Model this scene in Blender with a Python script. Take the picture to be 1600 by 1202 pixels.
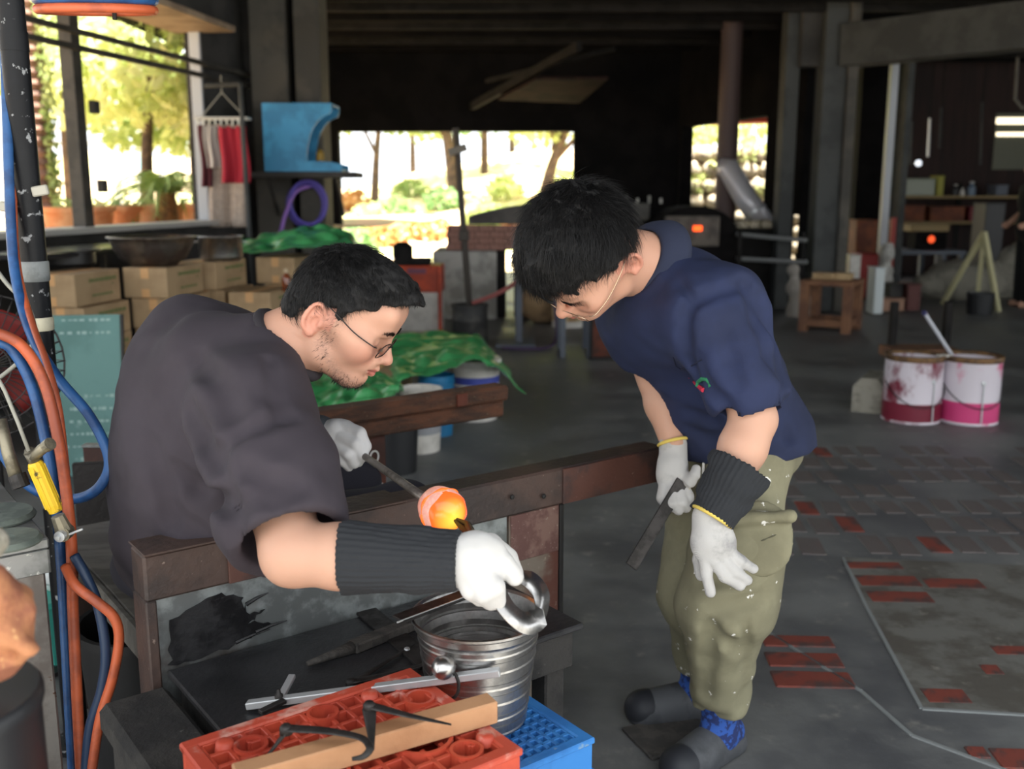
import bpy, bmesh, math, random
import numpy as np
from mathutils import Vector, Matrix
random.seed(7); np.random.seed(7)
SC = bpy.context.scene
for o in list(bpy.data.objects): bpy.data.objects.remove(o)
COL = SC.collection
# ------------------------------------------------------------------ camera, sky, sun, exposure
FPX = 1550.0; EYE = 1.32; PITCH = math.atan(297 / FPX)
cd = bpy.data.cameras.new('camera'); cam = bpy.data.objects.new('camera', cd); COL.objects.link(cam)
cd.sensor_width = 36; cd.sensor_fit = 'HORIZONTAL'; cd.lens = 36 * FPX / 1600
cd.clip_start = .05; cd.clip_end = 300
cam.location = (0, 0, EYE); cam.rotation_euler = (math.pi / 2 - PITCH, 0, 0)
cd.dof.use_dof = True; cd.dof.focus_distance = 1.85; cd.dof.aperture_fstop = 3.6
SC.camera = cam
world = bpy.data.worlds.new('sky'); SC.world = world; world.use_nodes = True
wb = world.node_tree.nodes['Background']; wb.inputs[0].default_value = (.93, .97, 1.0, 1); wb.inputs[1].default_value = 2.7
sd = bpy.data.lights.new('sun', 'SUN'); sd.energy = 34.0; sd.angle = .03; sd.color = (1, .94, .82)
sun = bpy.data.objects.new('sun', sd); COL.objects.link(sun); sun.rotation_euler = (math.radians(14), math.radians(12), 0)
vs = SC.view_settings; vs.view_transform = 'Standard'; vs.look = 'None'; vs.gamma = 1; vs.exposure = 0.0
try: vs.use_curve_mapping = False
except Exception: pass
# ------------------------------------------------------------------ helpers
V = lambda *a: np.array(a, float)
_F = V(0, math.cos(PITCH), -math.sin(PITCH)); _U = V(0, math.sin(PITCH), math.cos(PITCH)); _X = V(1, 0, 0); _C = V(0, 0, EYE)
def ray(px, py): return _F + (px - 800) / FPX * _X + (601 - py) / FPX * _U
def D(px, py, d): return _C + ray(px, py) * d                 # point at a given distance
def onz(px, py, z): r = ray(px, py); return _C + r * ((z - EYE) / r[2])
def ony(px, py, y): r = ray(px, py); return _C + r * (y / r[1])
BU = V(.8, .6, 0); BN = V(-.6, .8, 0); ZZ = V(0, 0, 1)         # bench axes: along the rails, across them
def tn(t, n, z): return BU * t + BN * n + ZZ * z
def unit(a): a = np.asarray(a, float); return a / max(1e-9, np.linalg.norm(a))
def s2l(c): c = c / 255.0; return c / 12.92 if c <= .04045 else ((c + .055) / 1.055) ** 2.4
def lin(c): return (s2l(c[0]), s2l(c[1]), s2l(c[2]), 1)
_M = {}
def mat(name, col, rough=.6, metal=0, col2=None, scale=8, detail=5, lo=.42, hi=.6, bump=0, bscale=None, spec=.5, trans=0, emis=0, ecol=None,
        col3=None, scale3=30, lo3=.6, hi3=.66, stretch=None, vcol=False, sheen=0, rough2=None, coat=0, wave=None, alpha=1, sss=0, ior=1.45):
    if name in _M: return _M[name]
    m = bpy.data.materials.new(name); m.use_nodes = True; nt = m.node_tree; N = nt.nodes; L = nt.links
    b = N['Principled BSDF']; b.inputs['Roughness'].default_value = rough; b.inputs['Metallic'].default_value = metal
    b.inputs['Specular IOR Level'].default_value = spec; b.inputs['Base Color'].default_value = lin(col); b.inputs['IOR'].default_value = ior
    b.inputs['Transmission Weight'].default_value = trans; b.inputs['Coat Weight'].default_value = coat; b.inputs['Alpha'].default_value = alpha
    if sheen: b.inputs['Sheen Weight'].default_value = sheen
    if sss:
        b.inputs['Subsurface Weight'].default_value = sss; b.inputs['Subsurface Radius'].default_value = (.012, .005, .003); b.inputs['Subsurface Scale'].default_value = 1
    if emis: b.inputs['Emission Strength'].default_value = emis; b.inputs['Emission Color'].default_value = lin(ecol or col)
    tc = N.new('ShaderNodeTexCoord'); mp = N.new('ShaderNodeMapping'); L.new(tc.outputs['Object'], mp.inputs[0])
    if stretch: mp.inputs['Scale'].default_value = stretch
    def noise(sc, de=detail):
        n = N.new('ShaderNodeTexNoise'); n.inputs['Scale'].default_value = sc; n.inputs['Detail'].default_value = de; n.inputs['Roughness'].default_value = .62
        L.new(mp.outputs[0], n.inputs['Vector']); return n.outputs['Fac']
    def rng(s, a, c):
        r = N.new('ShaderNodeMapRange'); r.inputs[1].default_value = a; r.inputs[2].default_value = c; r.interpolation_type = 'SMOOTHSTEP'; L.new(s, r.inputs[0]); return r.outputs[0]
    def mix(f, a, c):
        x = N.new('ShaderNodeMix'); x.data_type = 'RGBA'; L.new(f, x.inputs['Factor'])
        for s, k in ((a, 'A'), (c, 'B')):
            i = [q for q in x.inputs if q.name == k and q.type == 'RGBA'][0]
            if hasattr(s, 'links'): L.new(s, i)
            else: i.default_value = s
        return [q for q in x.outputs if q.type == 'RGBA'][0]
    cur = lin(col)
    if vcol:
        a = N.new('ShaderNodeAttribute'); a.attribute_name = 'col'; cur = a.outputs['Color']
    if col2:
        f = rng(noise(scale), lo, hi); cur = mix(f, cur, lin(col2))
        if rough2 is not None:
            r = N.new('ShaderNodeMapRange'); r.inputs[3].default_value = rough; r.inputs[4].default_value = rough2; L.new(f, r.inputs[0]); L.new(r.outputs[0], b.inputs['Roughness'])
    if col3: cur = mix(rng(noise(scale3), lo3, hi3), cur, lin(col3))
    if hasattr(cur, 'links'): L.new(cur, b.inputs['Base Color'])
    h = None
    if wave:
        w = N.new('ShaderNodeTexWave'); w.inputs['Scale'].default_value = wave[0]; w.bands_direction = wave[1]; w.inputs['Distortion'].default_value = wave[2]; L.new(mp.outputs[0], w.inputs['Vector']); h = w.outputs['Fac']
    elif bump: h = noise(bscale or scale * 3)
    if h is not None and bump:
        bp = N.new('ShaderNodeBump'); bp.inputs['Strength'].default_value = bump; bp.inputs['Distance'].default_value = .01; L.new(h, bp.inputs['Height']); L.new(bp.outputs[0], b.inputs['Normal'])
    _M[name] = m; return m
def tag(o, label=None, cat=None, group=None, kind=None):
    if label: o['label'] = label
    if cat: o['category'] = cat
    if group: o['group'] = group
    if kind: o['kind'] = kind
    return o
def adopt(o, parent):
    if parent is not None:
        o.parent = parent
        o.matrix_parent_inverse = Matrix.Translation(parent.location).inverted() if parent.type == 'EMPTY' else Matrix.Identity(4)
    return o
def thing(name, label, cat, loc, group=None):
    e = bpy.data.objects.new(name, None); e.empty_display_size = .05; COL.objects.link(e); e.location = Vector(loc); return tag(e, label, cat, group)
def link(name, me, m, parent=None, smooth=False, mw=None):
    if m is not None and not me.materials: me.materials.append(m)
    if smooth: me.polygons.foreach_set('use_smooth', [True] * len(me.polygons))
    o = bpy.data.objects.new(name, me); COL.objects.link(o)
    if mw is not None: o.matrix_world = mw
    return adopt(o, parent)
def ortho(d):
    d = unit(d); h = V(0, 0, 1) if abs(d[2]) < .9 else V(1, 0, 0); a = unit(np.cross(d, h)); return a, np.cross(d, a)
class MB:
    def __init__(s): s.v = []; s.f = []; s.n = 0
    def add(s, vs_, fs):
        s.v.extend(np.asarray(vs_, float).tolist()); s.f.extend([[i + s.n for i in f] for f in fs]); s.n += len(vs_); return s
    def box(s, c, size, ax=None, bev=.004, taper=(1, 1)):       # chamfered box; ax = three row axes
        hx, hy, hz = [k / 2 for k in size]; b = min(bev, hx * .45, hy * .45, hz * .45)
        A = np.eye(3) if ax is None else np.asarray(ax, float); P = []; idx = {}
        for i, sx in enumerate((-1, 1)):
            for j, sy in enumerate((-1, 1)):
                for k, sz in enumerate((-1, 1)):
                    tx, ty = (taper if sz > 0 else (1, 1))
                    for q, off in enumerate(((b, b, 0), (b, 0, b), (0, b, b))):   # q: on z face, y face, x face
                        idx[i, j, k, q] = len(P)
                        P.append(((sx * (hx * tx - off[0])), (sy * (hy * ty - off[1])), sz * (hz - off[2])))
        f = []
        for k in (0, 1): f.append([idx[i, j, k, 0] for i, j in ((0, 0), (1, 0), (1, 1), (0, 1))][::1 if k else -1])
        for j in (0, 1): f.append([idx[i, j, k, 1] for i, k in ((0, 0), (1, 0), (1, 1), (0, 1))][::-1 if j else 1])
        for i in (0, 1): f.append([idx[i, j, k, 2] for j, k in ((0, 0), (1, 0), (1, 1), (0, 1))][::1 if i else -1])
        for a in (0, 1):
            for c_ in (0, 1):
                f.append([idx[0, a, c_, 0], idx[1, a, c_, 0], idx[1, a, c_, 1], idx[0, a, c_, 1]])
                f.append([idx[a, 0, c_, 0], idx[a, 1, c_, 0], idx[a, 1, c_, 2], idx[a, 0, c_, 2]])
                f.append([idx[a, c_, 0, 1], idx[a, c_, 1, 1], idx[a, c_, 1, 2], idx[a, c_, 0, 2]])
                for e in (0, 1): f.append([idx[a, c_, e, 0], idx[a, c_, e, 1], idx[a, c_, e, 2]])
        return s.add(np.asarray(P) @ A + np.asarray(c, float), f)
    def bar(s, a, b, w, h, up=(0, 0, 1), bev=.003):              # box between two points
        a = np.asarray(a, float); b = np.asarray(b, float); d = unit(b - a); sd_ = np.cross(up, d)
        sd_ = unit(sd_) if np.linalg.norm(sd_) > 1e-4 else ortho(d)[0]; u2 = np.cross(d, sd_)
        return s.box((a + b) / 2, (np.linalg.norm(b - a), w, h), (d, sd_, u2), bev)
    def tube(s, pts, r, seg=10, cap=True, flat=None):
        pts = [np.asarray(p, float) for p in pts]; n = len(pts); rs = r if hasattr(r, '__len__') else [r] * n; P = []; f = []
        d0 = unit(pts[1] - pts[0]); a, _ = ortho(d0) if flat is None else (unit(np.asarray(flat) - d0 * (np.asarray(flat) @ d0)), 0)
        for i, p in enumerate(pts):
            d = unit(pts[min(i + 1, n - 1)] - pts[max(i - 1, 0)]); a = unit(a - d * (a @ d)); c = np.cross(d, a)
            k = 1 if flat is None else getattr(s, 'fl', .3)
            for q in range(seg):
                t = 2 * math.pi * q / seg; P.append(p + rs[i] * (math.cos(t) * a * k + math.sin(t) * c))
        for i in range(n - 1):
            for q in range(seg):
                w = (q + 1) % seg; f.append([i * seg + q, i * seg + w, (i + 1) * seg + w, (i + 1) * seg + q])
        if cap: f.append(list(range(seg))[::-1]); f.append([(n - 1) * seg + q for q in range(seg)])
        return s.add(P, f)
    def lathe(s, prof, c=(0, 0, 0), seg=32, axis=(0, 0, 1), cap=False, sx=1, sy=1):  # prof: (r, h)
        ax = unit(axis); a, b = (V(1, 0, 0), V(0, 1, 0)) if abs(ax[2]) > .999 else ortho(ax); P = []; f = []
        for r, h in prof:
            for q in range(seg):
                t = 2 * math.pi * q / seg; P.append(np.asarray(c) + ax * h + r * (math.cos(t) * a * sx + math.sin(t) * b * sy))
        for i in range(len(prof) - 1):
            for q in range(seg):
                w = (q + 1) % seg; f.append([i * seg + q, i * seg + w, (i + 1) * seg + w, (i + 1) * seg + q])
        if cap: f.append(list(range(seg))[::-1]); f.append([(len(prof) - 1) * seg + q for q in range(seg)])
        return s.add(P, f)
    def prism(s, poly, h, ax=None, c=(0, 0, 0)):                 # 2-D outline in (x, y) of ax, extruded +-h/2 along third axis
        A = np.eye(3) if ax is None else np.asarray(ax, float); n = len(poly)
        P = [(x, y, z) for z in (-h / 2, h / 2) for x, y in poly]
        f = [list(range(n))[::-1], list(range(n, 2 * n))] + [[i, (i + 1) % n, n + (i + 1) % n, n + i] for i in range(n)]
        return s.add(np.asarray(P) @ A + np.asarray(c, float), f)
    def mesh(s, name):
        me = bpy.data.meshes.new(name); me.from_pydata(s.v, [], s.f); me.validate(); me.update()
        bm = bmesh.new(); bm.from_mesh(me); bmesh.ops.recalc_face_normals(bm, faces=bm.faces); bm.to_mesh(me); bm.free(); return me
    def build(s, name, m, parent=None, smooth=False, auto=None):
        me = s.mesh(name); o = link(name, me, m, parent, smooth or auto is not None)
        if auto is not None: me.set_sharp_from_angle(angle=math.radians(auto))
        return o
def curve_pts(pts, n=8):                                         # Catmull-Rom
    P = [np.asarray(p, float) for p in pts]; P = [2 * P[0] - P[1]] + P + [2 * P[-1] - P[-2]]; out = []
    for i in range(1, len(P) - 2):
        for k in range(n):
            t = k / n; a, b, c, d = P[i - 1:i + 3]
            out.append(.5 * (2 * b + (c - a) * t + (2 * a - 5 * b + 4 * c - d) * t * t + (3 * b - a - 3 * c + d) * t ** 3))
    out.append(P[-2]); return out
def grid_mesh(fn, nu, nv):
    P = [fn(i / (nu - 1), j / (nv - 1)) for i in range(nu) for j in range(nv)]
    return P, [[i * nv + j, (i + 1) * nv + j, (i + 1) * nv + j + 1, i * nv + j + 1] for i in range(nu - 1) for j in range(nv - 1)]
def solid(o, t): md = o.modifiers.new('thickness', 'SOLIDIFY'); md.thickness = t; md.offset = 0; return o
def place(o, c, A):                                              # share mesh data: local axes rows A
    m = Matrix.Identity(4)
    for i in range(3):
        for j in range(3): m[j][i] = A[i][j]
    m.translation = Vector(c); o.matrix_world = m; return o
def inst(name, me, c, A=np.eye(3), parent=None, sc=(1, 1, 1)):
    o = bpy.data.objects.new(name, me); COL.objects.link(o)
    m = Matrix.Identity(4)
    for i in range(3):
        for j in range(3): m[j][i] = A[i][j] * sc[i]
    m.translation = Vector(c)
    if parent is not None:
        o.parent = parent
        if parent.type == 'EMPTY': o.matrix_parent_inverse = Matrix.Translation(parent.location).inverted()
    o.matrix_basis = m; return o
def hash_noise(P, sc, seed=0):                                    # cheap smooth value noise on points (n,3)
    P = np.asarray(P) * sc + seed * 17.3; i = np.floor(P).astype(np.int64); f = P - i; f = f * f * (3 - 2 * f)
    def h(x): 
        n = (x[..., 0] * 374761393 + x[..., 1] * 668265263 + x[..., 2] * 2147483647 + seed * 1013) & 0x7fffffff
        n = ((n ^ (n >> 13)) * 1274126177) & 0x7fffffff; return ((n ^ (n >> 16)) & 0xffff) / 65535.0
    r = 0
    for a in (0, 1):
        for b in (0, 1):
            for c in (0, 1):
                w = (f[..., 0] if a else 1 - f[..., 0]) * (f[..., 1] if b else 1 - f[..., 1]) * (f[..., 2] if c else 1 - f[..., 2])
                r = r + w * h(i + np.array([a, b, c]))
    return r * 2 - 1
# ------------------------------------------------------------------ implicit-surface modelling (bodies, clothes, hands)
class SDF:
    def __init__(s, lo, hi, h):
        s.h = h; s.lo = np.asarray(lo, float); s.n = (np.ceil((np.asarray(hi, float) - s.lo) / h).astype(int) + 1)
        s.v = np.full(s.n, .5, np.float32)
        s.ax = [(s.lo[i] + np.arange(s.n[i]) * h).astype(np.float32) for i in range(3)]
    def _sub(s, lo, hi):
        sl = []
        for i in range(3):
            a = int(np.clip(math.floor((lo[i] - s.lo[i]) / s.h), 0, s.n[i])); b = int(np.clip(math.ceil((hi[i] - s.lo[i]) / s.h) + 1, 0, s.n[i])); sl.append(slice(a, max(a, b)))
        g = [s.ax[i][sl[i]] for i in range(3)]
        return tuple(sl), np.stack(np.meshgrid(*g, indexing='ij'), -1)
    def _merge(s, sl, d, k, op):
        a = s.v[sl]
        if op == 'add':
            h = np.maximum(k - np.abs(a - d), 0) / k if k > 0 else 0; s.v[sl] = np.minimum(a, d) - h * h * k * .25
        else:
            d = -d; h = np.maximum(k - np.abs(a - d), 0) / k if k > 0 else 0; s.v[sl] = np.maximum(a, d) + h * h * k * .25
    def cap(s, a, b, ra, rb=None, k=.02, op='add', flat=None, fac=1):
        rb = ra if rb is None else rb; a = np.asarray(a, np.float32); b = np.asarray(b, np.float32); m = max(ra, rb) * max(1, fac) + k + 3 * s.h
        sl, P = s._sub(np.minimum(a, b) - m, np.maximum(a, b) + m)
        if P.size == 0: return s
        ba = b - a; q = P - a; t = np.clip((q @ ba) / max(1e-9, float(ba @ ba)), 0, 1); q = q - t[..., None] * ba
        if flat is not None:
            fl = unit(flat).astype(np.float32); w = q @ fl; q = q + fl * (w * (1 / fac - 1))[..., None]
        s._merge(sl, (np.sqrt((q * q).sum(-1)) - (ra + t * (rb - ra))) * min(1, fac), k, op); return s
    def chain(s, pts, rs, k=.02, **kw):
        for i in range(len(pts) - 1): s.cap(pts[i], pts[i + 1], rs[i], rs[i + 1], k, **kw)
        return s
    def ell(s, c, R, ax=None, k=.02, op='add'):
        A = np.eye(3) if ax is None else np.asarray([unit(x) for x in ax]); R = np.asarray(R, float); m = max(R) + k + 3 * s.h; c = np.asarray(c, float)
        sl, P = s._sub(c - m, c + m)
        if P.size == 0: return s
        q = (P - c.astype(np.float32)) @ A.T.astype(np.float32); k0 = np.sqrt(((q / R) ** 2).sum(-1)); k1 = np.sqrt(((q / R ** 2) ** 2).sum(-1)) + 1e-6
        s._merge(sl, (k0 * (k0 - 1) / k1).astype(np.float32), k, op); return s
    def plane(s, p, nrm, k=.004):                                  # cut away the side the normal points to
        nrm = unit(nrm); g = np.stack(np.meshgrid(*s.ax, indexing='ij'), -1); s._merge((slice(None),) * 3, -((g - np.asarray(p, np.float32)) @ nrm.astype(np.float32)) , k, 'sub'); return s
    def plane2(s, p, nrm, c, rad, k=.004):                         # plane cut limited to a ball round c
        nrm = unit(nrm); sl, P = s._sub(np.asarray(c) - rad, np.asarray(c) + rad); d = ((P - np.asarray(p, np.float32)) @ nrm.astype(np.float32)); ball = np.sqrt(((P - np.asarray(c, np.float32)) ** 2).sum(-1)) - rad
        s._merge(sl, np.maximum(-d, ball), k, 'sub'); return s
    def noise(s, sc, amp, seed=1):
        m = np.abs(s.v) < .03; I = np.argwhere(m); P = s.lo + I * s.h; s.v[m] += (hash_noise(P * np.asarray(sc), 1, seed) * amp).astype(np.float32); return s
    def disp(s, fn):
        m = np.abs(s.v) < .03; I = np.argwhere(m); P = s.lo + I * s.h; s.v[m] += fn(P).astype(np.float32); return s
    def extract(s):
        v = s.v; neg = v < 0
        c = np.zeros(np.array(v.shape) - 1, np.uint8)
        for a in (0, 1):
            for b in (0, 1):
                for d in (0, 1): c += neg[a:v.shape[0] - 1 + a, b:v.shape[1] - 1 + b, d:v.shape[2] - 1 + d]
        act = (c > 0) & (c < 8); I = np.argwhere(act); idm = np.full(act.shape, -1, np.int64); idm[act] = np.arange(len(I))
        acc = np.zeros((len(I), 3)); cnt = np.zeros(len(I)); cor = [(a, b, d) for a in (0, 1) for b in (0, 1) for d in (0, 1)]
        val = {q: v[I[:, 0] + q[0], I[:, 1] + q[1], I[:, 2] + q[2]] for q in cor}
        for q in cor:
            for ax in range(3):
                if q[ax] == 0:
                    w = list(q); w[ax] = 1; w = tuple(w); A, B = val[q], val[w]; x = (A < 0) != (B < 0); t = np.where(x, A / np.where(x, A - B, 1), 0)
                    p = np.tile(np.array(q, float), (len(I), 1)); p[:, ax] += t; acc[x] += p[x]; cnt[x] += 1
        P = s.lo + (I + acc / cnt[:, None]) * s.h; faces = []
        for ax in range(3):
            o1, o2 = [i for i in range(3) if i != ax]; sl0 = [slice(None)] * 3; sl1 = [slice(None)] * 3; sl0[ax] = slice(0, -1); sl1[ax] = slice(1, None)
            A = neg[tuple(sl0)]; B = neg[tuple(sl1)]; E = np.argwhere(A != B)
            ok = (E[:, o1] > 0) & (E[:, o2] > 0) & (E[:, o1] < v.shape[o1] - 1) & (E[:, o2] < v.shape[o2] - 1); E = E[ok]
            ins = A[E[:, 0], E[:, 1], E[:, 2]]; q = []
            for d1, d2 in ((-1, -1), (0, -1), (0, 0), (-1, 0)):
                J = E.copy(); J[:, o1] += d1; J[:, o2] += d2; q.append(idm[J[:, 0], J[:, 1], J[:, 2]])
            q = np.stack(q, 1); flip = ins if ax != 1 else ~ins; q[~flip] = q[~flip][:, ::-1]; faces.append(q)
        return P, np.concatenate(faces)
    def build(s, name, m, parent=None, colfn=None, relax=1):
        P, Fc = s.extract(); P = relaxv(P, Fc, relax); return raw_mesh(name, P, Fc, m, parent, colfn)
def relaxv(P, Fc, it):
    for _ in range(it):
        acc = np.zeros_like(P); cnt = np.zeros(len(P))
        for a in range(4):
            np.add.at(acc, Fc[:, a], P[Fc[:, (a + 1) % 4]]); np.add.at(acc, Fc[:, a], P[Fc[:, (a + 3) % 4]]); np.add.at(cnt, Fc[:, a], 2)
        P = .5 * P + .5 * acc / np.maximum(cnt, 1)[:, None]
    return P
def raw_mesh(name, P, Fc, m, parent=None, colfn=None):
    me = bpy.data.meshes.new(name); nf = len(Fc); me.vertices.add(len(P)); me.vertices.foreach_set('co', P.astype(np.float32).ravel())
    me.loops.add(nf * 4); me.polygons.add(nf); me.polygons.foreach_set('loop_start', np.arange(nf) * 4); me.polygons.foreach_set('loop_total', np.full(nf, 4))
    me.loops.foreach_set('vertex_index', Fc.astype(np.int32).ravel()); me.update(calc_edges=True); me.validate()
    if colfn is not None:
        a = me.color_attributes.new('col', 'FLOAT_COLOR', 'POINT'); c = np.ones((len(P), 4), np.float32); c[:, :3] = colfn(P); a.data.foreach_set('color', c.ravel())
    return link(name, me, m, parent, True)
# ------------------------------------------------------------------ materials of the place
m_floor = mat('floor_concrete', (118, 119, 118), .62, col2=(84, 85, 88), scale=1.6, lo=.35, hi=.65, bump=.25, bscale=22, col3=(142, 140, 134), scale3=9, lo3=.56, hi3=.8, rough2=.42)
m_patch = mat('patch_concrete', (112, 111, 106), .7, col2=(88, 84, 78), scale=5, bump=.3, bscale=30, col3=(146, 142, 132), scale3=14, lo3=.58, hi3=.8)
m_brick = mat('floor_brick', (124, 62, 52), .7, col2=(78, 62, 60), scale=9, lo=.45, hi=.66, bump=.3, bscale=40)
m_brickd = mat('floor_brick_dark', (100, 93, 91), .65, col2=(106, 84, 78), scale=3, lo=.5, hi=.75, bump=.3, bscale=40)
m_soot = mat('sooty_boards', (23, 21, 21), .9, spec=.12, col2=(16, 15, 15), scale=3, bump=.2)
m_beam = mat('dark_beam', (38, 36, 35), .85, spec=.2, col2=(28, 27, 26), scale=4)
m_col = mat('column_grey', (66, 68, 67), .75, col2=(52, 54, 54), scale=2.2, bump=.1)
m_pan = mat('column_panel', (84, 80, 73), .8, col2=(66, 64, 60), scale=2)
m_wall = mat('wall_dark', (64, 62, 60), .85, col2=(46, 45, 44), scale=1.5)
m_maroon = mat('maroon_boards', (48, 32, 29), .8, col2=(36, 26, 25), scale=2, stretch=(6, 1, .4))
m_sof = mat('soffit_board', (168, 146, 122), .8, col2=(140, 120, 100), scale=3)
m_frame = mat('window_frame', (52, 50, 46), .6, col2=(70, 66, 60), scale=6)
m_jamb = mat('white_jamb', (176, 180, 186), .5)
# ------------------------------------------------------------------ floor with inlaid bricks
fl = MB(); fl.box((4, 8.2, -.05), (17.6, 18, .1), bev=0); floor = tag(fl.build('floor', m_floor), kind='structure')
bm1 = MB().box((0, 0, 0), (.21, .1, .02), bev=.006).mesh('brick'); bm1.materials.append(m_brick)
bm2 = MB().box((0, 0, 0), (.21, .1, .02), bev=.006).mesh('brick'); bm2.materials.append(m_brickd)
def fb(cx, cy, me, rot, sc=(1, 1), dz=-.006):
    p = onz(cx, cy, 0); c, s_ = math.cos(rot), math.sin(rot)
    return inst('brick', me, (p[0], p[1], dz), [(c, s_, 0), (-s_, c, 0), (0, 0, 1)], floor, (sc[0], sc[1], 1))
r0 = math.radians(-3)
for cx, cy, sc in ((1246, 1003, (1.0, .75)), (1256, 1032, (1.02, .9)), (1270, 1063, (1.05, .95))): fb(cx, cy, bm1, r0, sc)
for cx, cy, sc in ((1388, 909, (1.02, 1)), (1490, 913, (.95, .9)), (1406, 934, (1, .95)), (1478, 1089, (.55, .8)), (1585, 1018, (.6, .6)), (1549, 1048, (.25, .6)), (1527, 1177, (.22, .5)), (1590, 1187, (.5, .9)), (1366, 885, (.95, .7))): fb(cx, cy, bm1, r0, sc)
r1 = math.radians(66)
for row in range(7):                                                # darker courses running back across the floor
    for k in range(12):
        p = V(1.02, 3.62, 0) + V(.118, -.0005, 0) * k * 1.02 + V(.06, .235, 0) * row + V(.055, 0, 0) * (row % 2)
        if random.random() < .22 or p[0] / p[1] > .56: continue
        jr = r1 + random.uniform(-.06, .06) - .35 * 0; p = p + V(random.uniform(-.008, .008), random.uniform(-.02, .02), 0); fb_ = inst('brick', bm1 if random.random() < .07 else bm2, (p[0], p[1], -.0065), [(math.cos(jr + .35), math.sin(jr + .35), 0), (-math.sin(jr + .35), math.cos(jr + .35), 0), (0, 0, 1)], floor, (random.uniform(.82, .96), random.uniform(.8, .95), 1))
pt = MB(); pp = [onz(x, y, 0)[:2] for x, y in ((1318, 872), (1352, 945), (1440, 1108), (1620, 1120), (1640, 905), (1600, 885))]
pt.prism([tuple(q) for q in pp], .006, c=(0, 0, 0)); pt.build('concrete_patch', m_patch, floor)
fr = MB()
for a, b in (((1318, 872), (1352, 945)), ((1352, 945), (1440, 1108)), ((1440, 1108), (1640, 1120)), ((1195, 985), (1345, 1080)), ((1345, 1080), (1425, 1150)), ((1425, 1150), (1600, 1215))):
    fr.bar(onz(*a, .001), onz(*b, .001), .012, .006)
fr.build('mortar_line', mat('mortar', (128, 132, 132), .8), floor)
# ------------------------------------------------------------------ left wall with the long window
LW = unit(V(.15, .989, 0)); LN = V(LW[1], -LW[0], 0); L0 = V(-3.3, 5.3, 0)
def wl(s, z, off=0): return L0 + LW * s + LN * off + ZZ * z
AXL = (LW, -LN, ZZ)
w = MB(); w.box(wl(.2, .53, -.08), (7.4, .16, 1.06), AXL, 0); w.box(wl(4.55, 1.7, -.08), (1.4, .16, 3.4), AXL, 0); tag(w.build('wall_left', m_wall), kind='structure')
tag(MB().box(wl(.2, 3.08, -.02), (7.4, .5, .64), AXL, .01).build('trim_1', m_wall), kind='structure')
so = MB().box(wl(.2, 2.74, .02), (7.4, .56, .05), AXL, .004).build('trim_2', m_sof); tag(so, kind='structure')
win = thing('window_1', None, None, wl(0, 1.06)); win['kind'] = 'structure'
MB().box(wl(.2, 1.075, .0), (7.4, .3, .04), AXL).build('window_sill', mat('sill_pale', (190, 188, 182), .5), win)
for s_ in (1.87, -.6, -3.2): MB().box(wl(s_, 1.9, -.03), (.11, .1, 1.66), AXL).build('mullion', m_frame, win)
MB().box(wl(3.86, 1.9, -.06), (.07, .1, 1.66), AXL).build('window_jamb', m_jamb, win)
for z0, z1 in ((2.40, 2.45), (2.28, 2.35)): MB().bar(wl(-3.2, z0 - .05, .06), wl(4.7, z1, .06), .035, .04).build('curtain_rail', m_frame, win)
for s_, z in ((2.02, 1.93), (2.05, 1.38)): MB().box(wl(s_, z, .03), (.07, .05, .09), AXL).build('latch', m_frame, win)
# ------------------------------------------------------------------ back walls, columns, ceiling
YB = 15.0
def bx(px): return (px - 800) / FPX * YB * .985 + 0
w = MB(); xl, xr = ony(533, 300, YB)[0], ony(895, 300, YB)[0]; zt = ony(700, 206, YB)[2]
w.box(((-3.4 + xl) / 2, YB, 1.7), (xl + 3.4, .2, 3.4), bev=0); w.box(((xl + xr) / 2, YB, (zt + 3.4) / 2), (xr - xl, .2, 3.4 - zt), bev=0)
xe = ony(1062, 300, YB)[0]; w.box(((xr + xe) / 2, YB, 1.7), (xe - xr, .2, 3.4), bev=0); tag(w.build('wall_back', m_soot), kind='structure')
# slanted wall with two openings
A_ = V(xe, YB, 0); B_ = V(ony(1262, 300, 12.0)[0], 12.0, 0); SW = unit(B_ - A_); SN = V(SW[1], -SW[0], 0); SL = np.linalg.norm(B_ - A_)
def sw_t(px):                                                        # distance along the slanted wall at a picture column
    r = ray(px, 300); r = r[:2]; M2 = np.array([[SW[0], -r[0]], [SW[1], -r[1]]]); return float(np.linalg.solve(M2, -A_[:2])[0])
t1, t2, t3, t4 = sw_t(1072), sw_t(1203), sw_t(1233), sw_t(1260)
w = MB(); AXS = (SW, -SN, ZZ)
def seg(a, b, z0, z1): w.box(A_ + SW * (a + b) / 2 + ZZ * (z0 + z1) / 2, (b - a, .18, z1 - z0), AXS, 0)
seg(-.1, t1, 0, 3.4); seg(t1, t2, 2.28, 3.4); seg(t2, t3, 0, 3.4); seg(t3, t4, 1.08, 3.4); seg(t3, t4, 0, .35); seg(t4, SL, 0, 3.4); seg(t1, t2, 0, .5)
tag(w.build('wall_right', m_soot), kind='structure')
def column(name, px0, px1, y, dep, m, z1=3.4, z0=0.):
    a = ony(px0, 300, y)[0]; b = ony(px1, 300, y)[0]; return tag(MB().box(((a + b) / 2, y + dep / 2, (z0 + z1) / 2), (b - a, dep, z1 - z0), bev=.01).build(name, m), kind='structure')
column('column_concrete', 1276, 1312, 11.35, .3, m_col); column('column_steel', 1314, 1330, 11.3, .2, m_pan); column('column_narrow', 1218, 1240, 11.6, .25, m_col, 3.4)
column('column_panel', 400, 457, 9.75, .4, m_pan); column('column_flange', 468, 507, 9.72, .45, m_pan); column('column_web', 456, 470, 9.9, .2, m_soot); column('column_corner', 345, 402, 10.0, .4, m_wall)
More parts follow.
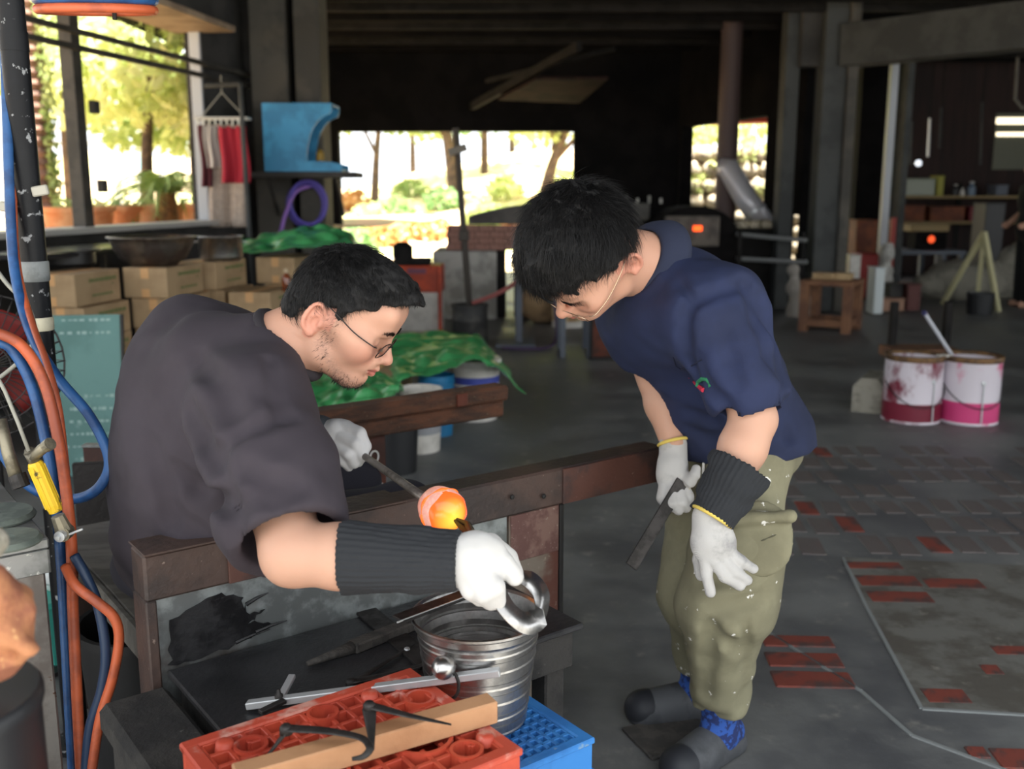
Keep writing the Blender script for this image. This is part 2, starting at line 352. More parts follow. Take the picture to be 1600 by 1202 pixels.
column('column_upper', 1240, 1278, 11.5, .2, m_wall, 3.4, 2.72)
# right-hand beam of the octagon
b0 = V(*ony(1322, 90, 11.4)[:2], 2.92); b1 = V(*ony(1720, 62, 9.6)[:2], 2.92)
tag(MB().bar(b0, b1, .3, .44).build('trim_3', m_col), kind='structure')
ce = MB().box((4, 8.6, 3.45), (17.6, 16.9, .1), bev=0); ceil = tag(ce.build('ceiling', m_soot), kind='structure')
for i in range(15): MB().bar((-3.6, 7.2 + i * .6, 3.34), (9, 7.2 + i * .6, 3.34), .08, .12).build('beam', m_beam if i % 2 else m_soot, ceil)
MB().bar(ony(905, 72, 11.5), ony(738, 166, 14.4), .07, .1).build('strut', m_beam, ceil)
c0 = [ony(*q) for q in ((838, 122, 11.8), (950, 122, 11.8), (905, 160, 13.6), (778, 155, 13.6))]
tag(solid(link('roof_sheet', (lambda b: b.mesh('roof_sheet'))(MB().add(c0, [[0, 1, 2, 3]])), mat('red_panel', (52, 38, 35), .9, spec=.03, col2=(40, 31, 30), scale=3)), .03), 'dusty reddish sheet hung under the sooty roof', 'sheet')
MB().bar(ony(760, 164, 13.5) + V(0, 0, .3), ony(960, 118, 12) + V(0, 0, .3), .05, .05).build('hanger', m_beam, ceil)
# far workshop behind the right-hand beam
w = MB(); w.box((9.1, 16.6, 1.7), (6.6, .2, 3.4), bev=0); far = tag(w.build('wall_far', m_maroon), kind='structure')
tag(MB().box((12.4, 12.5, 1.7), (.2, 8.4, 3.4), bev=0).build('wall_side', m_maroon), kind='structure')
tag(MB().box((ony(1352, 300, 13.5)[0], 13.5, 1.7), (.36, .3, 3.4)).build('column_black', m_soot), kind='structure')
tag(MB().box((ony(1384, 300, 12.6)[0], 12.6, 1.7), (.09, .09, 3.4)).build('column_pale', m_jamb), kind='structure')
tag(MB().box((ony(1404, 300, 12.9)[0], 12.9, 1.7), (.08, .3, 3.4)).build('column_board', m_col), kind='structure')
wn = thing('window_2', None, None, ony(1600, 300, 16.48)); wn['kind'] = 'structure'
for y0, y1 in ((184, 194), (207, 213)):
    a = ony(1556, y1, 16.48); b = ony(1650, y0, 16.48); MB().box(((a[0] + b[0]) / 2, 16.47, (a[2] + b[2]) / 2), (b[0] - a[0], .02, b[2] - a[2])).build('pane', mat('daylit_pane', (255, 240, 205), .5, emis=2.2), wn)
a = ony(1553, 262, 16.48); b = ony(1650, 180, 16.48); MB().box(((a[0] + b[0]) / 2, 16.49, (a[2] + b[2]) / 2), (b[0] - a[0] + .06, .02, b[2] - a[2] + .06)).build('window_frame', mat('greenish_glass', (92, 94, 78), .5), wn)
# ------------------------------------------------------------------ outdoors
m_soil = mat('sunlit_soil', (216, 190, 160), .95, col2=(186, 192, 130), scale=.7, lo=.45, hi=.6, col3=(214, 160, 110), scale3=3, lo3=.55, hi3=.7)
m_bank = mat('bank_soil', (206, 164, 124), .95, col2=(186, 172, 120), scale=1.2)
def hill(u_, v):
    x = -16 + 44 * u_; y = 15.6 + 40 * v; z = -.04 + max(0, min(1, (y - 21) / 16)) ** 1.2 * 3.0 * (.75 + .25 * math.sin(x * .35 + 1)); return (x, y, z + .12 * math.sin(x * 1.3) * math.sin(y * .9) * min(1, max(0, (y - 20) / 4)))
P, Fs = grid_mesh(hill, 60, 50); tag(link('ground_hillside', MB().add(P, Fs).mesh('ground_hillside'), m_soil, smooth=True), kind='structure')
def bank(u_, v):
    s_ = -9 + 24 * u_; o_ = -.25 - 22 * v; p = wl(s_, 0, o_); return (p[0], p[1], .86 + .012 * -o_ + .06 * math.sin(s_ * 2) * math.sin(o_ * 1.7))
P, Fs = grid_mesh(bank, 50, 40); tag(link('ground_bank', MB().add(P, Fs).mesh('ground_bank'), m_bank, smooth=True), kind='structure')
tag(MB().box((0, -8, -.06), (40, 13.6, .1), bev=0).build('ground_bounce', mat('bounce_gravel', (168, 164, 156), .9, col2=(140, 138, 132), scale=3)), kind='structure')  # unseen ground behind the camera, added to bounce daylight inside
def leafmat(name, c1, c2):
    m = mat(name, c1, .6, col2=c2, scale=2); nt = m.node_tree; N = nt.nodes; b = N['Principled BSDF']; t = N.new('ShaderNodeBsdfTranslucent'); x = N.new('ShaderNodeMixShader'); x.inputs[0].default_value = .45
    nt.links.new(b.inputs['Base Color'].links[0].from_socket, t.inputs[0]); nt.links.new(b.outputs[0], x.inputs[1]); nt.links.new(t.outputs[0], x.inputs[2]); nt.links.new(x.outputs[0], N['Material Output'].inputs['Surface']); return m
m_leafs = [leafmat('leaf_a', (160, 182, 116), (196, 208, 146)), leafmat('leaf_b', (192, 204, 136), (216, 220, 168)), leafmat('leaf_c', (124, 160, 108), (160, 186, 130))]
_unused = [mat('leaf_a', (126, 158, 60), .6, col2=(168, 186, 84), scale=2, trans=0), mat('leaf_b', (160, 180, 70), .6, col2=(196, 200, 100), scale=2), mat('leaf_c', (84, 128, 58), .6, col2=(126, 156, 74), scale=2)]
m_trunk = mat('bark', (92, 74, 62), .9, col2=(66, 54, 48), scale=7, bump=.5)
def leaves(c, R, n, size, seed):
    rg = np.random.RandomState(seed); d = rg.normal(size=(n, 3)); d /= np.linalg.norm(d, axis=1)[:, None]; r = rg.uniform(.45, 1, (n, 1)) ** .6
    cl = hash_noise(d * 3, 1, seed)[:, None] * .25; P = np.asarray(c) + d * (r + cl) * np.asarray(R)
    a = rg.normal(size=(n, 3)); a /= np.linalg.norm(a, axis=1)[:, None]; b = np.cross(a, rg.normal(size=(n, 3))); b /= np.linalg.norm(b, axis=1)[:, None]
    s_ = size * rg.uniform(.6, 1.3, (n, 1)); Q = np.stack([P - a * s_, P + b * s_ * .45, P + a * s_, P - b * s_ * .45], 1).reshape(-1, 3)
    return Q, np.arange(4 * n).reshape(n, 4)
def foliage(name, blobs, m, parent):
    Qs, Fs, k = [], [], 0
    for c, R, n, size, seed in blobs:
        q, f_ = leaves(c, R, n, size, seed); Qs.append(q); Fs.append(f_ + k); k += len(q)
    o = raw_mesh(name, np.concatenate(Qs), np.concatenate(Fs), m, parent); o['kind'] = 'stuff'; return o
def gz(p): 
    x, y = p[0], p[1]; return max(0, min(1, (y - 21) / 16)) ** 1.2 * 3.0 * (.75 + .25 * math.sin(x * .35 + 1))
def tree(label, px, y, h, r, kind, lean=0, crown=1.0, seed=1, tr=.14, group='trees on the hillside behind the workshop'):
    x = ony(px, 250, y)[0]; z = gz((x, y)) - .1; t = thing('tree', label, 'tree', (x, y, z), group)
    top = V(x + lean, y, z + h); mid = V(x + lean * .35, y, z + h * .5)
    b = MB(); b.tube(curve_pts([(x, y, z), mid, top]), [tr * (1 - .6 * i / 16) for i in range(17)], 8)
    for k in range(3): b.tube([mid + V(0, 0, k * h * .12), top + V(r * .6 * math.cos(k * 2.1 + seed), r * .6 * math.sin(k * 2.1 + seed), r * .2)], [tr * .45, tr * .15], 6)
    b.build('trunk', m_trunk, t, smooth=True)
    foliage('foliage', [(top + V(0, 0, r * .3), (r, r, r * .75), int(900 * crown), .2, seed), (top + V(r * .6, 0, -r * .1), (r * .7, r * .7, r * .5), int(450 * crown), .2, seed + 50), (top + V(-r * .6, .2, 0), (r * .7, r * .7, r * .5), int(450 * crown), .2, seed + 90)], m_leafs[kind], t)
tree('slim tree with dark trunk near left edge of the wide back opening', 583, 30, 3.2, 2.0, 0, .3, seed=3)
tree('tree behind the leaning iron rod in the wide back opening', 712, 29, 3.6, 2.3, 1, -.6, seed=4, tr=.22)
tree('thin tree right of the iron rod on the grassy slope', 757, 33, 4, 2.2, 1, 0, seed=5)
tree('forked tree beside the right edge of the wide back opening', 846, 27, 2.7, 1.7, 1, .9, seed=6, tr=.2)
tree('green tree far up the slope left of the iron rod', 645, 40, 3.4, 3.0, 2, 0, seed=7)
tree('pale green tree far up the slope right of the iron rod', 800, 42, 3.6, 3.2, 0, 0, seed=8)
tree('leafy tree far behind the stone retaining wall', 1125, 30, 2.6, 2.4, 1, 0, seed=9)
rg = random.Random(5)
spots = [(552, 30), (575, 26), (618, 27), (640, 31), (668, 24), (690, 28), (760, 25), (790, 29), (820, 24), (868, 26), (885, 30), (548, 22), (600, 23)]
sh_lab = 'low leafy shrub on the sunlit slope seen through the back opening'
for i, (px, y) in enumerate(spots):
    x = ony(px, 300, y)[0]; z = gz((x, y)); t = thing('shrub', sh_lab, 'shrub', (x, y, z - .05), 'shrubs on the sunlit slope')
    MB().tube([(x, y, z - .05), (x + .03, y, z + .3)], [.03, .015], 6).build('stem', m_trunk, t); foliage('foliage', [(V(x, y, z + .2), (.55, .5, .38), 260, .13, 100 + i)], m_leafs[i % 3] if i % 4 else leafmat('leaf_dry', (206, 164, 112), (190, 140, 90)), t)
# left garden seen through the long window
def wpt(px, py, dist): return D(px, py, dist)
pz = .92
def ltree(name, label, px, dist, h, r, kind, n, seed, tr=.12, lean=0, hang=0):
    p = D(px, 300, dist); t = thing(name, label, 'tree', (p[0], p[1], pz - .05)); top = V(p[0] + lean, p[1], pz + h)
    MB().tube(curve_pts([(p[0], p[1], pz - .05), (p[0] + lean * .3, p[1], pz + h * .5), top]), [tr * (1 - .5 * i / 16) for i in range(17)], 9).build('trunk', m_trunk, t, smooth=True)
    foliage('foliage', [(top, (r, r, r * .7), n, .13, seed), (top + V(.7 * r, 0, -.25 * r - hang), (r * .8, r * .8, r * .5), n // 2, .13, seed + 1), (top + V(-.8 * r, 0, -.2 * r), (r * .8, r * .8, r * .5), n // 2, .13, seed + 2)], m_leafs[kind], t)
ltree('tree', 'tree with yellow-green crown over the garden palm outside the long window', 228, 13.5, 2.15, 1.2, 1, 1000, 21, .1, .2, .2)
ltree('tree', 'bushy green tree behind the ivy-clad palm trunk outside the long window', 110, 16, 2.75, 1.25, 0, 1000, 22, .1)
ltree('tree', 'leafy tree at the far end of the garden beside the window jamb', 305, 17, 1.9, 1.1, 0, 1200, 23, .08)
p = D(62, 300, 11.0); t = thing('palm_trunk', 'thick rough palm trunk wrapped in ivy outside the window', 'tree', (p[0], p[1], pz - .05))
pr_ = []
for i in range(60): pr_.append((.17 + .035 * (i % 2) - .0008 * i + .08 * max(0, 1 - i / 8), i * .06))
MB().lathe(pr_, (p[0], p[1], pz - .05), 16).build('trunk', mat('palm_bark', (134, 104, 92), .95, col2=(96, 74, 66), scale=9, bump=.5), t)
foliage('ivy', [(V(p[0] + .2, p[1] - .06, pz + z), (.08, .1, .28), 120, .045, 300 + i) for i, z in enumerate((.5, .9, 1.3, 1.8, 2.3))], m_leafs[0], t)
p = D(258, 292, 11.5); t = thing('garden_palm', 'small palm with arching fronds outside the long window', 'plant', (p[0], p[1], pz - .05))
MB().tube([(p[0], p[1], pz - .05), (p[0], p[1], pz + .42)], [.14, .11], 10).build('trunk', mat('palm_fibre', (150, 104, 62), .95, col2=(112, 80, 52), scale=12, bump=.6), t)
m_frond = mat('frond', (142, 170, 84), .5, col2=(170, 190, 110), scale=4)
for k in range(26):
    a = k * 2.399; el = .25 + .9 * ((k * 7) % 26) / 26; Lf = .85; b = MB(); pts = []
    for i in range(9):
        s_ = i / 8; r_ = Lf * s_ * math.cos(el - .7 * s_ * 0) ; z_ = Lf * s_ * math.sin(el) - .75 * s_ * s_ * Lf * .9
        pts.append(V(p[0] + r_ * math.cos(a), p[1] + r_ * math.sin(a), pz + .42 + z_))
    b.tube(pts, [.012] * 8 + [.004], 5); sd_ = V(-math.sin(a), math.cos(a), 0)
    for i in range(1, 9):
        for h_ in (0, .5):
            q = pts[i] * (1 - h_) + pts[i - 1] * h_
            for sg in (-1, 1):
                tip = q + sd_ * sg * .2 * (1.1 - i / 11) + unit(pts[i] - pts[i - 1]) * .1 - ZZ * .05; e = unit(pts[i] - pts[i - 1]) * .012; b.add([q - e, q + e, tip], [[0, 1, 2]])
    b.build('frond', m_frond, t)
m_terra = mat('terracotta', (226, 146, 96), .85, col2=(240, 182, 136), scale=4, bump=.2)
for i, (px, dist) in enumerate(((102, 9.6), (146, 10.2), (190, 10.9), (226, 11.6), (262, 12.4), (298, 13.2))):
    p = D(px, 340, dist); t = thing('terracotta_trough', f'{["leftmost", "second", "third", "fourth", "fifth", "rightmost"][i]} terracotta planter from the left outside the long window', 'planter', (p[0], p[1], pz - .03), 'terracotta planters outside the window')
    MB().lathe([(.02, 0), (.17, 0), (.2, .26), (.23, .26), (.23, .31), (.2, .31), (.19, .27), (.02, .27)], (p[0], p[1], pz - .03), 20).build('pot', m_terra, t, auto=40)
    foliage('seedlings', [(V(p[0], p[1], pz + .3), (.14, .14, .06), 60, .04, 500 + i)], m_leafs[i % 3], t)
t = thing('garden_railing', 'white garden railing beyond the palms outside the window', 'railing', D(160, 240, 19))
q0, q1 = D(78, 232, 19), D(250, 232, 19)
for z_ in (0, .28): MB().bar(q0 + V(0, 0, z_ + .1), q1 + V(0, 0, z_ + .1), .06, .1).build('rail', m_jamb, t)
for k in range(6): r_ = q0 + (q1 - q0) * k / 5; MB().bar(V(r_[0], r_[1], .9), r_ + V(0, 0, .42), .08, .08).build('post', m_jamb, t)
p = D(200, 252, 18.7); t = thing('garden_banner', 'pale blue banner tied to the white garden railing', 'banner', (p[0], p[1], .9)); MB().box((p[0], p[1], p[2]), (.5, .03, .32), bev=.006).build('cloth', mat('tub_blue', (140, 186, 210), .6), t)
for sg in (-1, 1): MB().bar((p[0] + sg * .26, p[1], .9), (p[0] + sg * .26, p[1], p[2] + .18), .04, .04).build('stake', m_jamb, t)
p = D(318, 132, 13); t = thing('shed_roof', 'gable end of a small shed beyond the window jamb', 'shed', (p[0], p[1], pz))
MB().prism([(-.16, -.3), (.32, -.3), (.32, .52)], .5, ((1, 0, 0), (0, 0, 1), (0, -1, 0)), p).build('gable', mat('shed_brown', (112, 84, 66), .8), t); MB().bar(V(p[0] + .22, p[1], pz - .06), V(p[0] + .22, p[1], p[2]), .1, .1).build('post', m_jamb, t)
# stone retaining wall behind the slanted opening
m_stone = mat('pale_stone', (206, 196, 176), .9, col2=(168, 156, 132), scale=5, bump=.5, bscale=14, col3=(150, 160, 84), scale3=3, lo3=.6, hi3=.7)
sx0, sx1 = 2.6, 6.2; sw = thing('stone_wall', 'sunlit dry stone retaining wall behind the slanted opening', 'wall', ((sx0 + sx1) / 2, 18, 0))
MB().box(((sx0 + sx1) / 2, 18.25, 1.0), (sx1 - sx0, .4, 2.05), bev=.01).build('core', mat('stone_core', (92, 84, 70), .95), sw)
sm = []
for k in range(4):
    b = MB(); b.box((0, 0, 0), (1, 1, 1), bev=.22); me = b.mesh('stone'); 
    for v_ in me.vertices: v_.co += Vector([random.uniform(-.07, .07) for _ in range(3)])
    me.materials.append(m_stone); me.polygons.foreach_set('use_smooth', [True] * len(me.polygons)); sm.append(me)
for r_ in range(8):
    x = sx0
    while x < sx1:
        wd = random.uniform(.25, .5); inst('stone', random.choice(sm), (x + wd / 2, 18.05, .14 + r_ * .27), np.eye(3), sw, (wd * .98, .32, .27)); x += wd
foliage('weeds', [(V(sx0 + .3 + k * .42, 17.95, 2.2 - (k * 37 % 10) * .1), (.3, .12, .2), 90, .07, 700 + k) for k in range(8)], m_leafs[1], sw)
t = thing('eave_roof', 'red eave seen above the stone wall in slanted opening', 'roof', (4.1, 17.2, 2.4)); MB().bar((3.0, 17.2, 2.52), (5.4, 16.4, 2.52), .5, .1).build('fascia', mat('red_fascia', (206, 70, 50), .6), t); MB().bar((3.0, 17.25, 2.6), (5.4, 16.45, 2.6), .7, .04).build('sheet', mat('red_sheet', (176, 60, 46), .6), t)
# ------------------------------------------------------------------ glassblower's bench
AXB = (BU, BN, ZZ)
def bbox(mb, t0, t1, n0, n1, z0, z1, bev=.004): return mb.box(tn((t0 + t1) / 2, (n0 + n1) / 2, (z0 + z1) / 2), (t1 - t0, n1 - n0, z1 - z0), AXB, bev)
m_rail = mat('rail_wood', (74, 58, 52), .55, col2=(52, 44, 42), scale=6, lo=.4, hi=.62, bump=.25, bscale=60, col3=(128, 112, 102), scale3=90, lo3=.66, hi3=.72)
m_railr = mat('rail_red', (86, 56, 48), .5, col2=(60, 46, 44), scale=8, bump=.2, bscale=70, col3=(132, 116, 106), scale3=110, lo3=.66, hi3=.72)
m_old = mat('old_timber', (104, 66, 46), .8, col2=(68, 48, 38), scale=5, lo=.35, hi=.62, bump=.6, bscale=28, stretch=(1.5, 1.5, 6), col3=(134, 112, 92), scale3=40, lo3=.63, hi3=.7)
m_oldr = mat('red_timber', (98, 48, 32), .7, col2=(64, 38, 30), scale=5, bump=.3)
m_seat = mat('grey_plank', (112, 108, 102), .75, col2=(86, 83, 78), scale=3, stretch=(1, 4, 1), bump=.2, bscale=30, col3=(60, 56, 52), scale3=8, lo3=.68, hi3=.74)
m_galv = mat('galvanised_sheet', (112, 116, 116), .42, metal=.55, col2=(146, 152, 152), scale=14, lo=.45, hi=.62, col3=(78, 70, 66), scale3=3.2, lo3=.52, hi3=.66, rough2=.55)
m_soots = mat('wet_soot', (20, 20, 22), .3, col2=(34, 34, 36), scale=12, bump=.25, bscale=40, rough2=.5)
m_rust = mat('rusty_sheet', (122, 112, 102), .5, metal=.4, col2=(96, 62, 54), scale=4, lo=.45, hi=.6, col3=(150, 140, 126), scale3=50, lo3=.62, hi3=.7)
m_rusttop = mat('rust_red_sheet', (98, 70, 66), .5, metal=.3, col2=(122, 96, 88), scale=18, col3=(168, 158, 148), scale3=120, lo3=.64, hi3=.7)
m_plate = mat('sooty_plate', (44, 44, 46), .5, col2=(32, 32, 34), scale=7, bump=.25, bscale=40, rough2=.3, col3=(66, 66, 66), scale3=70, lo3=.7, hi3=.74)
m_char = mat('charred_block', (50, 48, 46), .85, col2=(34, 33, 33), scale=9, bump=.7, bscale=30, col3=(84, 82, 78), scale3=60, lo3=.68, hi3=.73)
m_black = mat('black_edge', (26, 25, 25), .6)
bench = thing('glassblowing_bench', 'dark wooden glassblowing bench with two long rails and sheet metal side', 'bench', tn(1.1, 2.1, 0))
b = MB(); bbox(b, .47, 1.755, 1.70, 1.775, .612, .70, .005); b.build('near_rail', m_rail, bench)
b = MB(); bbox(b, .62, .86, 1.694, 1.70, .614, .698, .001); b.build('rail_plate', m_railr, bench)
b = MB(); bbox(b, 1.42, 1.755, 1.694, 1.70, .614, .698, .001); b.build('rail_plate', m_railr, bench)
b = MB(); bbox(b, .47, 1.0, 1.692, 1.785, .70, .704, .001); b.build('rail_cap', m_rail, bench)
for t_, z_ in ((.74, .655), (.78, .64), (1.27, .66), (1.36, .645), (.66, .67), (1.05, .65)):
    b = MB().lathe([(.0, .004), (.005, .003), (.006, 0)], tn(t_, 1.693, z_), 10, -BN); b.build('nail', m_black, bench)
b = MB(); bbox(b, .48, 1.27, 1.712, 1.722, .40, .612, .001); b.build('splash_panel', m_galv, bench)
b = MB(); bbox(b, 1.272, 1.416, 1.706, 1.718, 0, .612, .001); b.build('end_panel', m_rust, bench)
b = MB(); bbox(b, 1.275, 1.414, 1.703, 1.708, .50, .611, .001); b.build('rust_plate', m_rusttop, bench)
b = MB(); bbox(b, 1.416, 1.428, 1.70, 1.78, 0, .612, .002); b.build('end_post', m_black, bench)
b = MB(); bbox(b, .47, .49, 1.704, 1.78, .3, .612, .003); b.build('corner_post', m_rail, bench)
# burnt wedge on the panel: a soot-blackened board lying flat against the sheet
sp = [(.505, .565), (.60, .595), (.645, .575), (.655, .545), (.69, .535), (.66, .52), (.70, .51), (.665, .493), (.58, .478), (.51, .478)]
sp2 = []
for i in range(len(sp)):
    for k in range(5):
        a_, c_ = np.array(sp[i]), np.array(sp[(i + 1) % len(sp)]); q = a_ + (c_ - a_) * k / 5; q = q + np.random.RandomState(i * 7 + k).normal(0, .0035, 2); sp2.append((q[0], max(q[1], .4765)))
b = MB().prism(sp2, .002, (BU, ZZ, BN), BN * 1.7098); b.build('soot_patch', m_soots, bench)
for (x0, z0), (x1, z1) in (((.67, .50), (.735, .506)), ((.63, .49), (.70, .498)), ((.655, .56), (.70, .572))): MB().tube([tn(x0, 1.709, z0), tn((x0 + x1) / 2, 1.709, (z0 + z1) / 2 + .002), tn(x1, 1.709, z1)], [.004, .003, .0008], 6).build('soot_streak', m_soots, bench)
b = MB(); bbox(b, .535, .92, 1.74, 2.72, .415, .45, .004); b.build('seat', m_seat, bench)
b = MB(); bbox(b, .52, .535, 1.72, 2.72, .385, .45, .003); b.build('seat_edge', m_seat, bench)
for t_, n_ in ((.57, 1.80), (.57, 2.6), (.88, 2.6), (.88, 1.80)): 
    b = MB(); bbox(b, t_ - .03, t_ + .03, n_ - .03, n_ + .03, 0, .415); b.build('leg', m_rail, bench)
b = MB(); bbox(b, .95, 1.91, 2.56, 2.64, .655, .705, .008); b.build('far_rail', m_old, bench)
b = MB(); bbox(b, .97, 1.90, 2.575, 2.655, .60, .654, .006); b.build('far_rail_under', m_old, bench)
b = MB(); bbox(b, 1.70, 1.74, 2.553, 2.56, .66, .70, .002); b.build('rail_notch', m_oldr, bench)
b = MB(); bbox(b, 1.33, 1.455, 2.58, 2.64, 0, .60, .005); fleg = b.build('leg', m_oldr, bench); fleg['label'] = 'red-brown bench leg with chalk marks'
m_chalk = mat('chalk', (226, 224, 220), .9)
b = MB()
def chalk(pts):
    b.tube([tn(1.405 + x * .07, 2.577, z) for x, z in pts], .0025, 5)
chalk([(.2 * math.cos(a) + .1, .54 + .018 * math.sin(a)) for a in np.linspace(0, 6.3, 14)]); chalk([(.16 * math.cos(a) + .12, .505 + .016 * math.sin(a)) for a in np.linspace(0, 6.3, 14)])
chalk([(-.2, .445), (.45, .452)]); chalk([(.1, .47), (.12, .45), (-.2, .41)]); chalk([(.12, .45), (.45, .41)])
b.build('chalk_marks', m_chalk, bench)
b = MB(); bbox(b, .50, 1.235, 1.405, 1.705, .462, .475, .003); b.build('tool_plate', m_plate, bench)
b = MB(); bbox(b, .52, 1.22, 1.42, 1.70, .38, .462, .003); b.build('plate_frame', m_char, bench)
for t_ in (.56, 1.19): b = MB(); bbox(b, t_ - .025, t_ + .025, 1.44, 1.49, 0, .38); b.build('leg', m_char, bench)
lg = thing('sooty_ledge', 'soot-black slab ledge left of the sooty tool plate', 'ledge', tn(.44, 1.5, 0))
b = MB(); bbox(b, .375, .495, 1.365, 1.698, .40, .455, .012); b.build('slab', m_char, lg)
b = MB(); bbox(b, .385, .485, 1.38, 1.66, 0, .40, .006); b.build('support', m_char, lg)
# ------------------------------------------------------------------ crates
m_redp = mat('red_plastic', (186, 74, 52), .42, col2=(166, 62, 46), scale=9, col3=(196, 136, 122), scale3=22, lo3=.63, hi3=.74)
m_redp2 = mat('worn_red_plastic', (182, 72, 52), .5, col2=(196, 144, 130), scale=16, lo=.5, hi=.66)
m_bluep = mat('blue_plastic', (58, 126, 196), .42, col2=(48, 106, 172), scale=7, col3=(120, 150, 176), scale3=26, lo3=.64, hi3=.72)
def crate(name, label, cat, t0, t1, n0, n1, z0, z1, m, holes, nt_, nn_, r=.0045, group=None, deep=.03, corner=None):
    e = thing(name, label, cat, tn((t0 + t1) / 2, (n0 + n1) / 2, z0), group)
    b = MB(); bbox(b, t0, t1, n0, n0 + .012, z0, z1 - .004, .004); b.build('side_wall', m, e); b = MB(); bbox(b, t0, t1, n1 - .012, n1, z0, z1 - .004, .004); b.build('side_wall', m, e)
    b = MB(); bbox(b, t0, t0 + .012, n0 + .012, n1 - .012, z0, z1 - .004, .004); b.build('end_wall', m, e); b = MB(); bbox(b, t1 - .012, t1, n0 + .012, n1 - .012, z0, z1 - .004, .004); b.build('end_wall', m, e)
    b = MB()                                                            # rim round the grid
    ins = .02
    bbox(b, t0 - .003, t1 + .003, n0 - .003, n0 + ins, z1 - .012, z1, .005); bbox(b, t0 - .003, t1 + .003, n1 - ins, n1 + .003, z1 - .012, z1, .005); bbox(b, t0 - .003, t0 + ins, n0, n1, z1 - .0125, z1 - .0003, .005); bbox(b, t1 - ins, t1 + .003, n0, n1, z1 - .0125, z1 - .0003, .005)
    b.build('rim', corner or m, e)
    for q0, q1 in ((z0 + .02, z0 + .035), (z1 - .075, z1 - .06)): b = MB(); bbox(b, t0 - .006, t1 + .006, n0 - .006, n1 + .006, q0, q1, .003); b.build('outer_rib', m, e)
    ts = np.linspace(t0 + ins, t1 - ins, nt_); ns = np.linspace(n0 + ins, n1 - ins, nn_); g = MB()
    inh = lambda t, n: any(((t - h[0]) / h[2]) ** 2 + ((n - h[1]) / h[3]) ** 2 < 1 for h in holes)
    for i in range(nt_):
        for j in range(nn_):
            if i < nt_ - 1 and not inh((ts[i] + ts[i + 1]) / 2, ns[j]): bbox(g, ts[i], ts[i + 1], ns[j] - r, ns[j] + r, z1 - deep, z1 - .003, .001)
            if j < nn_ - 1 and not inh(ts[i], (ns[j] + ns[j + 1]) / 2): bbox(g, ts[i] - r, ts[i] + r, ns[j], ns[j + 1], z1 - deep, z1 - .003, .001)
    g.build('top_grid', m, e)
    for h in holes:
        if h[4]:
            q = MB(); q.lathe([(1, -.035), (1, 0), (1.12 if h[2] > .03 else 1.25, 0), (1.12 if h[2] > .03 else 1.25, -.035), (1, -.035)], (0, 0, 0), 24)
            q.v = [list(tn(h[0] + x * h[2], h[1] + y * h[3], z1 + .001 + z)) for x, y, z in q.v]; q.build('hole_ring', m, e)
    return e
rt0, rt1, rn0, rn1 = .41, .80, 1.045, 1.355
hl = [(.53, 1.165, .045, .05, 1), (.70, 1.165, .045, .05, 1), (.615, 1.31, .02, .02, 1), (.49, 1.29, .02, .02, 1), (.735, 1.09, .02, .02, 1), (.76, 1.26, .02, .02, 1), (.60, 1.09, .02, .02, 1)]
rc = crate('red_crate', 'orange-red plastic crate turned upside down beside the tool plate', 'crate', rt0, rt1, rn0, rn1, .265, .53, m_redp, hl, 12, 9, r=.0038, deep=.045, corner=m_redp2)
for t_, n_ in ((.46, 1.315), (.70, 1.315), (.775, 1.10), (.46, 1.09)): MB().lathe([(0, .006), (.008, .006), (.013, .003), (.015, -.01)], tn(t_, n_, .53), 14).build('boss', m_redp2, rc, smooth=True)
crate('red_crate', 'lower orange-red plastic crate under the upside-down one', 'crate', rt0, rt1, rn0, rn1, 0, .2645, m_redp, [], 5, 4, corner=m_redp2)
crate('blue_crate', 'bright blue plastic crate carrying the steel ice bucket', 'crate', .822, 1.035, 1.15, 1.395, 0, .415, m_bluep, [], 10, 11, r=.004)
# ------------------------------------------------------------------ steel bucket
m_steel = mat('brushed_steel', (186, 184, 182), .3, metal=1, col2=(160, 158, 156), scale=30, rough2=.4, bump=.05, bscale=60)
m_dsteel = mat('dark_steel', (58, 55, 54), .5, metal=.55, col2=(44, 42, 41), scale=30, rough2=.6)
m_alu = mat('bright_steel', (198, 200, 202), .4, metal=.6)
bc = tn(.915, 1.318, .417); bk = thing('steel_bucket', 'ribbed stainless steel bucket of water on the blue crate', 'bucket', bc)
pf = [(.0, 0), (.08, 0), (.083, .003)]
for i in range(8):
    z_ = .006 + i * .0205; r_ = .083 + .026 * z_ / .2; pf += [(r_, z_), (r_ + .0025, z_ + .0186), (r_ + .0014, z_ + .0194), (r_ + .0016, z_ + .0203)]
pf += [(.110, .178), (.111, .188), (.1155, .192), (.1155, .196), (.112, .197), (.108, .193)]
for i in range(6): z_ = .185 - i * .03; r_ = .106 - .026 * (.19 - z_) / .2; pf += [(r_, z_), (r_ - .003, z_ - .014), (r_ - .001, z_ - .028)]
pf += [(.075, .01), (0, .01)]
MB().lathe(pf, bc, 64).build('body', m_steel, bk, auto=18)
m_water = mat('dark_water', (96, 92, 90), .04, metal=.35, bump=.08, bscale=30)
MB().lathe([(0, .118), (.094, .118)], bc, 48).build('water', m_water, bk, smooth=True)
kd = unit(V(-.42, -.9, 0)); kp = bc + kd * .108 + ZZ * .15
MB().lathe([(.0, .022), (.010, .019), (.018, .010), (.020, 0), (.016, -.012), (.009, -.016), (.009, -.024)], kp + kd * .014, 20, kd).build('knob', m_steel, bk, smooth=True)
sd_ = np.cross(ZZ, kd); rp = [kp + kd * .012 + sd_ * .026 * math.sin(a) - ZZ * (.028 - .03 * math.cos(a)) for a in np.linspace(-2.6, 2.6, 20)]
MB().tube(rp, .0028, 8).build('ring_handle', m_dsteel, bk, smooth=True)
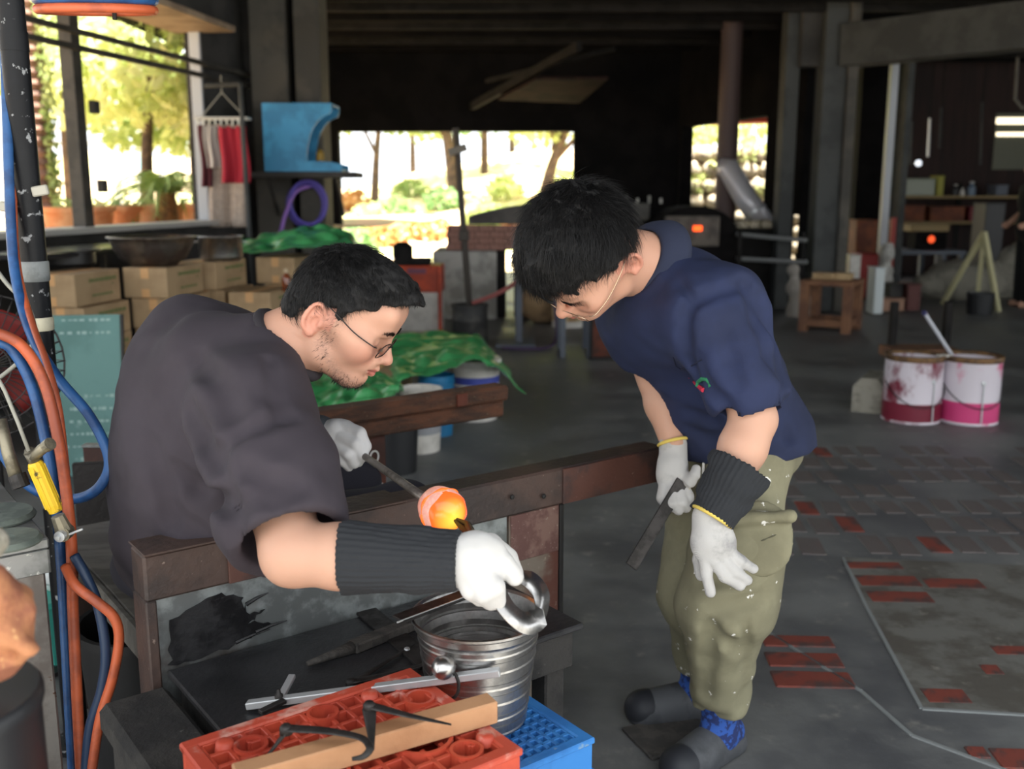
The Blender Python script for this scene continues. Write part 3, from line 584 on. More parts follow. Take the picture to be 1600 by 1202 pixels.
# ------------------------------------------------------------------ hand tools lying about
m_wood = mat('fresh_wood', (186, 140, 102), .6, col2=(160, 114, 80), scale=4, stretch=(1, 1, 1), lo=.4, hi=.66, bump=.15, bscale=60)
w0, w1 = onz(770, 1106, .5495), onz(425, 1205, .5495); d_ = unit(w1 - w0)
ws = thing('wood_batten', 'square pale wooden batten lying across the red crate', 'batten', (w0 + w1) / 2); MB().bar(w0, w1 + d_ * .05, .034, .036, bev=.002).build('batten', m_wood, ws)
def caliper(label, pv, tips, zoff, curved=None):
    e = thing('caliper', label, 'calipers', pv); arms = []
    for i, tp in enumerate(tips):
        pts = curve_pts([pv] + tp, 6) if len(tp) > 1 else [pv + (tp[0] - pv) * k / 8 for k in range(9)]
        n_ = len(pts); q = MB(); q.fl = .28; q.tube([p + ZZ * (.0035 if i else -.001) for p in pts], [.0105 * (1 - .75 * k / (n_ - 1)) for k in range(n_)], 8, flat=(0, 0, 1)); q.build('arm', m_dsteel, e, smooth=True)
    MB().lathe([(0, .009), (.006, .009), (.009, .005), (.0095, -.004), (0, -.004)], pv, 14).build('pivot', m_dsteel, e, smooth=True)
T_ = .535
caliper('open dark steel calipers lying behind the red crate on the tool plate', onz(548, 1068, .483), [[onz(590, 1042, .482), onz(648, 1006, .482)], [onz(610, 1056, .482), onz(668, 1040, .50), onz(690, 1032, .505)]], 0)
caliper('straight-legged dark calipers standing over the wooden batten', onz(577, 1106, .60), [[onz(578, 1170, .535) * .0 + onz(582, 1172, .575)], [onz(640, 1122, .592), onz(705, 1136, .572)]], 0)
caliper('bow-legged dark calipers nearest the lower edge on the red crate', onz(447, 1142, .59), [[onz(422, 1175, .56), onz(396, 1206, .54)], [onz(510, 1146, .592), onz(562, 1156, .588), onz(578, 1172, .583), onz(568, 1186, .575), onz(550, 1190, .572)]], 0)
e = thing('slide_gauge', 'bright steel slide gauge with a small upright jaw', 'gauge', onz(384, 1104, .476))
g0, g1 = onz(386, 1102, .484), onz(781, 1050, .562); MB().bar(g0, g1, .016, .012, bev=.0012).build('beam', m_alu, e)
gj = g0 + (g1 - g0) * .13; MB().bar(gj, gj + V(.006, .075, .006), .012, .008, bev=.001).build('jaw', m_alu, e); MB().bar(gj + V(.012, -.01, .006), gj + V(-.02, -.045, .004), .012, .007, bev=.001).build('jaw', m_dsteel, e)
MB().lathe([(0, .016), (.003, .016), (.004, .008), (.007, .006), (.007, 0)], gj + ZZ * .005, 12).build('screw', m_dsteel, e, smooth=True)
m_charw = mat('charred_wood', (70, 66, 62), .8, col2=(46, 44, 42), scale=20, bump=.5, stretch=(1, 3, 1))
e = thing('charred_paddle', 'charred grey wooden paddle lying on the tool plate', 'paddle', onz(560, 1010, .476)); p0, p1 = onz(662, 968, .487), onz(550, 1012, .485); p2 = onz(480, 1038, .482)
MB().bar(p0, p1, .03, .02).build('blade', m_charw, e); MB().tube([p1, p1 * .6 + p2 * .4, p2], [.013, .009, .005], 10).build('handle', m_charw, e, smooth=True)
e = thing('steel_strap', 'flat dark steel bar lying across the back of tool plate', 'bar', onz(620, 1010, .476)); MB().bar(onz(572, 955, .4785), onz(672, 1040, .4785), .045, .006, bev=.001).build('bar', m_dsteel, e); MB().lathe([(0, .004), (.005, .003), (.006, 0)], onz(636, 1015, .4815), 10).build('rivet', m_alu, e)
e = thing('steel_spatula', 'long dark steel spatula resting on the bucket rim', 'spatula', onz(640, 965, .60)); q0, q1 = onz(622, 968, .6185), onz(772, 912, .623)
MB().bar(q0, q1, .034, .004, bev=.001).build('blade', m_dsteel, e); MB().bar(q0 + V(.0, -.017, .002), q1 + V(.0, -.017, .002), .002, .003, bev=.0004).build('edge', m_alu, e)
# ------------------------------------------------------------------ blowpipe, hot glass, jacks
GC = D(690, 797, 1.885); ax_ = -BN; PH = D(548, 698, 2.165)
pd = unit(PH - GC); ax_ = -pd
pipe = thing('blowpipe', 'steel blowpipe held in the gloved left hand', 'pipe', PH)
MB().tube([GC + pd * .03, GC + pd * .12, GC + pd * .3, GC + pd * .95], [.0095, .0085, .0075, .0075], 14).build('tube', mat('pipe_steel', (164, 158, 152), .36, metal=.6, col2=(120, 114, 110), scale=20, rough2=.4), pipe, smooth=True)
a1, a2 = ortho(ax_)
gl = thing('hot_glass', 'glowing orange glass gather on the end of the blowpipe', 'glass', GC - ZZ * .04)
prof = [(.009, -.048), (.02, -.044), (.032, -.034), (.040, -.018), (.043, -.002), (.0425, .010), (.040, .022), (.033, .032), (.022, .039), (.011, .042), (.0, .043)]
def hotmat(name, c0, c1, st, crack=None):
    m = bpy.data.materials.new(name); m.use_nodes = True; nt = m.node_tree; N = nt.nodes; L = nt.links; b = N['Principled BSDF']; b.inputs['Roughness'].default_value = .2
    tc = N.new('ShaderNodeTexCoord'); b.inputs['Base Color'].default_value = lin((200, 90, 50)) if not crack else lin((236, 190, 176))
    vd = N.new('ShaderNodeVectorMath'); vd.operation = 'DISTANCE'; L.new(tc.outputs['Object'], vd.inputs[0]); vd.inputs[1].default_value = tuple(GC + ax_ * .042)
    r = N.new('ShaderNodeMapRange'); r.inputs[1].default_value = .006; r.inputs[2].default_value = .04; L.new(vd.outputs['Value'], r.inputs[0])
    x = N.new('ShaderNodeMix'); x.data_type = 'RGBA'; L.new(r.outputs[0], x.inputs[0]); ia, ib = [q for q in x.inputs if q.type == 'RGBA']; ia.default_value = lin(c0); ib.default_value = lin(c1); out = [q for q in x.outputs if q.type == 'RGBA'][0]
    if crack:
        vo = N.new('ShaderNodeTexVoronoi'); vo.feature = 'DISTANCE_TO_EDGE'; vo.inputs['Scale'].default_value = 120; L.new(tc.outputs['Object'], vo.inputs['Vector'])
        r2 = N.new('ShaderNodeMapRange'); r2.inputs[1].default_value = .02; r2.inputs[2].default_value = .2; L.new(vo.outputs['Distance'], r2.inputs[0])
        y = N.new('ShaderNodeMix'); y.data_type = 'RGBA'; L.new(r2.outputs[0], y.inputs[0]); ia, ib = [q for q in y.inputs if q.type == 'RGBA']; ia.default_value = lin((206, 74, 42)); ib.default_value = lin(crack); out = [q for q in y.outputs if q.type == 'RGBA'][0]
    L.new(out, b.inputs['Emission Color']); b.inputs['Emission Strength'].default_value = st; return m
MB().lathe(prof, GC, 40, ax_).build('gather', hotmat('hot_orange', (255, 226, 70), (255, 92, 14), 1.15), gl, smooth=True)
P, Fs = grid_mesh(lambda u_, v: (GC + ax_ * ((-.047 + v * (.047 + .020 + .004 * math.sin(u_ * 6.2832 * 5) + .005 * math.sin(u_ * 6.2832 * 2 + 1)))) + (lambda r_, a: (a1 * math.cos(a) + a2 * math.sin(a)) * r_)(float(np.interp((-.047 + v * .067), [h for _, h in prof], [r for r, _ in prof])) + .0014, 2 * math.pi * u_)), 65, 14)
link('crackle_shell', MB().add(P, Fs).mesh('crackle_shell'), hotmat('crackle_pink', (255, 150, 110), (255, 150, 110), .42, (238, 150, 130)), gl, smooth=True)
rp = [GC + ax_ * (.0 + .004 * math.sin(u_ * 3)) + (a1 * math.cos(u_) + a2 * math.sin(u_)) * (.0435) for u_ in np.linspace(0, 2 * math.pi, 40)]
MB().tube(rp, [.0028 + .0016 * math.sin(k * 1.1) for k in range(40)], 8, cap=False).build('lip_trail', hotmat('hot_lip', (255, 160, 40), (255, 110, 26), 1.0), gl, smooth=True)
# jacks: two tapered blades joined by a wide spring bow
JT = GC + ax_ * .050; jk = thing('jacks', 'polished steel jacks gripped in the white glove over the bucket', 'tongs', D(790, 930, 1.5))
JA, JB = D(775, 893, 1.50), D(806, 900, 1.545)
bow = curve_pts([JA, D(778, 925, 1.485), D(795, 955, 1.478), D(822, 975, 1.49), D(842, 962, 1.515), D(845, 930, 1.535), D(830, 908, 1.545), JB], 6)
wd = unit(V(.75, .25, .5)); q = MB(); P = []; Fs = []; n_ = len(bow)
for i, p in enumerate(bow):
    d2 = unit(bow[min(i + 1, n_ - 1)] - bow[max(i - 1, 0)]); w_ = unit(V(.35, .85, .35) - d2 * (V(.35, .85, .35) @ d2)); hw = .0175 if 4 < i < n_ - 5 else .011 + .0013 * min(i, n_ - 1 - i); P += [p - w_ * hw, p + w_ * hw]
Fs = [[2 * i, 2 * i + 1, 2 * i + 3, 2 * i + 2] for i in range(n_ - 1)]
o = link('bow', q.add(P, Fs).mesh('bow'), m_steel, jk, smooth=True); solid(o, .0022)
for s_, J in ((1, JA), (-1, JB)):
    off = V(.006, .0, .004) * s_; q = MB(); q.tube([J, J * .6 + (JT + off) * .4, JT + off * .8 + ax_ * .03, JT + off * .3], [.0085, .008, .0065, .003], 10); q.build('blade', mat('jack_black', (22, 21, 21), .45, metal=.1), jk, smooth=True)
# ------------------------------------------------------------------ post, hoses, torch, fan on the left
m_pole = mat('black_painted_steel', (20, 21, 24), .45, col2=(26, 27, 30), scale=5, spec=.25, col3=(150, 152, 154), scale3=42, lo3=.61, hi3=.66, bump=.1, bscale=30)
m_tape = mat('grey_tape', (138, 142, 142), .5, col2=(116, 120, 120), scale=20)
m_ctape = mat('cream_tape', (206, 200, 176), .6, col2=(170, 164, 142), scale=14)
m_bluehose = mat('blue_hose', (44, 88, 142), .4, col2=(34, 66, 112), scale=12); m_orhose = mat('orange_hose', (190, 92, 56), .45, col2=(150, 74, 50), scale=10)
m_dblue = mat('dark_blue_hose', (34, 52, 78), .45)
pp = V(-1.062, 2.215, 0); post = thing('steel_post', 'black painted steel post with scuffed paint by the fan', 'post', pp)
MB().lathe([(.0, 0), (.028, 0), (.028, 1.62), (.0295, 1.62), (.0295, 1.66), (.0275, 1.66), (.0275, 3.40), (0, 3.40)], pp, 24).build('tube', m_pole, post, auto=30)
MB().lathe([(.06, 0), (.06, .012), (.029, .012)], pp, 20).build('foot_plate', m_pole, post)
def band(z0, z1, r, m): return MB().lathe([(r - .002, z0), (r, z0 + .003), (r, z1 - .003), (r - .002, z1)], pp, 24).build('tape_band', m, post, smooth=True)
band(1.13, 1.175, .031, m_tape); band(1.02, 1.05, .0305, m_ctape); band(1.80, 1.86, .0305, m_tape)
for z_, x_ in ((1.325, .04), (1.29, -.04)): MB().bar(pp + V(x_ * .5, -.02, z_), pp + V(x_ * 1.35, -.018, z_ + .006), .012, .022).build('bracket', mat('pale_bracket', (176, 172, 160), .5), post)
def hose(label, pts, r, m, name='hose', cat='hose'):
    P = [D(*q) for q in pts]; e = thing(name, label, cat, P[-1]); MB().tube(curve_pts(P, 8), r, 12).build('tube', m, e, smooth=True); return e
hose('blue hose running down the black post into a wide loop', [(2, -60, 2.13), (10, 150, 2.13), (16, 330, 2.12), (24, 430, 2.1), (48, 520, 2.05), (90, 590, 2.0), (140, 650, 1.98), (170, 715, 1.96), (160, 755, 1.96), (130, 777, 1.97), (85, 778, 1.99), (40, 755, 2.0), (8, 715, 2.0), (-30, 650, 2.0)], .0105, m_bluehose)
hose('orange hose arching over in front of the post then hanging straight', [(-60, 510, 1.86), (0, 522, 1.86), (38, 545, 1.87), (70, 600, 1.88), (92, 690, 1.88), (106, 790, 1.88), (112, 860, 1.89), (114, 950, 1.90), (120, 1080, 1.90), (128, 1230, 1.92)], .0105, m_orhose)
hose('dark blue hose hanging beside the straight orange hose', [(-60, 530, 1.89), (0, 535, 1.89), (26, 556, 1.9), (52, 610, 1.91), (74, 700, 1.91), (88, 790, 1.91), (96, 880, 1.92), (102, 980, 1.93), (108, 1090, 1.93), (116, 1230, 1.94)], .0105, m_bluehose)
hose('thin red-orange hose tucked behind the black post', [(20, -40, 2.16), (22, 120, 2.16), (22, 330, 2.15), (30, 430, 2.12), (52, 510, 2.04), (74, 570, 1.98), (92, 640, 1.95), (104, 740, 1.945)], .007, m_orhose)
hose('orange hose curling out from the torch toward the floor', [(102, 885, 1.86), (118, 915, 1.84), (150, 940, 1.84), (178, 965, 1.85), (186, 1000, 1.86), (176, 1060, 1.87), (155, 1130, 1.88), (140, 1230, 1.9)], .0095, m_orhose)
hose('navy hose curling out from the torch toward the floor', [(116, 868, 1.87), (134, 900, 1.865), (154, 950, 1.865), (165, 1020, 1.87), (158, 1080, 1.88), (140, 1140, 1.89), (132, 1230, 1.91)], .0095, m_dblue)
e = thing('hose_coil', 'coil of blue and orange hose hanging overhead at the top edge', 'hose coil', D(140, 0, 1.7)); hc = D(140, -33, 1.7)
for k, (m_, r_, dz) in enumerate(((m_orhose, .008, .008), (m_bluehose, .0095, .0245), (m_dblue, .008, .042))):
    MB().tube([hc + V(.095 * math.cos(a), .09 * math.sin(a) + .02, .03 * math.sin(a) * .4 - .055 + dz) for a in np.linspace(0, 6.2832, 41)], r_, 10, cap=False).build('loop', m_, e, smooth=True)
MB().tube([hc + V(0, .1, -.05), hc + V(0, .12, .4), V(hc[0], hc[1] + .12, 3.42)], .004, 6).build('hanging_cord', m_dsteel, e)
m_wire = mat('grey_cable', (150, 148, 138), .5)
hose('thin grey cable looping round the post and fan', [(-20, 400, 2.1), (8, 440, 2.1), (40, 475, 2.1), (53, 505, 2.12), (50, 540, 2.12), (30, 565, 2.12), (0, 590, 2.12), (-30, 610, 2.12)], .0045, m_wire, 'cable', 'cable')
# torch
m_brass = mat('dull_brass', (146, 138, 118), .45, metal=.6, col2=(112, 106, 92), scale=30); m_yel = mat('yellow_grip', (226, 184, 40), .45, col2=(90, 78, 34), scale=24, lo=.56, hi=.62)
to = thing('cutting_torch', 'brass gas torch with a scratched yellow ribbed handle', 'torch', D(98, 830, 1.82)); q0, q1 = D(54, 722, 1.78), D(90, 806, 1.81)
b = MB(); dq = unit(q1 - q0); o1, o2 = ortho(dq); b.lathe([(.0, 0), (.011, 0), (.0135, .005), (.014, .085), (.012, .1), (0, .1)], q0, 12, dq); b.build('handle', m_yel, to)
for k in range(6): a = k * math.pi / 3; MB().bar(q0 + dq * .008 + (o1 * math.cos(a) + o2 * math.sin(a)) * .0135, q0 + dq * .09 + (o1 * math.cos(a) + o2 * math.sin(a)) * .0135, .003, .003).build('grip_rib', m_yel, to)
MB().tube([q1, q1 + dq * .03], [.012, .016], 10).build('collar', m_brass, to); vq = q1 + dq * .035
MB().lathe([(0, -.012), (.014, -.012), (.014, .012), (0, .012)], vq, 14, (0, -1, 0)).build('valve_body', m_brass, to); MB().lathe([(0, .0), (.01, 0), (.01, .012), (.004, .012), (.004, .02), (0, .02)], vq + V(0, -.012, 0), 12, (0, -1, 0)).build('valve_knob', m_alu, to); MB().bar(vq + V(.012, -.01, 0), vq + V(.04, -.015, .012), .004, .004).build('lever', m_alu, to)
hd = q0 - dq * .02; MB().tube([q0, hd, D(45, 705, 1.77)], [.010, .012, .009], 10).build('neck', m_brass, to, smooth=True); MB().tube([D(50, 716, 1.775), D(68, 700, 1.77), D(78, 694, 1.765)], [.009, .010, .009], 10).build('elbow', m_brass, to, smooth=True)
MB().lathe([(0, 0), (.011, 0), (.0115, .014), (0, .014)], D(72, 698, 1.767), 12, unit(D(80, 692, 1.76) - D(70, 699, 1.77))).build('knurled_knob', m_brass, to)
MB().tube([D(45, 705, 1.77), D(28, 660, 1.76), D(8, 612, 1.75), D(-20, 560, 1.74)], .0035, 8).build('wand', m_wire, to, smooth=True)
MB().tube([D(2, 655, 1.8), D(12, 705, 1.8), D(25, 745, 1.8)], [.009, .011, .012], 10).build('mixer_tube', m_brass, to, smooth=True); MB().lathe([(0, -.012), (.016, -.012), (.016, .012), (0, .012)], D(30, 752, 1.8), 14, unit(D(30, 752, 1.8) - D(12, 705, 1.8))).build('hose_nut', m_dsteel, to)
# fan
fc = D(-22, 572, 2.62); fan = thing('pedestal_fan', 'pedestal fan with wire cage and red blades behind the post', 'fan', (fc[0], fc[1], 0)); fa = unit(V(.45, -.89, .05)); f1, f2 = ortho(fa); R_ = .19
m_cage = mat('cage_wire', (64, 62, 62), .45, metal=.6)
b = MB()
for k in range(44):
    a = 2 * math.pi * k / 44; rd = f1 * math.cos(a) + f2 * math.sin(a)
    for sg in (1, -1): b.tube([fc + fa * sg * .055 + rd * .03, fc + fa * sg * .06 + rd * .11, fc + fa * sg * .035 + rd * .17, fc + rd * R_], .0016, 5)
for rr, h_ in ((.06, .058), (.11, .06), (.15, .045), (R_, 0)):
    for sg in ((1, -1) if h_ else (1,)): b.tube([fc + fa * sg * h_ + (f1 * math.cos(a) + f2 * math.sin(a)) * rr for a in np.linspace(0, 6.2832, 33)], .0028 if h_ == 0 else .0018, 6, cap=False)
b.build('cage', m_cage, fan)
for k in range(4):
    a = k * math.pi / 2 + .5; r1_ = f1 * math.cos(a) + f2 * math.sin(a); r2_ = f1 * math.cos(a + .9) + f2 * math.sin(a + .9)
    P, Fs = grid_mesh(lambda u_, v: fc + (r1_ * (1 - u_) + r2_ * u_) / np.linalg.norm(r1_ * (1 - u_) + r2_ * u_) * (.03 + .125 * v) + fa * (.03 * (u_ - .5)), 6, 6); solid(link('blade', MB().add(P, Fs).mesh('blade'), mat('fan_red', (120, 36, 34), .5), fan, smooth=True), .002)
MB().lathe([(0, .05), (.03, .045), (.036, 0), (.05, -.07), (.05, -.16), (.03, -.18), (0, -.18)], fc, 18, fa).build('motor', mat('fan_motor', (44, 44, 46), .5), fan, smooth=True)
fp = fc - fa * .1; MB().tube([(fp[0], fp[1], .02), (fp[0], fp[1], fp[2])], .014, 10).build('stand_pole', m_cage, fan); MB().lathe([(0, .03), (.05, .03), (.2, .012), (.2, 0)], (fp[0], fp[1], 0), 24).build('base', m_cage, fan)
# steel work table on the left with grinding discs
m_tab = mat('dirty_steel', (150, 152, 152), .38, metal=.7, col2=(108, 110, 108), scale=6, rough2=.55, col3=(206, 206, 202), scale3=30, lo3=.64, hi3=.7)
m_tleg = mat('tube_steel', (132, 128, 124), .45, metal=.6, col2=(104, 98, 94), scale=8, col3=(92, 66, 52), scale3=40, lo3=.66, hi3=.7)
tb = thing('steel_table', 'steel topped work table at the left edge with square legs', 'table', tn(.08, 2.2, 0)); t0, t1, n0, n1, zt_ = -.25, .35, 1.84, 2.5, .72
b = MB(); bbox(b, t0, t1, n0, n1, zt_ - .02, zt_, .003); b.build('top', m_tab, tb)
b = MB(); bbox(b, t0, t1, n0, n0 + .006, zt_ - .065, zt_ - .02, .002); b.build('apron', m_tab, tb); b = MB(); bbox(b, t1 - .006, t1, n0, n1, zt_ - .065, zt_ - .02, .002); b.build('apron', m_tab, tb)
for t_, n_ in ((t1 - .035, n0 + .035), (t0 + .035, n0 + .035), (t1 - .035, n1 - .035), (t0 + .035, n1 - .035)): b = MB(); bbox(b, t_ - .026, t_ + .026, n_ - .026, n_ + .026, 0, zt_ - .06, .004); b.build('leg', m_tleg, tb)
b = MB(); bbox(b, t0 + .06, t1 - .06, n1 - .05, n1 - .02, .2, .24, .003); b.build('stretcher', m_tleg, tb)
m_disc = mat('grinding_disc', (104, 112, 104), .8, col2=(84, 92, 86), scale=18)
for i, (px, py, r_) in enumerate(((12, 850, .055), (-8, 812, .07))):
    p = onz(px, py, zt_); e = thing('grinding_disc', ['worn grey-green grinding disc nearest the table corner', 'larger grey-green grinding disc farther back on the steel table'][i], 'disc', p); MB().lathe([(.012, 0), (r_, 0), (r_ + .002, .004), (r_ - .004, .012), (.012, .012), (.012, 0)], p + ZZ * .001, 28).build('disc', m_disc, e, auto=40)
e = thing('steel_rod', 'short thin steel rod lying on the table corner', 'rod', onz(52, 836, zt_)); MB().tube([onz(42, 835, zt_ + .004), onz(64, 836, zt_ + .004)], .0035, 8).build('rod', m_dsteel, e)
# near lump of fire brick and glass cullet on a dark drum at the very edge
st = D(-55, 1090, 1.06); ZD = D(-42, 985, 1.05)[2] - .074; e = thing('dark_drum', 'black drum at the bottom left corner under the fire brick', 'drum', (st[0], st[1], 0)); MB().lathe([(0, 0), (.1, 0), (.1, ZD - .02), (.104, ZD - .018), (.104, ZD - .005), (.1, ZD), (0, ZD)], (st[0] - .03, st[1], 0), 28).build('drum', mat('black_drum', (32, 33, 36), .4), e, auto=40)
q = D(-42, 985, 1.05); fb_ = SDF(q - .16, q + .16, .006); fb_.ell(q, (.062, .055, .075), k=.01).ell(q + V(-.04, 0, .03), (.05, .05, .05), k=.02); fb_.noise(26, .016, 3).noise(70, .006, 5)
e = thing('fire_brick', 'rough orange-brown lump of fire brick at left edge', 'brick', q - ZZ * .08); fb_.build('lump', mat('fire_brick', (176, 120, 84), .9, col2=(146, 92, 70), scale=16, bump=.5, col3=(206, 160, 110), scale3=40), e)
cu = SDF(q + V(-.12, -.08, .05), q + V(.1, .1, .19), .005); cu.ell(q + V(-.02, .01, .095), (.048, .045, .04), k=.01).ell(q + V(-.0, .0, .125), (.035, .03, .03), k=.015); cu.noise(40, .016, 6)
e = thing('glass_cullet', 'pale grey lump of glass cullet on the fire brick', 'cullet', q + ZZ * .07); cu.build('lump', mat('cullet', (196, 190, 174), .25, col2=(150, 146, 132), scale=30), e)
# things under and behind the bench seat
e = thing('black_bin', 'black bin on the floor under the bench seat', 'bin', tn(.62, 2.22, 0)); MB().lathe([(0, 0), (.13, 0), (.15, .33), (.157, .33), (.157, .35), (.145, .35), (.12, .02), (0, .02)], tn(.62, 2.25, 0), 28).build('bin', mat('bin_black', (30, 30, 31), .5, bump=.1), e, auto=40)
tq = D(112, 1000, 2.9); tq = V(tq[0], tq[1], 0); e = thing('teal_tub', 'small teal plastic tub behind the hanging hoses', 'tub', tq); MB().box(tq + ZZ * .1, (.16, .18, .2), AXB, .012, (1.1, 1.1)).build('tub', mat('teal_plastic', (64, 160, 146), .4), e)
e = thing('plastic_bag', 'crumpled clear plastic bag on the teal tub', 'bag', tq + ZZ * .2); sdb = SDF(tq + ZZ * .2 - .16, tq + ZZ * .35 + .16, .01); sdb.ell(tq + ZZ * .262, (.075, .08, .06), k=.02).noise(22, .03, 8); sdb.build('bag', mat('bag_plastic', (216, 222, 222), .25), e)
p = onz(172, 832, .451); cup = thing('blue_cup', 'deep blue plastic cup standing on the bench seat', 'cup', p); p = p + V(.02, .07, 0); cup.location = Vector(p); MB().lathe([(0, 0), (.026, 0), (.036, .012), (.041, .058), (.044, .058), (.0445, .064), (.041, .064), (.036, .014), (0, .008)], p, 28).build('cup', mat('cobalt_plastic', (34, 42, 140), .3), cup, auto=40)
e = thing('black_board', 'black painted board standing behind the bench seat', 'board', D(150, 810, 2.9)); c_ = D(152, 772, 2.86); MB().box(c_, (.12, .02, .19), (unit(V(1, .25, 0)), unit(V(-.25, 1, .1)), ZZ), .003).build('board', mat('board_black', (30, 26, 26), .6, bump=.3, bscale=60), e); MB().bar(V(c_[0] - .05, c_[1] + .02, 0), V(c_[0] - .05, c_[1] + .02, c_[2]), .03, .03).build('stake', m_oldr, e)
e = thing('carton_scrap', 'reddish wooden offcut leaning behind the black board', 'offcut', D(165, 740, 3.1)); c_ = D(167, 722, 3.05); MB().box(c_, (.13, .03, .1), bev=.003).build('offcut', mat('dark_red_wood', (92, 58, 50), .7, col2=(64, 42, 38), scale=8), e); MB().box(c_ + ZZ * .053, (.135, .034, .008), bev=.002).build('pale_edge', m_tape, e); MB().bar(V(c_[0] + .04, c_[1], 0), V(c_[0] + .04, c_[1], c_[2] - .05), .03, .03).build('stake', m_oldr, e)
# chalkboard
cb = D(120, 770, 4.55); e = thing('chalkboard', 'green chalkboard with faint writing leaning on the cartons', 'chalkboard', (cb[0], cb[1], 0))
m_gb = mat('chalk_green', (108, 146, 142), .85, col2=(96, 132, 128), scale=3, col3=(150, 178, 174), scale3=7, lo3=.6, hi3=.75)
cx = unit(V(.985, .15, 0)); cy_ = unit(V(0, .1, 1)); cn = np.cross(cx, cy_); bl, bh = D(68, 775, 4.55), D(163, 490, 4.72); W_ = .33; Hh = bh[2] - bl[2]; ctr = V((D(70, 600, 4.6)[0] + D(166, 600, 4.6)[0]) / 2, 4.62, (bl[2] + bh[2]) / 2)
MB().box(ctr, (W_, Hh, .014), (cx, cy_, cn), .002).build('board', m_gb, e)
for sg in (-1, 1): MB().bar(ctr + cx * sg * (W_ / 2 + .008) - cy_ * (Hh / 2 + .2), ctr + cx * sg * (W_ / 2 + .008) + cy_ * Hh / 2, .012, .024).build('frame_side', mat('chalk_frame', (58, 56, 54), .6), e)
MB().bar(ctr - cx * W_ / 2 - cy_ * (Hh / 2 + .015), ctr + cx * W_ / 2 - cy_ * (Hh / 2 + .015), .03, .02).build('ledge', m_wood, e)
b = MB(); rg = random.Random(3)
for r_ in range(13):
    y_ = Hh * (.47 - .075 * r_) ; x_ = -W_ * .3 + rg.uniform(0, .05)
    if r_ in (2, 3, 4, 5): continue
    while x_ < W_ * .42:
        l_ = rg.uniform(.008, .022); c_ = ctr + cx * x_ + cy_ * y_ + cn * -.0078
        if (cn @ V(0, -1, 0)) > 0: c_ = ctr + cx * x_ + cy_ * y_ + cn * .0078
        b.box(c_, (l_, rg.uniform(.004, .016), .001), (cx, cy_, cn), 0); x_ += l_ + rg.uniform(.006, .02)
b.build('chalk_writing', mat('chalk_faint', (158, 184, 180), .9), e)
bt = ctr - cx * .02 - cy_ * (Hh / 2 + .0); e2 = thing('chalk_eraser', 'white chalk stick on the chalkboard ledge', 'chalk', bt); MB().tube([D(128, 762, 4.5) , D(140, 761, 4.5)], .012, 8).build('chalk', m_chalk, e2)
# ------------------------------------------------------------------ cartons, basins
m_card = mat('cardboard', (172, 146, 112), .8, col2=(158, 132, 100), scale=5); m_ctp = mat('carton_tape', (206, 160, 110), .5); m_print = mat('green_print', (106, 116, 72), .8)
BW, BH, BD = .275, .18, .46
cme = MB().box((0, BD / 2, BH / 2), (BW, BD, BH - .004), bev=.004).mesh('carton'); cme.materials.append(m_card)
tme = MB(); tme.box((0, -.001, BH - .035), (.05, .002, .06), bev=0); tme.box((0, -.001, .03), (.05, .002, .05), bev=0); tme.box((0, BD / 2, BH - .0012), (.05, BD + .002, .002), bev=0); tme = tme.mesh('tape'); tme.materials.append(m_ctp)
pme = MB(); rg = random.Random(9)
for z_, hh, a, c_ in ((BH * .74, .026, .14, .40), (BH * .28, .018, .16, .36)):
    y_ = a
    while y_ < c_: l_ = rg.uniform(.012, .03); pme.box((BW / 2 + .0006, y_ + l_ / 2, z_), (.0012, l_, hh * rg.uniform(.7, 1)), bev=0); y_ += l_ + rg.uniform(.004, .008)
pme.box((BW / 2 + .0006, .38, BH * .56), (.0012, .02, .008), bev=0); pme = pme.mesh('print'); pme.materials.append(m_print)
AXC = (LN, LW, ZZ)
ccount = [0]
def carton(px, y, k, dx=0, label='', rot=0):                            # right front corner seen at picture column px, k = height index
    p = ony(px, 500, y); c_, s_ = math.cos(rot), math.sin(rot); A = (LN * c_ + LW * s_, LW * c_ - LN * s_, ZZ)
    o = V(p[0], y, k * BH + .002) - A[0] * BW / 2 + A[0] * dx; e = thing('carton', label, 'carton', o, 'cardboard cartons stacked under the window')
    for n_, me in (('box', cme), ('tape', tme), ('print', pme)): inst(n_, me, o, A, e)
rows = ['top', 'second', 'third', 'fourth', 'bottom']
for ci, (px, y, nm) in enumerate(((120, 5.3, 'leftmost'), (264, 5.78, 'second'), (342, 6.28, 'third'), (464, 6.75, 'fourth'))):
    for r_ in range(5):
        if ci == 3 and r_ > 3: pass
        carton(px, y, 4 - r_, (0 if r_ == 0 else .05) + random.uniform(-.006, .006), f'cardboard carton, {rows[r_]} one of the {nm} stack from the left', random.uniform(-.015, .015))
for r_ in range(1, 5): carton(424, 6.16, 4 - r_, 0, f'cardboard carton, {rows[r_ - 1]} one of the short stack below the amber bottle', .01)
carton(560, 7.05, 4, 0, 'cardboard carton under the green tarp beside the pillar', 0); 
for k in range(4): carton(560, 7.05, k, 0, f'cardboard carton, {["lowest", "second lowest", "middle", "upper"][k]} of the stack under the green tarp', 0)
p = onz(447, 433, .725); p = V(p[0], 6.22, .7235); p[0] = ony(447, 433, 6.22)[0]
e = thing('amber_bottle', 'small amber glass bottle standing on the cartons', 'bottle', p); MB().lathe([(0, 0), (.026, 0), (.028, .004), (.028, .085), (.022, .1), (.011, .108), (.011, .118), (0, .118)], p, 20).build('bottle', mat('amber_glass', (120, 58, 28), .12, spec=.8), e, auto=40); MB().lathe([(0, .116), (.014, .116), (.014, .14), (0, .141)], p, 16).build('cap', mat('bottle_cap', (190, 170, 140), .5), e, auto=40)
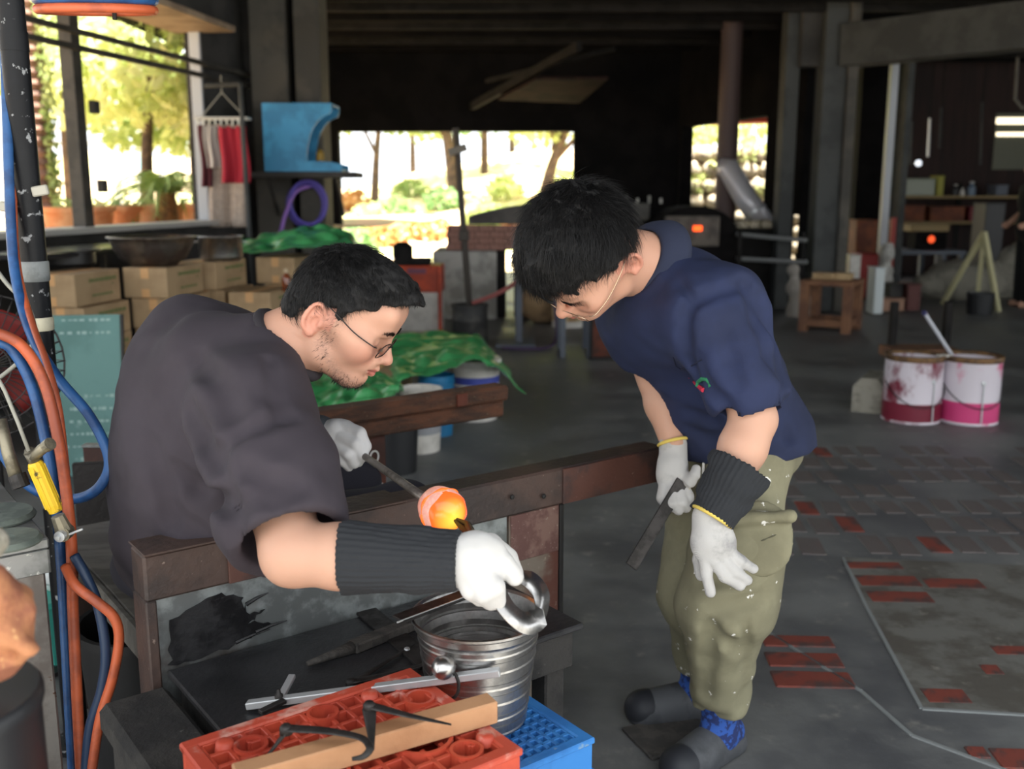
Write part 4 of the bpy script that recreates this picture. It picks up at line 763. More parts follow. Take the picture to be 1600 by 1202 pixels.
m_bas = mat('stained_steel', (150, 142, 134), .32, metal=.9, col2=(104, 92, 86), scale=5, rough2=.5, bump=.05, bscale=14)
p = V(ony(238, 380, 6.0)[0], 6.0, .902); e = thing('steel_basin', 'wide stained steel basin standing on the cartons', 'basin', p)
MB().lathe([(0, .0), (.13, .0), (.19, .045), (.232, .12), (.247, .165), (.258, .167), (.258, .172), (.244, .172), (.228, .12), (.185, .05), (.12, .008), (0, .008)], p, 48).build('bowl', m_bas, e, smooth=True)
p = V(ony(345, 380, 6.45)[0], 6.45, .902); e = thing('steel_pot', 'polished steel pot beside the wide basin', 'pot', p)
MB().lathe([(0, 0), (.115, 0), (.13, .012), (.137, .03), (.137, .15), (.15, .152), (.15, .157), (.133, .157), (.131, .03), (.11, .01), (0, .01)], p, 40).build('body', m_steel, e, smooth=True)
for sg in (-1, 1): MB().tube([p + V(sg * .137, -.03, .12), p + V(sg * .165, -.03, .12), p + V(sg * .165, .03, .12), p + V(sg * .137, .03, .12)], .005, 8).build('handle', m_steel, e)
e = thing('steel_tray_table', 'dark steel shelf table at the window sill behind the post', 'table', wl(1.1, 0, .5)); c_ = wl(1.0, .98, .42); MB().box(c_, (1.5, .55, .03), AXL, .004).build('top', mat('wet_black_steel', (70, 70, 72), .25, metal=.6), e); c_ = c_ - ZZ * .08
for a, b_ in ((-.7, -.22), (.7, -.22), (-.7, .22), (.7, .22)): q = c_ + LW * a + LN * b_; MB().bar(V(q[0], q[1], 0), V(q[0], q[1], .965), .04, .04).build('leg', m_frame, e)
p = wl(1.35, 1.0, .4); q = D(92, 390, 5.75); e = thing('black_pot', 'black round pot on the cartons behind the post', 'pot', (q[0], q[1], .902)); MB().lathe([(0, 0), (.13, 0), (.15, .02), (.15, .085), (.18, .09), (.18, .1), (.14, .1), (.135, .03), (0, .02)], (q[0] , q[1] + .12, .902), 32).build('pot', mat('pot_black', (36, 35, 35), .45), e, auto=40)
# ------------------------------------------------------------------ laundry on the rack
hx = D(347, 185, 8.6); rk = thing('clothes_hanger', 'peg hanger with white clips hooked on the curtain rail', 'hanger', hx)
b = MB(); b.tube([hx + V(-.22, -.04, 0), hx + V(.22, -.04, 0)], .012, 6); b.tube([hx + V(-.22, .1, 0), hx + V(.22, .1, 0)], .012, 6); b.tube([hx + V(-.22, -.04, 0), hx + V(-.22, .1, 0)], .012, 6); b.tube([hx + V(.22, -.04, 0), hx + V(.22, .1, 0)], .012, 6); b.build('frame', mat('hanger_white', (206, 204, 196), .5), rk)
for k in range(9): q = hx + V(-.2 + .05 * k, -.04, -.03); MB().box(q, (.014, .012, .055), bev=.003).build('peg', mat('peg_pale', (214, 216, 206), .5), rk)
for sg in (-1, 1): MB().tube([hx + V(sg * .2, .03, 0), hx + V(0, .03, .22), hx + V(0, .03, .36)], .005, 5).build('cord', m_wire, rk)
def cloth(label, px0, px1, y0, y1, dist, m, seed, cat='towel', fold=.025, name='hung_towel'):
    a, b_ = D(px0, y0, dist), D(px1, y0, dist); zb = D(px0, y1, dist)[2]; rg = np.random.RandomState(seed); ph = rg.uniform(0, 6, 3)
    def fn(u_, v):
        p = a * (1 - u_) + b_ * u_; z = p[2] + (zb - p[2]) * v; return (p[0] + .01 * math.sin(v * 5 + ph[1]), p[1] + fold * math.sin(u_ * 9 + ph[0] + v) * (.4 + v) + .012 * math.sin(u_ * 21 + ph[2]), z - .02 * abs(math.sin(u_ * 9)) * (1 - v))
    P, Fs = grid_mesh(fn, 25, 20); e = thing(name, label, cat, D((px0 + px1) / 2, y1, dist)); solid(link('fabric', MB().add(P, Fs).mesh('fabric'), m, e, smooth=True), .006)
cloth('dark maroon towel hanging leftmost on the peg hanger', 310, 326, 194, 292, 8.62, mat('maroon_cloth', (104, 52, 60), .9), 1)
cloth('long beige towel hanging below the red one', 322, 380, 192, 356, 8.66, mat('beige_cloth', (176, 160, 146), .95, col2=(160, 146, 134), scale=30), 2, fold=.03)
cloth('crimson towel hanging rightmost on the peg hanger', 343, 386, 196, 286, 8.5, mat('crimson_cloth', (168, 40, 56), .9), 3, fold=.03)
cloth('pale grey cloth hanging between maroon and red towels', 318, 340, 194, 262, 8.58, mat('grey_cloth', (186, 180, 174), .95), 4)
# blue cabinet on the pillar
ys = 9.25; q0, q1 = ony(414, 268, ys), ony(518, 161, ys); e = thing('blue_cabinet', 'bright blue open-fronted cabinet with curved cutout on wall shelf', 'cabinet', ((q0[0] + q1[0]) / 2, ys, q0[2]))
w_, h_ = q1[0] - q0[0], q1[2] - q0[2]; m_bc = mat('cabinet_blue', (64, 150, 196), .5, col2=(52, 128, 172), scale=4); m_bl = mat('cabinet_blue_lit', (122, 190, 222), .5)  # second, paler blue puts the left face's brightness into its colour
ol = [(0, 0), (w_ * 1.12, 0), (w_ * 1.12, h_ * .1), (w_ * .98, h_ * .14), (w_ * .62, h_ * .16)] + [(w_ * (.62 + .38 * (1 - math.cos(a))), h_ * (.16 + .68 * math.sin(a))) for a in np.linspace(.15, 1.5, 8)] + [(w_, h_ * .9), (w_, h_), (0, h_)]
for dy in (0, .4): MB().prism(ol, .02, ((1, 0, 0), (0, 0, 1), (0, -1, 0)), (q0[0], ys + dy, q0[2])).build('side_panel', m_bc, e)
MB().box((q0[0] + .02, ys + .2, q0[2] + h_ / 2), (.03, .4, h_), bev=.002).build('back_panel', m_bl, e); MB().box((q0[0] + w_ / 2, ys + .2, q1[2] - .01), (w_, .4, .02), bev=.002).build('top_panel', m_bc, e); MB().box((q0[0] + w_ * .55, ys + .2, q0[2] + .01), (w_ * 1.1, .4, .02), bev=.002).build('floor_panel', m_bc, e)
MB().lathe([(0, 0), (.035, 0), (.035, .07), (.01, .1), (0, .1)], (q0[0] + w_ * .78, ys + .1, q0[2] + .1), 12).build('spray_head', mat('brass_yellow', (150, 120, 40), .5), e)
e = thing('wall_shelf', 'dark shelf carrying the blue cabinet on the pillar', 'shelf', ((q0[0] + q1[0]) / 2, ys + .2, q0[2] - .06)); MB().box(((q0[0] + q1[0]) / 2 + .02, ys + .22, q0[2] - .028), (w_ + .36, .5, .05), bev=.003).build('board', m_wall, e)
for sg in (0, 1): MB().bar((q0[0] + sg * w_, ys + .1, q0[2] - .06), (q0[0] + sg * w_, ys + .46, q0[2] - .4), .03, .03).build('bracket', m_frame, e)
hc = D(478, 320, 9.45); e = thing('purple_hose', 'coiled violet hose hanging on the pillar below the cabinet', 'hose', hc + V(0, 0, -.35)); m_vi = mat('violet_hose', (96, 84, 176), .45)
for k in range(3): MB().tube([hc + V(.17 * math.cos(a) + .02 * k, -.03 * k - .02, .2 * math.sin(a) + .01 * k) for a in np.linspace(0, 6.2832, 33)], .018, 8, cap=False).build('loop', m_vi, e, smooth=True)
MB().tube(curve_pts([D(487, 290, 9.42), D(462, 300, 9.38), D(448, 330, 9.34), D(436, 372, 9.3)], 6), .02, 8).build('tail', mat('violet_light', (150, 110, 190), .4), e, smooth=True)
e = thing('steel_pipe_stand', 'thin steel pipe standing beside the hanging towels', 'pipe', D(392, 370, 8.3) * V(1, 1, 0)); q = D(392, 360, 8.3); MB().tube([(q[0], q[1], 0), (q[0] - .03, q[1], 2.2)], .02, 8).build('pipe', m_col, e); MB().tube([(q[0] - .03, q[1], 2.2), (q[0] - .35, q[1] + .1, 2.2)], .02, 8).build('arm', m_col, e)
# ------------------------------------------------------------------ tarps and pails
def net(ctrl, nu, nv, amp, fs, seed):                                     # smooth sheet through a net of 3-D points with crumple folds
    C_ = np.array([[D(*q) for q in r] for r in ctrl]); R_, K_ = C_.shape[:2]
    rows_ = np.array([curve_pts(list(r), 8) for r in C_]); colsn = rows_.shape[1]; full = np.array([curve_pts(list(rows_[:, j]), 8) for j in range(colsn)]).transpose(1, 0, 2)
    a, b_ = full.shape[:2]; iu = np.linspace(0, a - 1, nu); iv = np.linspace(0, b_ - 1, nv); out = np.zeros((nu, nv, 3))
    for i, x in enumerate(iu):
        i0 = min(int(x), a - 2); fx = x - i0
        for j, y in enumerate(iv):
            j0 = min(int(y), b_ - 2); fy = y - j0; out[i, j] = (full[i0, j0] * (1 - fx) + full[i0 + 1, j0] * fx) * (1 - fy) + (full[i0, j0 + 1] * (1 - fx) + full[i0 + 1, j0 + 1] * fx) * fy
    P = out.reshape(-1, 3); n1 = hash_noise(P * fs, 1, seed); n2 = hash_noise(P * fs * 2.3, 1, seed + 9); r_ = (np.abs(n1) - .3) * amp + n2 * amp * .35
    P[:, 2] += r_; P[:, 1] -= r_ * .6
    return P, [[i * nv + j, (i + 1) * nv + j, (i + 1) * nv + j + 1, i * nv + j + 1] for i in range(nu - 1) for j in range(nv - 1)]
m_tarp = mat('green_tarp', (74, 158, 96), .32, col2=(58, 136, 80), scale=3, spec=.6); m_tarp2 = mat('green_tarp_thin', (92, 168, 112), .3, col2=(62, 130, 82), scale=4, spec=.6, alpha=.86)
def tarp(label, ctrl, nu, nv, amp, fs, seed, m):
    P, Fs = net(ctrl, nu, nv, amp, fs, seed); c_ = P.mean(0); e = thing('green_tarp', label, 'tarp', (c_[0], c_[1], P[:, 2].min())); solid(link('sheet', MB().add(P, Fs).mesh('sheet'), m, e, smooth=True), .004)
tarp('green tarp bundled on top of the cartons under the violet hose', [[(375, 378, 7.3), (420, 366, 7.4), (480, 355, 7.5), (540, 362, 7.6), (560, 385, 7.6)], [(372, 386, 6.9), (420, 380, 6.95), (480, 368, 7.0), (545, 372, 7.0), (565, 392, 7.0)], [(375, 392, 6.6), (420, 390, 6.6), (480, 384, 6.6), (530, 400, 6.6), (560, 430, 6.6)]], 40, 70, .05, 7, 3, m_tarp)
tarp('thin green tarp draped over the paint pails behind the far rail', [[(596, 528, 6.7), (640, 522, 6.8), (700, 520, 6.9), (742, 524, 6.9), (760, 540, 6.8)], [(598, 552, 6.2), (640, 545, 6.2), (700, 544, 6.15), (755, 546, 6.1), (795, 575, 5.9)], [(600, 574, 5.7), (640, 565, 5.7), (690, 557, 5.7), (750, 555, 5.72), (800, 592, 5.5)], [(612, 606, 5.25), (640, 592, 5.3), (672, 584, 5.35), (752, 566, 5.5), (822, 614, 5.15)]], 60, 80, .045, 7, 5, m_tarp)
tarp('crumpled green tarp heaped by the seated worker chin', [[(468, 598, 5.3), (520, 575, 5.4), (580, 582, 5.4), (622, 592, 5.4)], [(470, 625, 4.9), (520, 605, 4.9), (580, 600, 4.9), (630, 606, 4.9)], [(480, 642, 4.6), (520, 640, 4.55), (560, 628, 4.5), (615, 612, 4.55)]], 50, 70, .06, 9, 7, m_tarp)
def pail(label, px, py, r, h, m, bands=(), lid=None, name='pail', fill=None):
    p = onz(px, py, 0); p = V(p[0], p[1] + r * .6, 0); e = thing(name, label, 'pail', p); k = .86
    MB().lathe([(0, 0), (r * k, 0), (r * .98, h * .86), (r * 1.04, h * .87), (r * 1.04, h * .9), (r, h * .91), (r, h), (r * .95, h), (r * .83, .02), (0, .02)], p, 36).build('body', m, e, auto=35)
    for z0, z1, mm in bands: ra, rb = r * (k + (.98 - k) * z0 / .86) + .001, r * (k + (.98 - k) * z1 / .86) + .001; MB().lathe([(ra, z0 * h), (rb, z1 * h)], p, 36).build('band', mm, e, smooth=True)
    if lid: MB().lathe([(r * 1.05, h * .96), (r * 1.06, h * 1.01), (r * .9, h * 1.02), (0, h * 1.02)], p, 36).build('lid', lid, e, auto=40)
    if fill: MB().lathe([(0, h * .8), (r * .93, h * .8)], p, 30).build('contents', fill, e)
    return e, p
m_wp = mat('white_plastic', (216, 212, 204), .45, col2=(196, 192, 184), scale=8); m_bp = mat('black_plastic', (34, 35, 37), .45); m_pb = mat('print_blue', (70, 82, 168), .5); m_tealb = mat('blue_drum', (30, 110, 156), .45)
pail('white paint pail with blue printed bands near the rail end', 742, 658, .15, .36, m_wp, ((.62, .74, m_pb), (.51, .58, m_pb)), m_wp)
pail('black pail standing under the far rail', 615, 742, .12, .27, m_bp, (), m_wp)
pail('white pail half hidden between the black and blue pails', 655, 708, .12, .33, m_wp, ((.3, .6, mat('pale_grey_band', (150, 152, 156), .5)),))
pail('blue plastic drum squeezed between white pails', 682, 682, .10, .34, m_tealb)
pail('tall white pail behind the crumpled green tarp', 622, 715, .11, .30, m_wp, (), m_wp)
carton(610, 5.25, 0, 0, 'plain cardboard carton behind the crumpled green tarp, lower one', 0); carton(608, 5.25, 1, 0, 'plain cardboard carton behind the crumpled green tarp, upper one', 0)
# ------------------------------------------------------------------ middle distance: furnaces, barrel, stands
m_or = mat('orange_paint', (196, 76, 44), .5, col2=(160, 62, 40), scale=4)
q = onz(655, 520, 0); e = thing('orange_cart', 'orange painted steel machine cart behind the tarps', 'cart', q); xa, xb = ony(612, 450, q[1])[0], ony(690, 450, q[1])[0]; zt_ = ony(650, 416, q[1])[2]
MB().box(((xa + xb) / 2, q[1] + .25, zt_ - .13), (xb - xa, .4, .26), bev=.01).build('panel', m_or, e); MB().box(((xa + xb) / 2, q[1] + .25, .21), (xb - xa - .02, .38, .42), bev=.01).build('white_case', m_wp, e)
for x in (xa + .02, xb - .02): MB().bar((x, q[1] + .04, 0), (x, q[1] + .04, zt_), .035, .035).build('frame_post', m_or, e)
MB().box(((xa + xb) / 2 - .06, q[1] + .25, zt_ + .03), (.36, .34, .06), bev=.01).build('motor_bed', m_beam, e); MB().lathe([(0, 0), (.1, 0), (.1, .12), (.05, .16), (0, .16)], (xa + .09, q[1] + .22, zt_ + .06), 20).build('motor', m_beam, e, auto=40)
MB().box(((xa + xb) / 2, q[1] + .03, zt_ - .05), (.18, .012, .05), bev=.002).build('badge', mat('badge_purple', (120, 70, 90), .5), e)
q = onz(733, 542, 0); e = thing('black_barrel', 'black ringed barrel holding the tall iron rod', 'barrel', q + V(0, .16, 0)); bp_ = q + V(0, .17, 0)
MB().lathe([(0, 0), (.155, 0), (.16, .02), (.16, .2), (.166, .21), (.166, .23), (.16, .24), (.16, .33), (.168, .335), (.168, .36), (.15, .36), (.148, .30), (0, .30)], bp_, 32).build('barrel', mat('barrel_black', (46, 46, 46), .6, col2=(72, 70, 66), scale=5), e, auto=35)
e = thing('iron_rod', 'tall leaning iron rod with a clamp standing in the barrel', 'rod', bp_ + ZZ * .3); r0_, r1_ = bp_ + ZZ * .305, ony(712, 200, bp_[1] - .1); MB().tube([r0_, r1_], .03, 10).build('rod', mat('rod_iron', (64, 58, 52), .7), e); rm = r1_ + (r0_ - r1_) * .12; MB().bar(rm + V(-.07, -.03, -.02), rm + V(.08, -.03, .03), .09, .06).build('clamp', mat('clamp_grey', (112, 108, 100), .6), e); rm = r0_ + (r1_ - r0_) * .42; MB().box(rm, (.09, .09, .1), bev=.01).build('collar', mat('rod_iron', (64, 58, 52)), e)
m_conc = mat('pale_concrete', (176, 174, 168), .85, col2=(140, 138, 132), scale=4, bump=.2)
yq = 10.6; xa, xb = ony(676, 430, yq)[0], ony(776, 430, yq)[0]; zt_ = ony(720, 393, yq)[2]; e = thing('furnace_base', 'pale concrete furnace block with brick hood behind the iron rod', 'furnace', ((xa + xb) / 2, yq + .5, 0))
MB().box(((xa + xb) / 2, yq + .5, zt_ / 2), (xb - xa, 1.0, zt_), bev=.01).build('block', m_conc, e); bx0 = ony(697, 400, yq + .2)[0]; bx1 = ony(835, 400, yq + .2)[0]
m_fb = mat('hood_brick', (168, 128, 114), .85, col2=(140, 100, 90), scale=5); bme = MB().box((0, 0, 0), (1, 1, 1), bev=.04).mesh('brick'); bme.materials.append(m_fb)
nb = 6; bw_ = (bx1 - bx0) / nb; z_ = zt_
MB().box(((bx0 + bx1) / 2, yq + .55, zt_ + .13), (bx1 - bx0 - .02, .6, .25), bev=.005).build('hood_core', m_beam, e); MB().box(((bx0 + xb) / 2 + .2, yq + .55, zt_ / 2), (.34, .9, zt_ - .01), bev=.01).build('side_block', m_beam, e); MB().box((bx1 - .12, yq + .55, zt_ / 2), (.2, .6, zt_), bev=.01).build('pier', m_beam, e)
for r_ in range(4):
    for k in range(nb): inst('brick', bme, (bx0 + bw_ * (k + .5 + (.25 if r_ % 2 else 0)), yq + .22, z_ + .035 + r_ * .068), np.eye(3), e, (bw_ * .95, .1, .062))
hp = [((bx0 + .25) + (bx1 - bx0 + .3) * s_, zt_ + .29 + .2 * math.sin(math.pi * (.12 + .6 * s_))) for s_ in np.linspace(0, 1, 12)]; MB().prism(hp + [(hp[-1][0], zt_ + .28), (hp[0][0], zt_ + .28)], .9, ((1, 0, 0), (0, 0, 1), (0, -1, 0)), (0, yq + .55, 0)).build('hood', mat('hood_sheet', (88, 84, 80), .7, col2=(66, 62, 60), scale=3), e)
m_gs = mat('grey_stand', (86, 92, 102), .55)
q = onz(802, 545, 0); e = thing('steel_stand', 'grey steel stand on a flat foot near the barrel', 'stand', q); MB().box(q + V(.02, .2, .02), (.34, .4, .03), bev=.004).build('foot', m_gs, e); MB().bar(q + V(.05, .2, .03), V(q[0] + .05, q[1] + .2, .73), .06, .06).build('upright', m_gs, e); MB().box(V(q[0] + .05, q[1] + .2, .74), (.12, .12, .02)).build('cap_plate', m_gs, e)
MB().tube(curve_pts([q + V(-.1, -.08, .02), q + V(.1, -.14, .02), q + V(.3, -.05, .02), q + V(.38, .1, .1), q + V(.36, .2, .4)], 6), .014, 6).build('purple_cable', mat('purple_cable', (70, 52, 84), .5), e, smooth=True)
q = onz(905, 562, 0); e = thing('work_trestle', 'grey steel trestle with two legs behind the bowed worker head', 'trestle', q + V(.1, .3, 0))
for dx in (-.13, .09): 
    for dy in (.1, .6): MB().bar(q + V(dx, dy, 0), q + V(dx, dy, .62), .045, .045).build('leg', m_gs, e)
MB().box(q + V(-.0, .35, .635), (.5, .6, .03), bev=.004).build('top', m_gs, e)
q = onz(897, 528, 0); e = thing('white_tin', 'white tin can with labels standing behind the trestle', 'can', q + V(.02, .5, 0)); MB().lathe([(0, 0), (.17, 0), (.17, .3), (.175, .31), (0, .31)], q + V(0, .85, 0), 28).build('can', m_wp, e, auto=40); MB().lathe([(.172, .06), (.172, .2)], q + V(0, .85, 0), 28).build('label_band', mat('label_cream', (196, 180, 140), .6, col2=(150, 120, 84), scale=9), e)
q = onz(952, 565, 0); e = thing('framed_board', 'brown board in dark frame leaning behind the far arm', 'board', q + V(0, .1, 0)); MB().box(q + V(.02, .12, .2), (.3, .03, .4), (V(1, 0, 0), unit(V(0, 1, .12)), unit(V(0, -.12, 1))), .004).build('board', m_oldr, e)
for sg in (-1, 1): MB().box(q + V(.02 + sg * .16, .11, .2), (.02, .045, .42), (V(1, 0, 0), unit(V(0, 1, .12)), unit(V(0, -.12, 1))), .003).build('frame_side', m_black, e)
MB().box(q + V(.02, .085, .012), (.34, .045, .02), bev=.003).build('frame_bottom', m_black, e)
q = onz(848, 508, 0); e = thing('tan_sack', 'tan sack slumped behind the steel stand', 'sack', q); sk = SDF(q + V(-.35, -.1, -.05), q + V(.4, .5, .65), .025); sk.ell(q + V(0, .2, .22), (.24, .17, .24), k=.05).ell(q + V(.05, .2, .4), (.15, .12, .14), k=.06).noise(9, .03, 4).plane(q, (0, 0, -1)); sk.build('sack', mat('sack_tan', (150, 124, 92), .9, col2=(120, 98, 74), scale=6), e)
hose('dull red hose trailing from barrel to the steel stand', [(738, 474, 8.75), (770, 462, 8.7), (800, 446, 8.7), (812, 430, 8.8)], .02, mat('dull_red_hose', (150, 84, 80), .5))
# second furnace at the slanted wall
yq = 11.4; e = thing('glass_furnace', 'arched glass furnace with glowing mouth behind the bowed worker', 'furnace', (ony(1085, 360, yq)[0], yq + .5, 0)); xa, xb = ony(1022, 400, yq)[0], ony(1150, 400, yq)[0]; zr = ony(1085, 322, yq)[2]
ar = [(xa, 0), (xb, 0), (xb, zr - .3)] + [((xa + xb) / 2 + (xb - xa) / 2 * math.cos(a), zr - .3 + .3 * math.sin(a)) for a in np.linspace(.25, 2.9, 10)] + [(xa, zr - .3)]
MB().prism(ar, .9, ((1, 0, 0), (0, 0, 1), (0, -1, 0)), (0, yq + .45, 0)).build('shell', m_soot, e); MB().box(((xa + xb) / 2 - .05, yq - .02, zr - .28), (.62, .06, .34), bev=.01).build('front_plate', mat('furnace_front', (104, 96, 88), .8, col2=(78, 72, 68), scale=5), e)
qg = ony(1090, 357, yq - .06); MB().box(qg, (.1, .02, .06), bev=.004).build('glow_port', mat('furnace_glow', (255, 90, 30), .5, emis=2.4, ecol=(255, 86, 24)), e)
yq = 12.0; xa, xb = ony(945, 330, yq)[0], ony(1012, 330, yq)[0]; zt_ = ony(1000, 318, yq)[2]; e = thing('annealing_oven', 'pale topped annealing oven beside the arched furnace', 'oven', ((xa + xb) / 2, yq + .5, 0)); MB().box(((xa + xb) / 2, yq + .5, zt_ / 2 - .1), (xb - xa, .9, zt_ - .2), bev=.01).build('body', m_beam, e); MB().box(((xa + xb) / 2, yq + .5, zt_ - .1), (xb - xa + .06, 1.0, .2), bev=.02).build('lid', mat('oven_lid', (120, 116, 110), .8, col2=(90, 88, 84), scale=4), e)
for k in range(5): MB().bar((xa + .12 + .14 * k, yq + .1, zt_), (xa + .12 + .14 * k, yq + .1, zt_ + .06 + .03 * (k % 2)), .03, .03).build('pin', m_conc, e)
e = thing('chimney_post', 'dark brown flue post standing in the slanted opening', 'post', (ony(1134, 300, 12.6)[0], 12.6, 0)); MB().lathe([(.13, 0), (.13, 3.4)], (ony(1134, 300, 12.6)[0], 12.6, 0), 20, cap=True).build('flue', mat('flue_brown', (78, 62, 60), .6), e, auto=40)
e = thing('exhaust_duct', 'thick grey metal duct slanting out of the slanted opening', 'duct', ony(1190, 345, 12.25) * V(1, 1, 0)); d0, d1, d2 = ony(1138, 262, 12.4), ony(1165, 310, 12.3), ony(1196, 352, 12.2)
MB().tube([d0 + V(-.1, .05, .02), d0, d1, d2], [.1, .135, .14, .14], 20).build('duct', mat('duct_grey', (188, 186, 190), .35, metal=.3), e, smooth=True); MB().tube([d1 + (d2 - d1) * .45, d1 + (d2 - d1) * .55], .15, 20).build('duct_collar', m_alu, e); MB().bar(V(d2[0], d2[1], 0), d2, .06, .06).build('support', m_beam, e)
yq = 11.9; xa, xb = ony(1148, 400, yq)[0], ony(1206, 400, yq)[0]; zt_ = ony(1170, 347, yq)[2]; e = thing('rubble_bench', 'stone topped block below the slanting duct', 'block', ((xa + xb) / 2, yq + .2, 0)); MB().box(((xa + xb) / 2, yq + .15, zt_ / 2 - .04), (xb - xa, .4, zt_ - .08), bev=.01).build('block', m_beam, e)
for k in range(3): inst('stone', sm[k], (xa + .08 + .15 * k, yq + .12, zt_ - .03), np.eye(3), e, (.16, .25, .11))
e = thing('pipe_rail', 'two grey horizontal pipes in front of the small opening', 'rail', (ony(1210, 400, 11.2)[0], 11.2, 0))
for ya, yb_ in ((366, 376), (404, 410)): MB().tube([ony(1150, ya, 11.25), ony(1262, yb_, 11.1)], .025, 8).build('pipe', mat('rail_grey', (140, 142, 142), .4, metal=.5), e)
for px in (1156, 1256): a = ony(px, 366, 11.2); MB().bar(V(a[0], a[1], 0), V(a[0], a[1], a[2] + .02), .04, .04).build('post', m_beam, e)
e = thing('fallen_sheet', 'pale crumpled sheet hanging at the foot of the small opening', 'sheet', ony(1245, 500, 10.9) * V(1, 1, 0)); sk = SDF(ony(1245, 440, 10.9) - .5, ony(1245, 440, 10.9) + .5, .03); a = ony(1240, 425, 10.9); sk.cap(a, a + V(.12, .02, -.55), .07, .15, .05).noise(9, .06, 4); sk.build('sheet', mat('pale_sheet', (150, 144, 136), .8), e)
# ------------------------------------------------------------------ right: stool, block, paint cans, rack
m_st = mat('stool_wood', (126, 88, 62), .7, col2=(100, 68, 50), scale=5, bump=.2)
yq = onz(1312, 522, 0)[1]; xa, xb = ony(1262, 450, yq)[0], ony(1368, 450, yq)[0]; zt_ = ony(1312, 437, yq)[2]; e = thing('wooden_stool', 'square brown wooden stool standing before the column', 'stool', ((xa + xb) / 2, yq + .3, 0)); wd = xb - xa
ra = math.radians(-32); A = (V(math.cos(ra), math.sin(ra), 0), V(-math.sin(ra), math.cos(ra), 0), ZZ); c_ = V((xa + xb) / 2, yq + .28, 0); hw = .24
MB().box(c_ + ZZ * (zt_ - .045), (hw * 2 + .02, hw * 2 + .02, .05), A, .006).build('seat', m_st, e)
for sx in (-1, 1):
    for sy in (-1, 1): MB().box(c_ + A[0] * sx * (hw - .035) + A[1] * sy * (hw - .035) + ZZ * (zt_ - .07) / 2, (.085, .085, zt_ - .07), A, .005).build('leg', m_st, e)
for sx in (-1, 1): MB().box(c_ + A[0] * sx * (hw - .035) + ZZ * .09, (.05, hw * 2 - .1, .07), A, .004).build('stretcher', m_st, e); MB().box(c_ + A[1] * sx * (hw - .035) + ZZ * .09, (hw * 2 - .1, .05, .07), A, .004).build('stretcher', m_st, e)
for k in range(2): t_ = c_ + V(-.08 + .15 * k, -.04 * k, zt_ - .02 + .0); e = thing('timber_block', ['pale timber block on the left half of the wooden stool', 'pale timber block on the right half of the wooden stool'][k], 'block', t_); MB().box(t_ + ZZ * .034, (.2, .17, .065), A, .004).build('block', mat('pale_timber', (176, 150, 112), .7, col2=(150, 124, 90), scale=8), e)
q = onz(1374, 645, 0); e = thing('concrete_block', 'rounded grey concrete block left of the paint cans', 'block', q + V(.0, .1, 0)); g_ = .19
ra = math.radians(-28); A = (V(math.cos(ra), math.sin(ra), 0), V(-math.sin(ra), math.cos(ra), 0), ZZ); MB().prism([(-g_ / 2, 0), (g_ / 2, 0), (g_ / 2, .16), (g_ / 2 - .05, .215), (-g_ / 2 + .05, .215), (-g_ / 2, .16)], .34, (A[0], ZZ, A[1] * -1), q + V(.0, .14, 0)).build('block', mat('block_grey', (148, 144, 132), .9, col2=(122, 118, 108), scale=10, bump=.4), e)
def paintcan(label, px, py, stain, zs, seed, rr=.165):
    q = onz(px, py, 0) + V(0, rr * .9, 0); h = .395; e = thing('paint_can', label, 'paint can', q)
    m_b = mat('can_white_' + label[:4], (214, 206, 214), .35, col2=stain, scale=5, lo=.5, hi=.66, stretch=(1, 1, .7), spec=.6)
    MB().lathe([(0, 0), (rr, 0), (rr + .003, .006), (rr, .012), (rr, h - .012), (rr + .004, h - .006), (rr + .002, h), (rr - .008, h - .004), (rr - .01, .03), (0, .03)], q, 40).build('body', m_b, e, auto=35)
    MB().lathe([(rr + .0012, .015), (rr + .0012, zs)], q, 40).build('paint_band', mat('band_' + label[:4], stain, .4), e, smooth=True)
    MB().lathe([(0, h - .05), (rr - .01, h - .05)], q, 30).build('contents', mat('dried_paint', (84, 62, 40), .4, col2=(58, 40, 30), scale=12, bump=.6), e); MB().lathe([(rr + .002, h - .03), (rr + .005, h - .012), (rr + .006, h + .002), (rr - .012, h + .003), (rr - .012, h - .02)], q, 40).build('rim', mat('rim_rust', (122, 92, 60), .5, col2=(86, 66, 50), scale=16, metal=.4), e, smooth=True)
    x_ = .35 if seed == 1 else -.0; a = V(math.sin(x_), -math.cos(x_), 0); MB().tube([q + a * (rr + .004) + ZZ * (h * .62), q + a * (rr + .01) + ZZ * .02], .005, 6).build('wire', m_alu, e); MB().lathe([(.0, .004), (.012, .003), (.016, 0)], q + a * (rr + .001) + ZZ * (h * .64), 12, a).build('ear', m_alu, e)
    bh = [q + V(math.cos(t_) * (rr + .005), -(rr + .02) * max(0, math.sin(t_)) * 1.0, h * .62 - .14 * math.sin(t_)) for t_ in np.linspace(.05, 3.09, 16)]; MB().tube(bh, .003, 6).build('bail_handle', m_dsteel, e)
    return q
q1_ = paintcan('dark red stained white paint can with rusty rim', 1438, 664, (116, 30, 50), .12, 1); q2_ = paintcan('pink stained white paint can at the far right', 1529, 666, (206, 66, 122), .135, 2)
e = thing('stir_stick', 'pale stirring stick leaning out of the two paint cans', 'stick', ony(1497, 566, q1_[1])); s0, s1 = ony(1500, 575, 5.85), ony(1443, 487, 5.7); MB().tube([s0, s0 + (s1 - s0) * .96], .011, 8).build('stick', mat('stick_pale', (190, 192, 200), .4), e); MB().tube([s0 + (s1 - s0) * .96, s1], .014, 8).build('tip', mat('stick_tip', (60, 60, 96), .5), e)
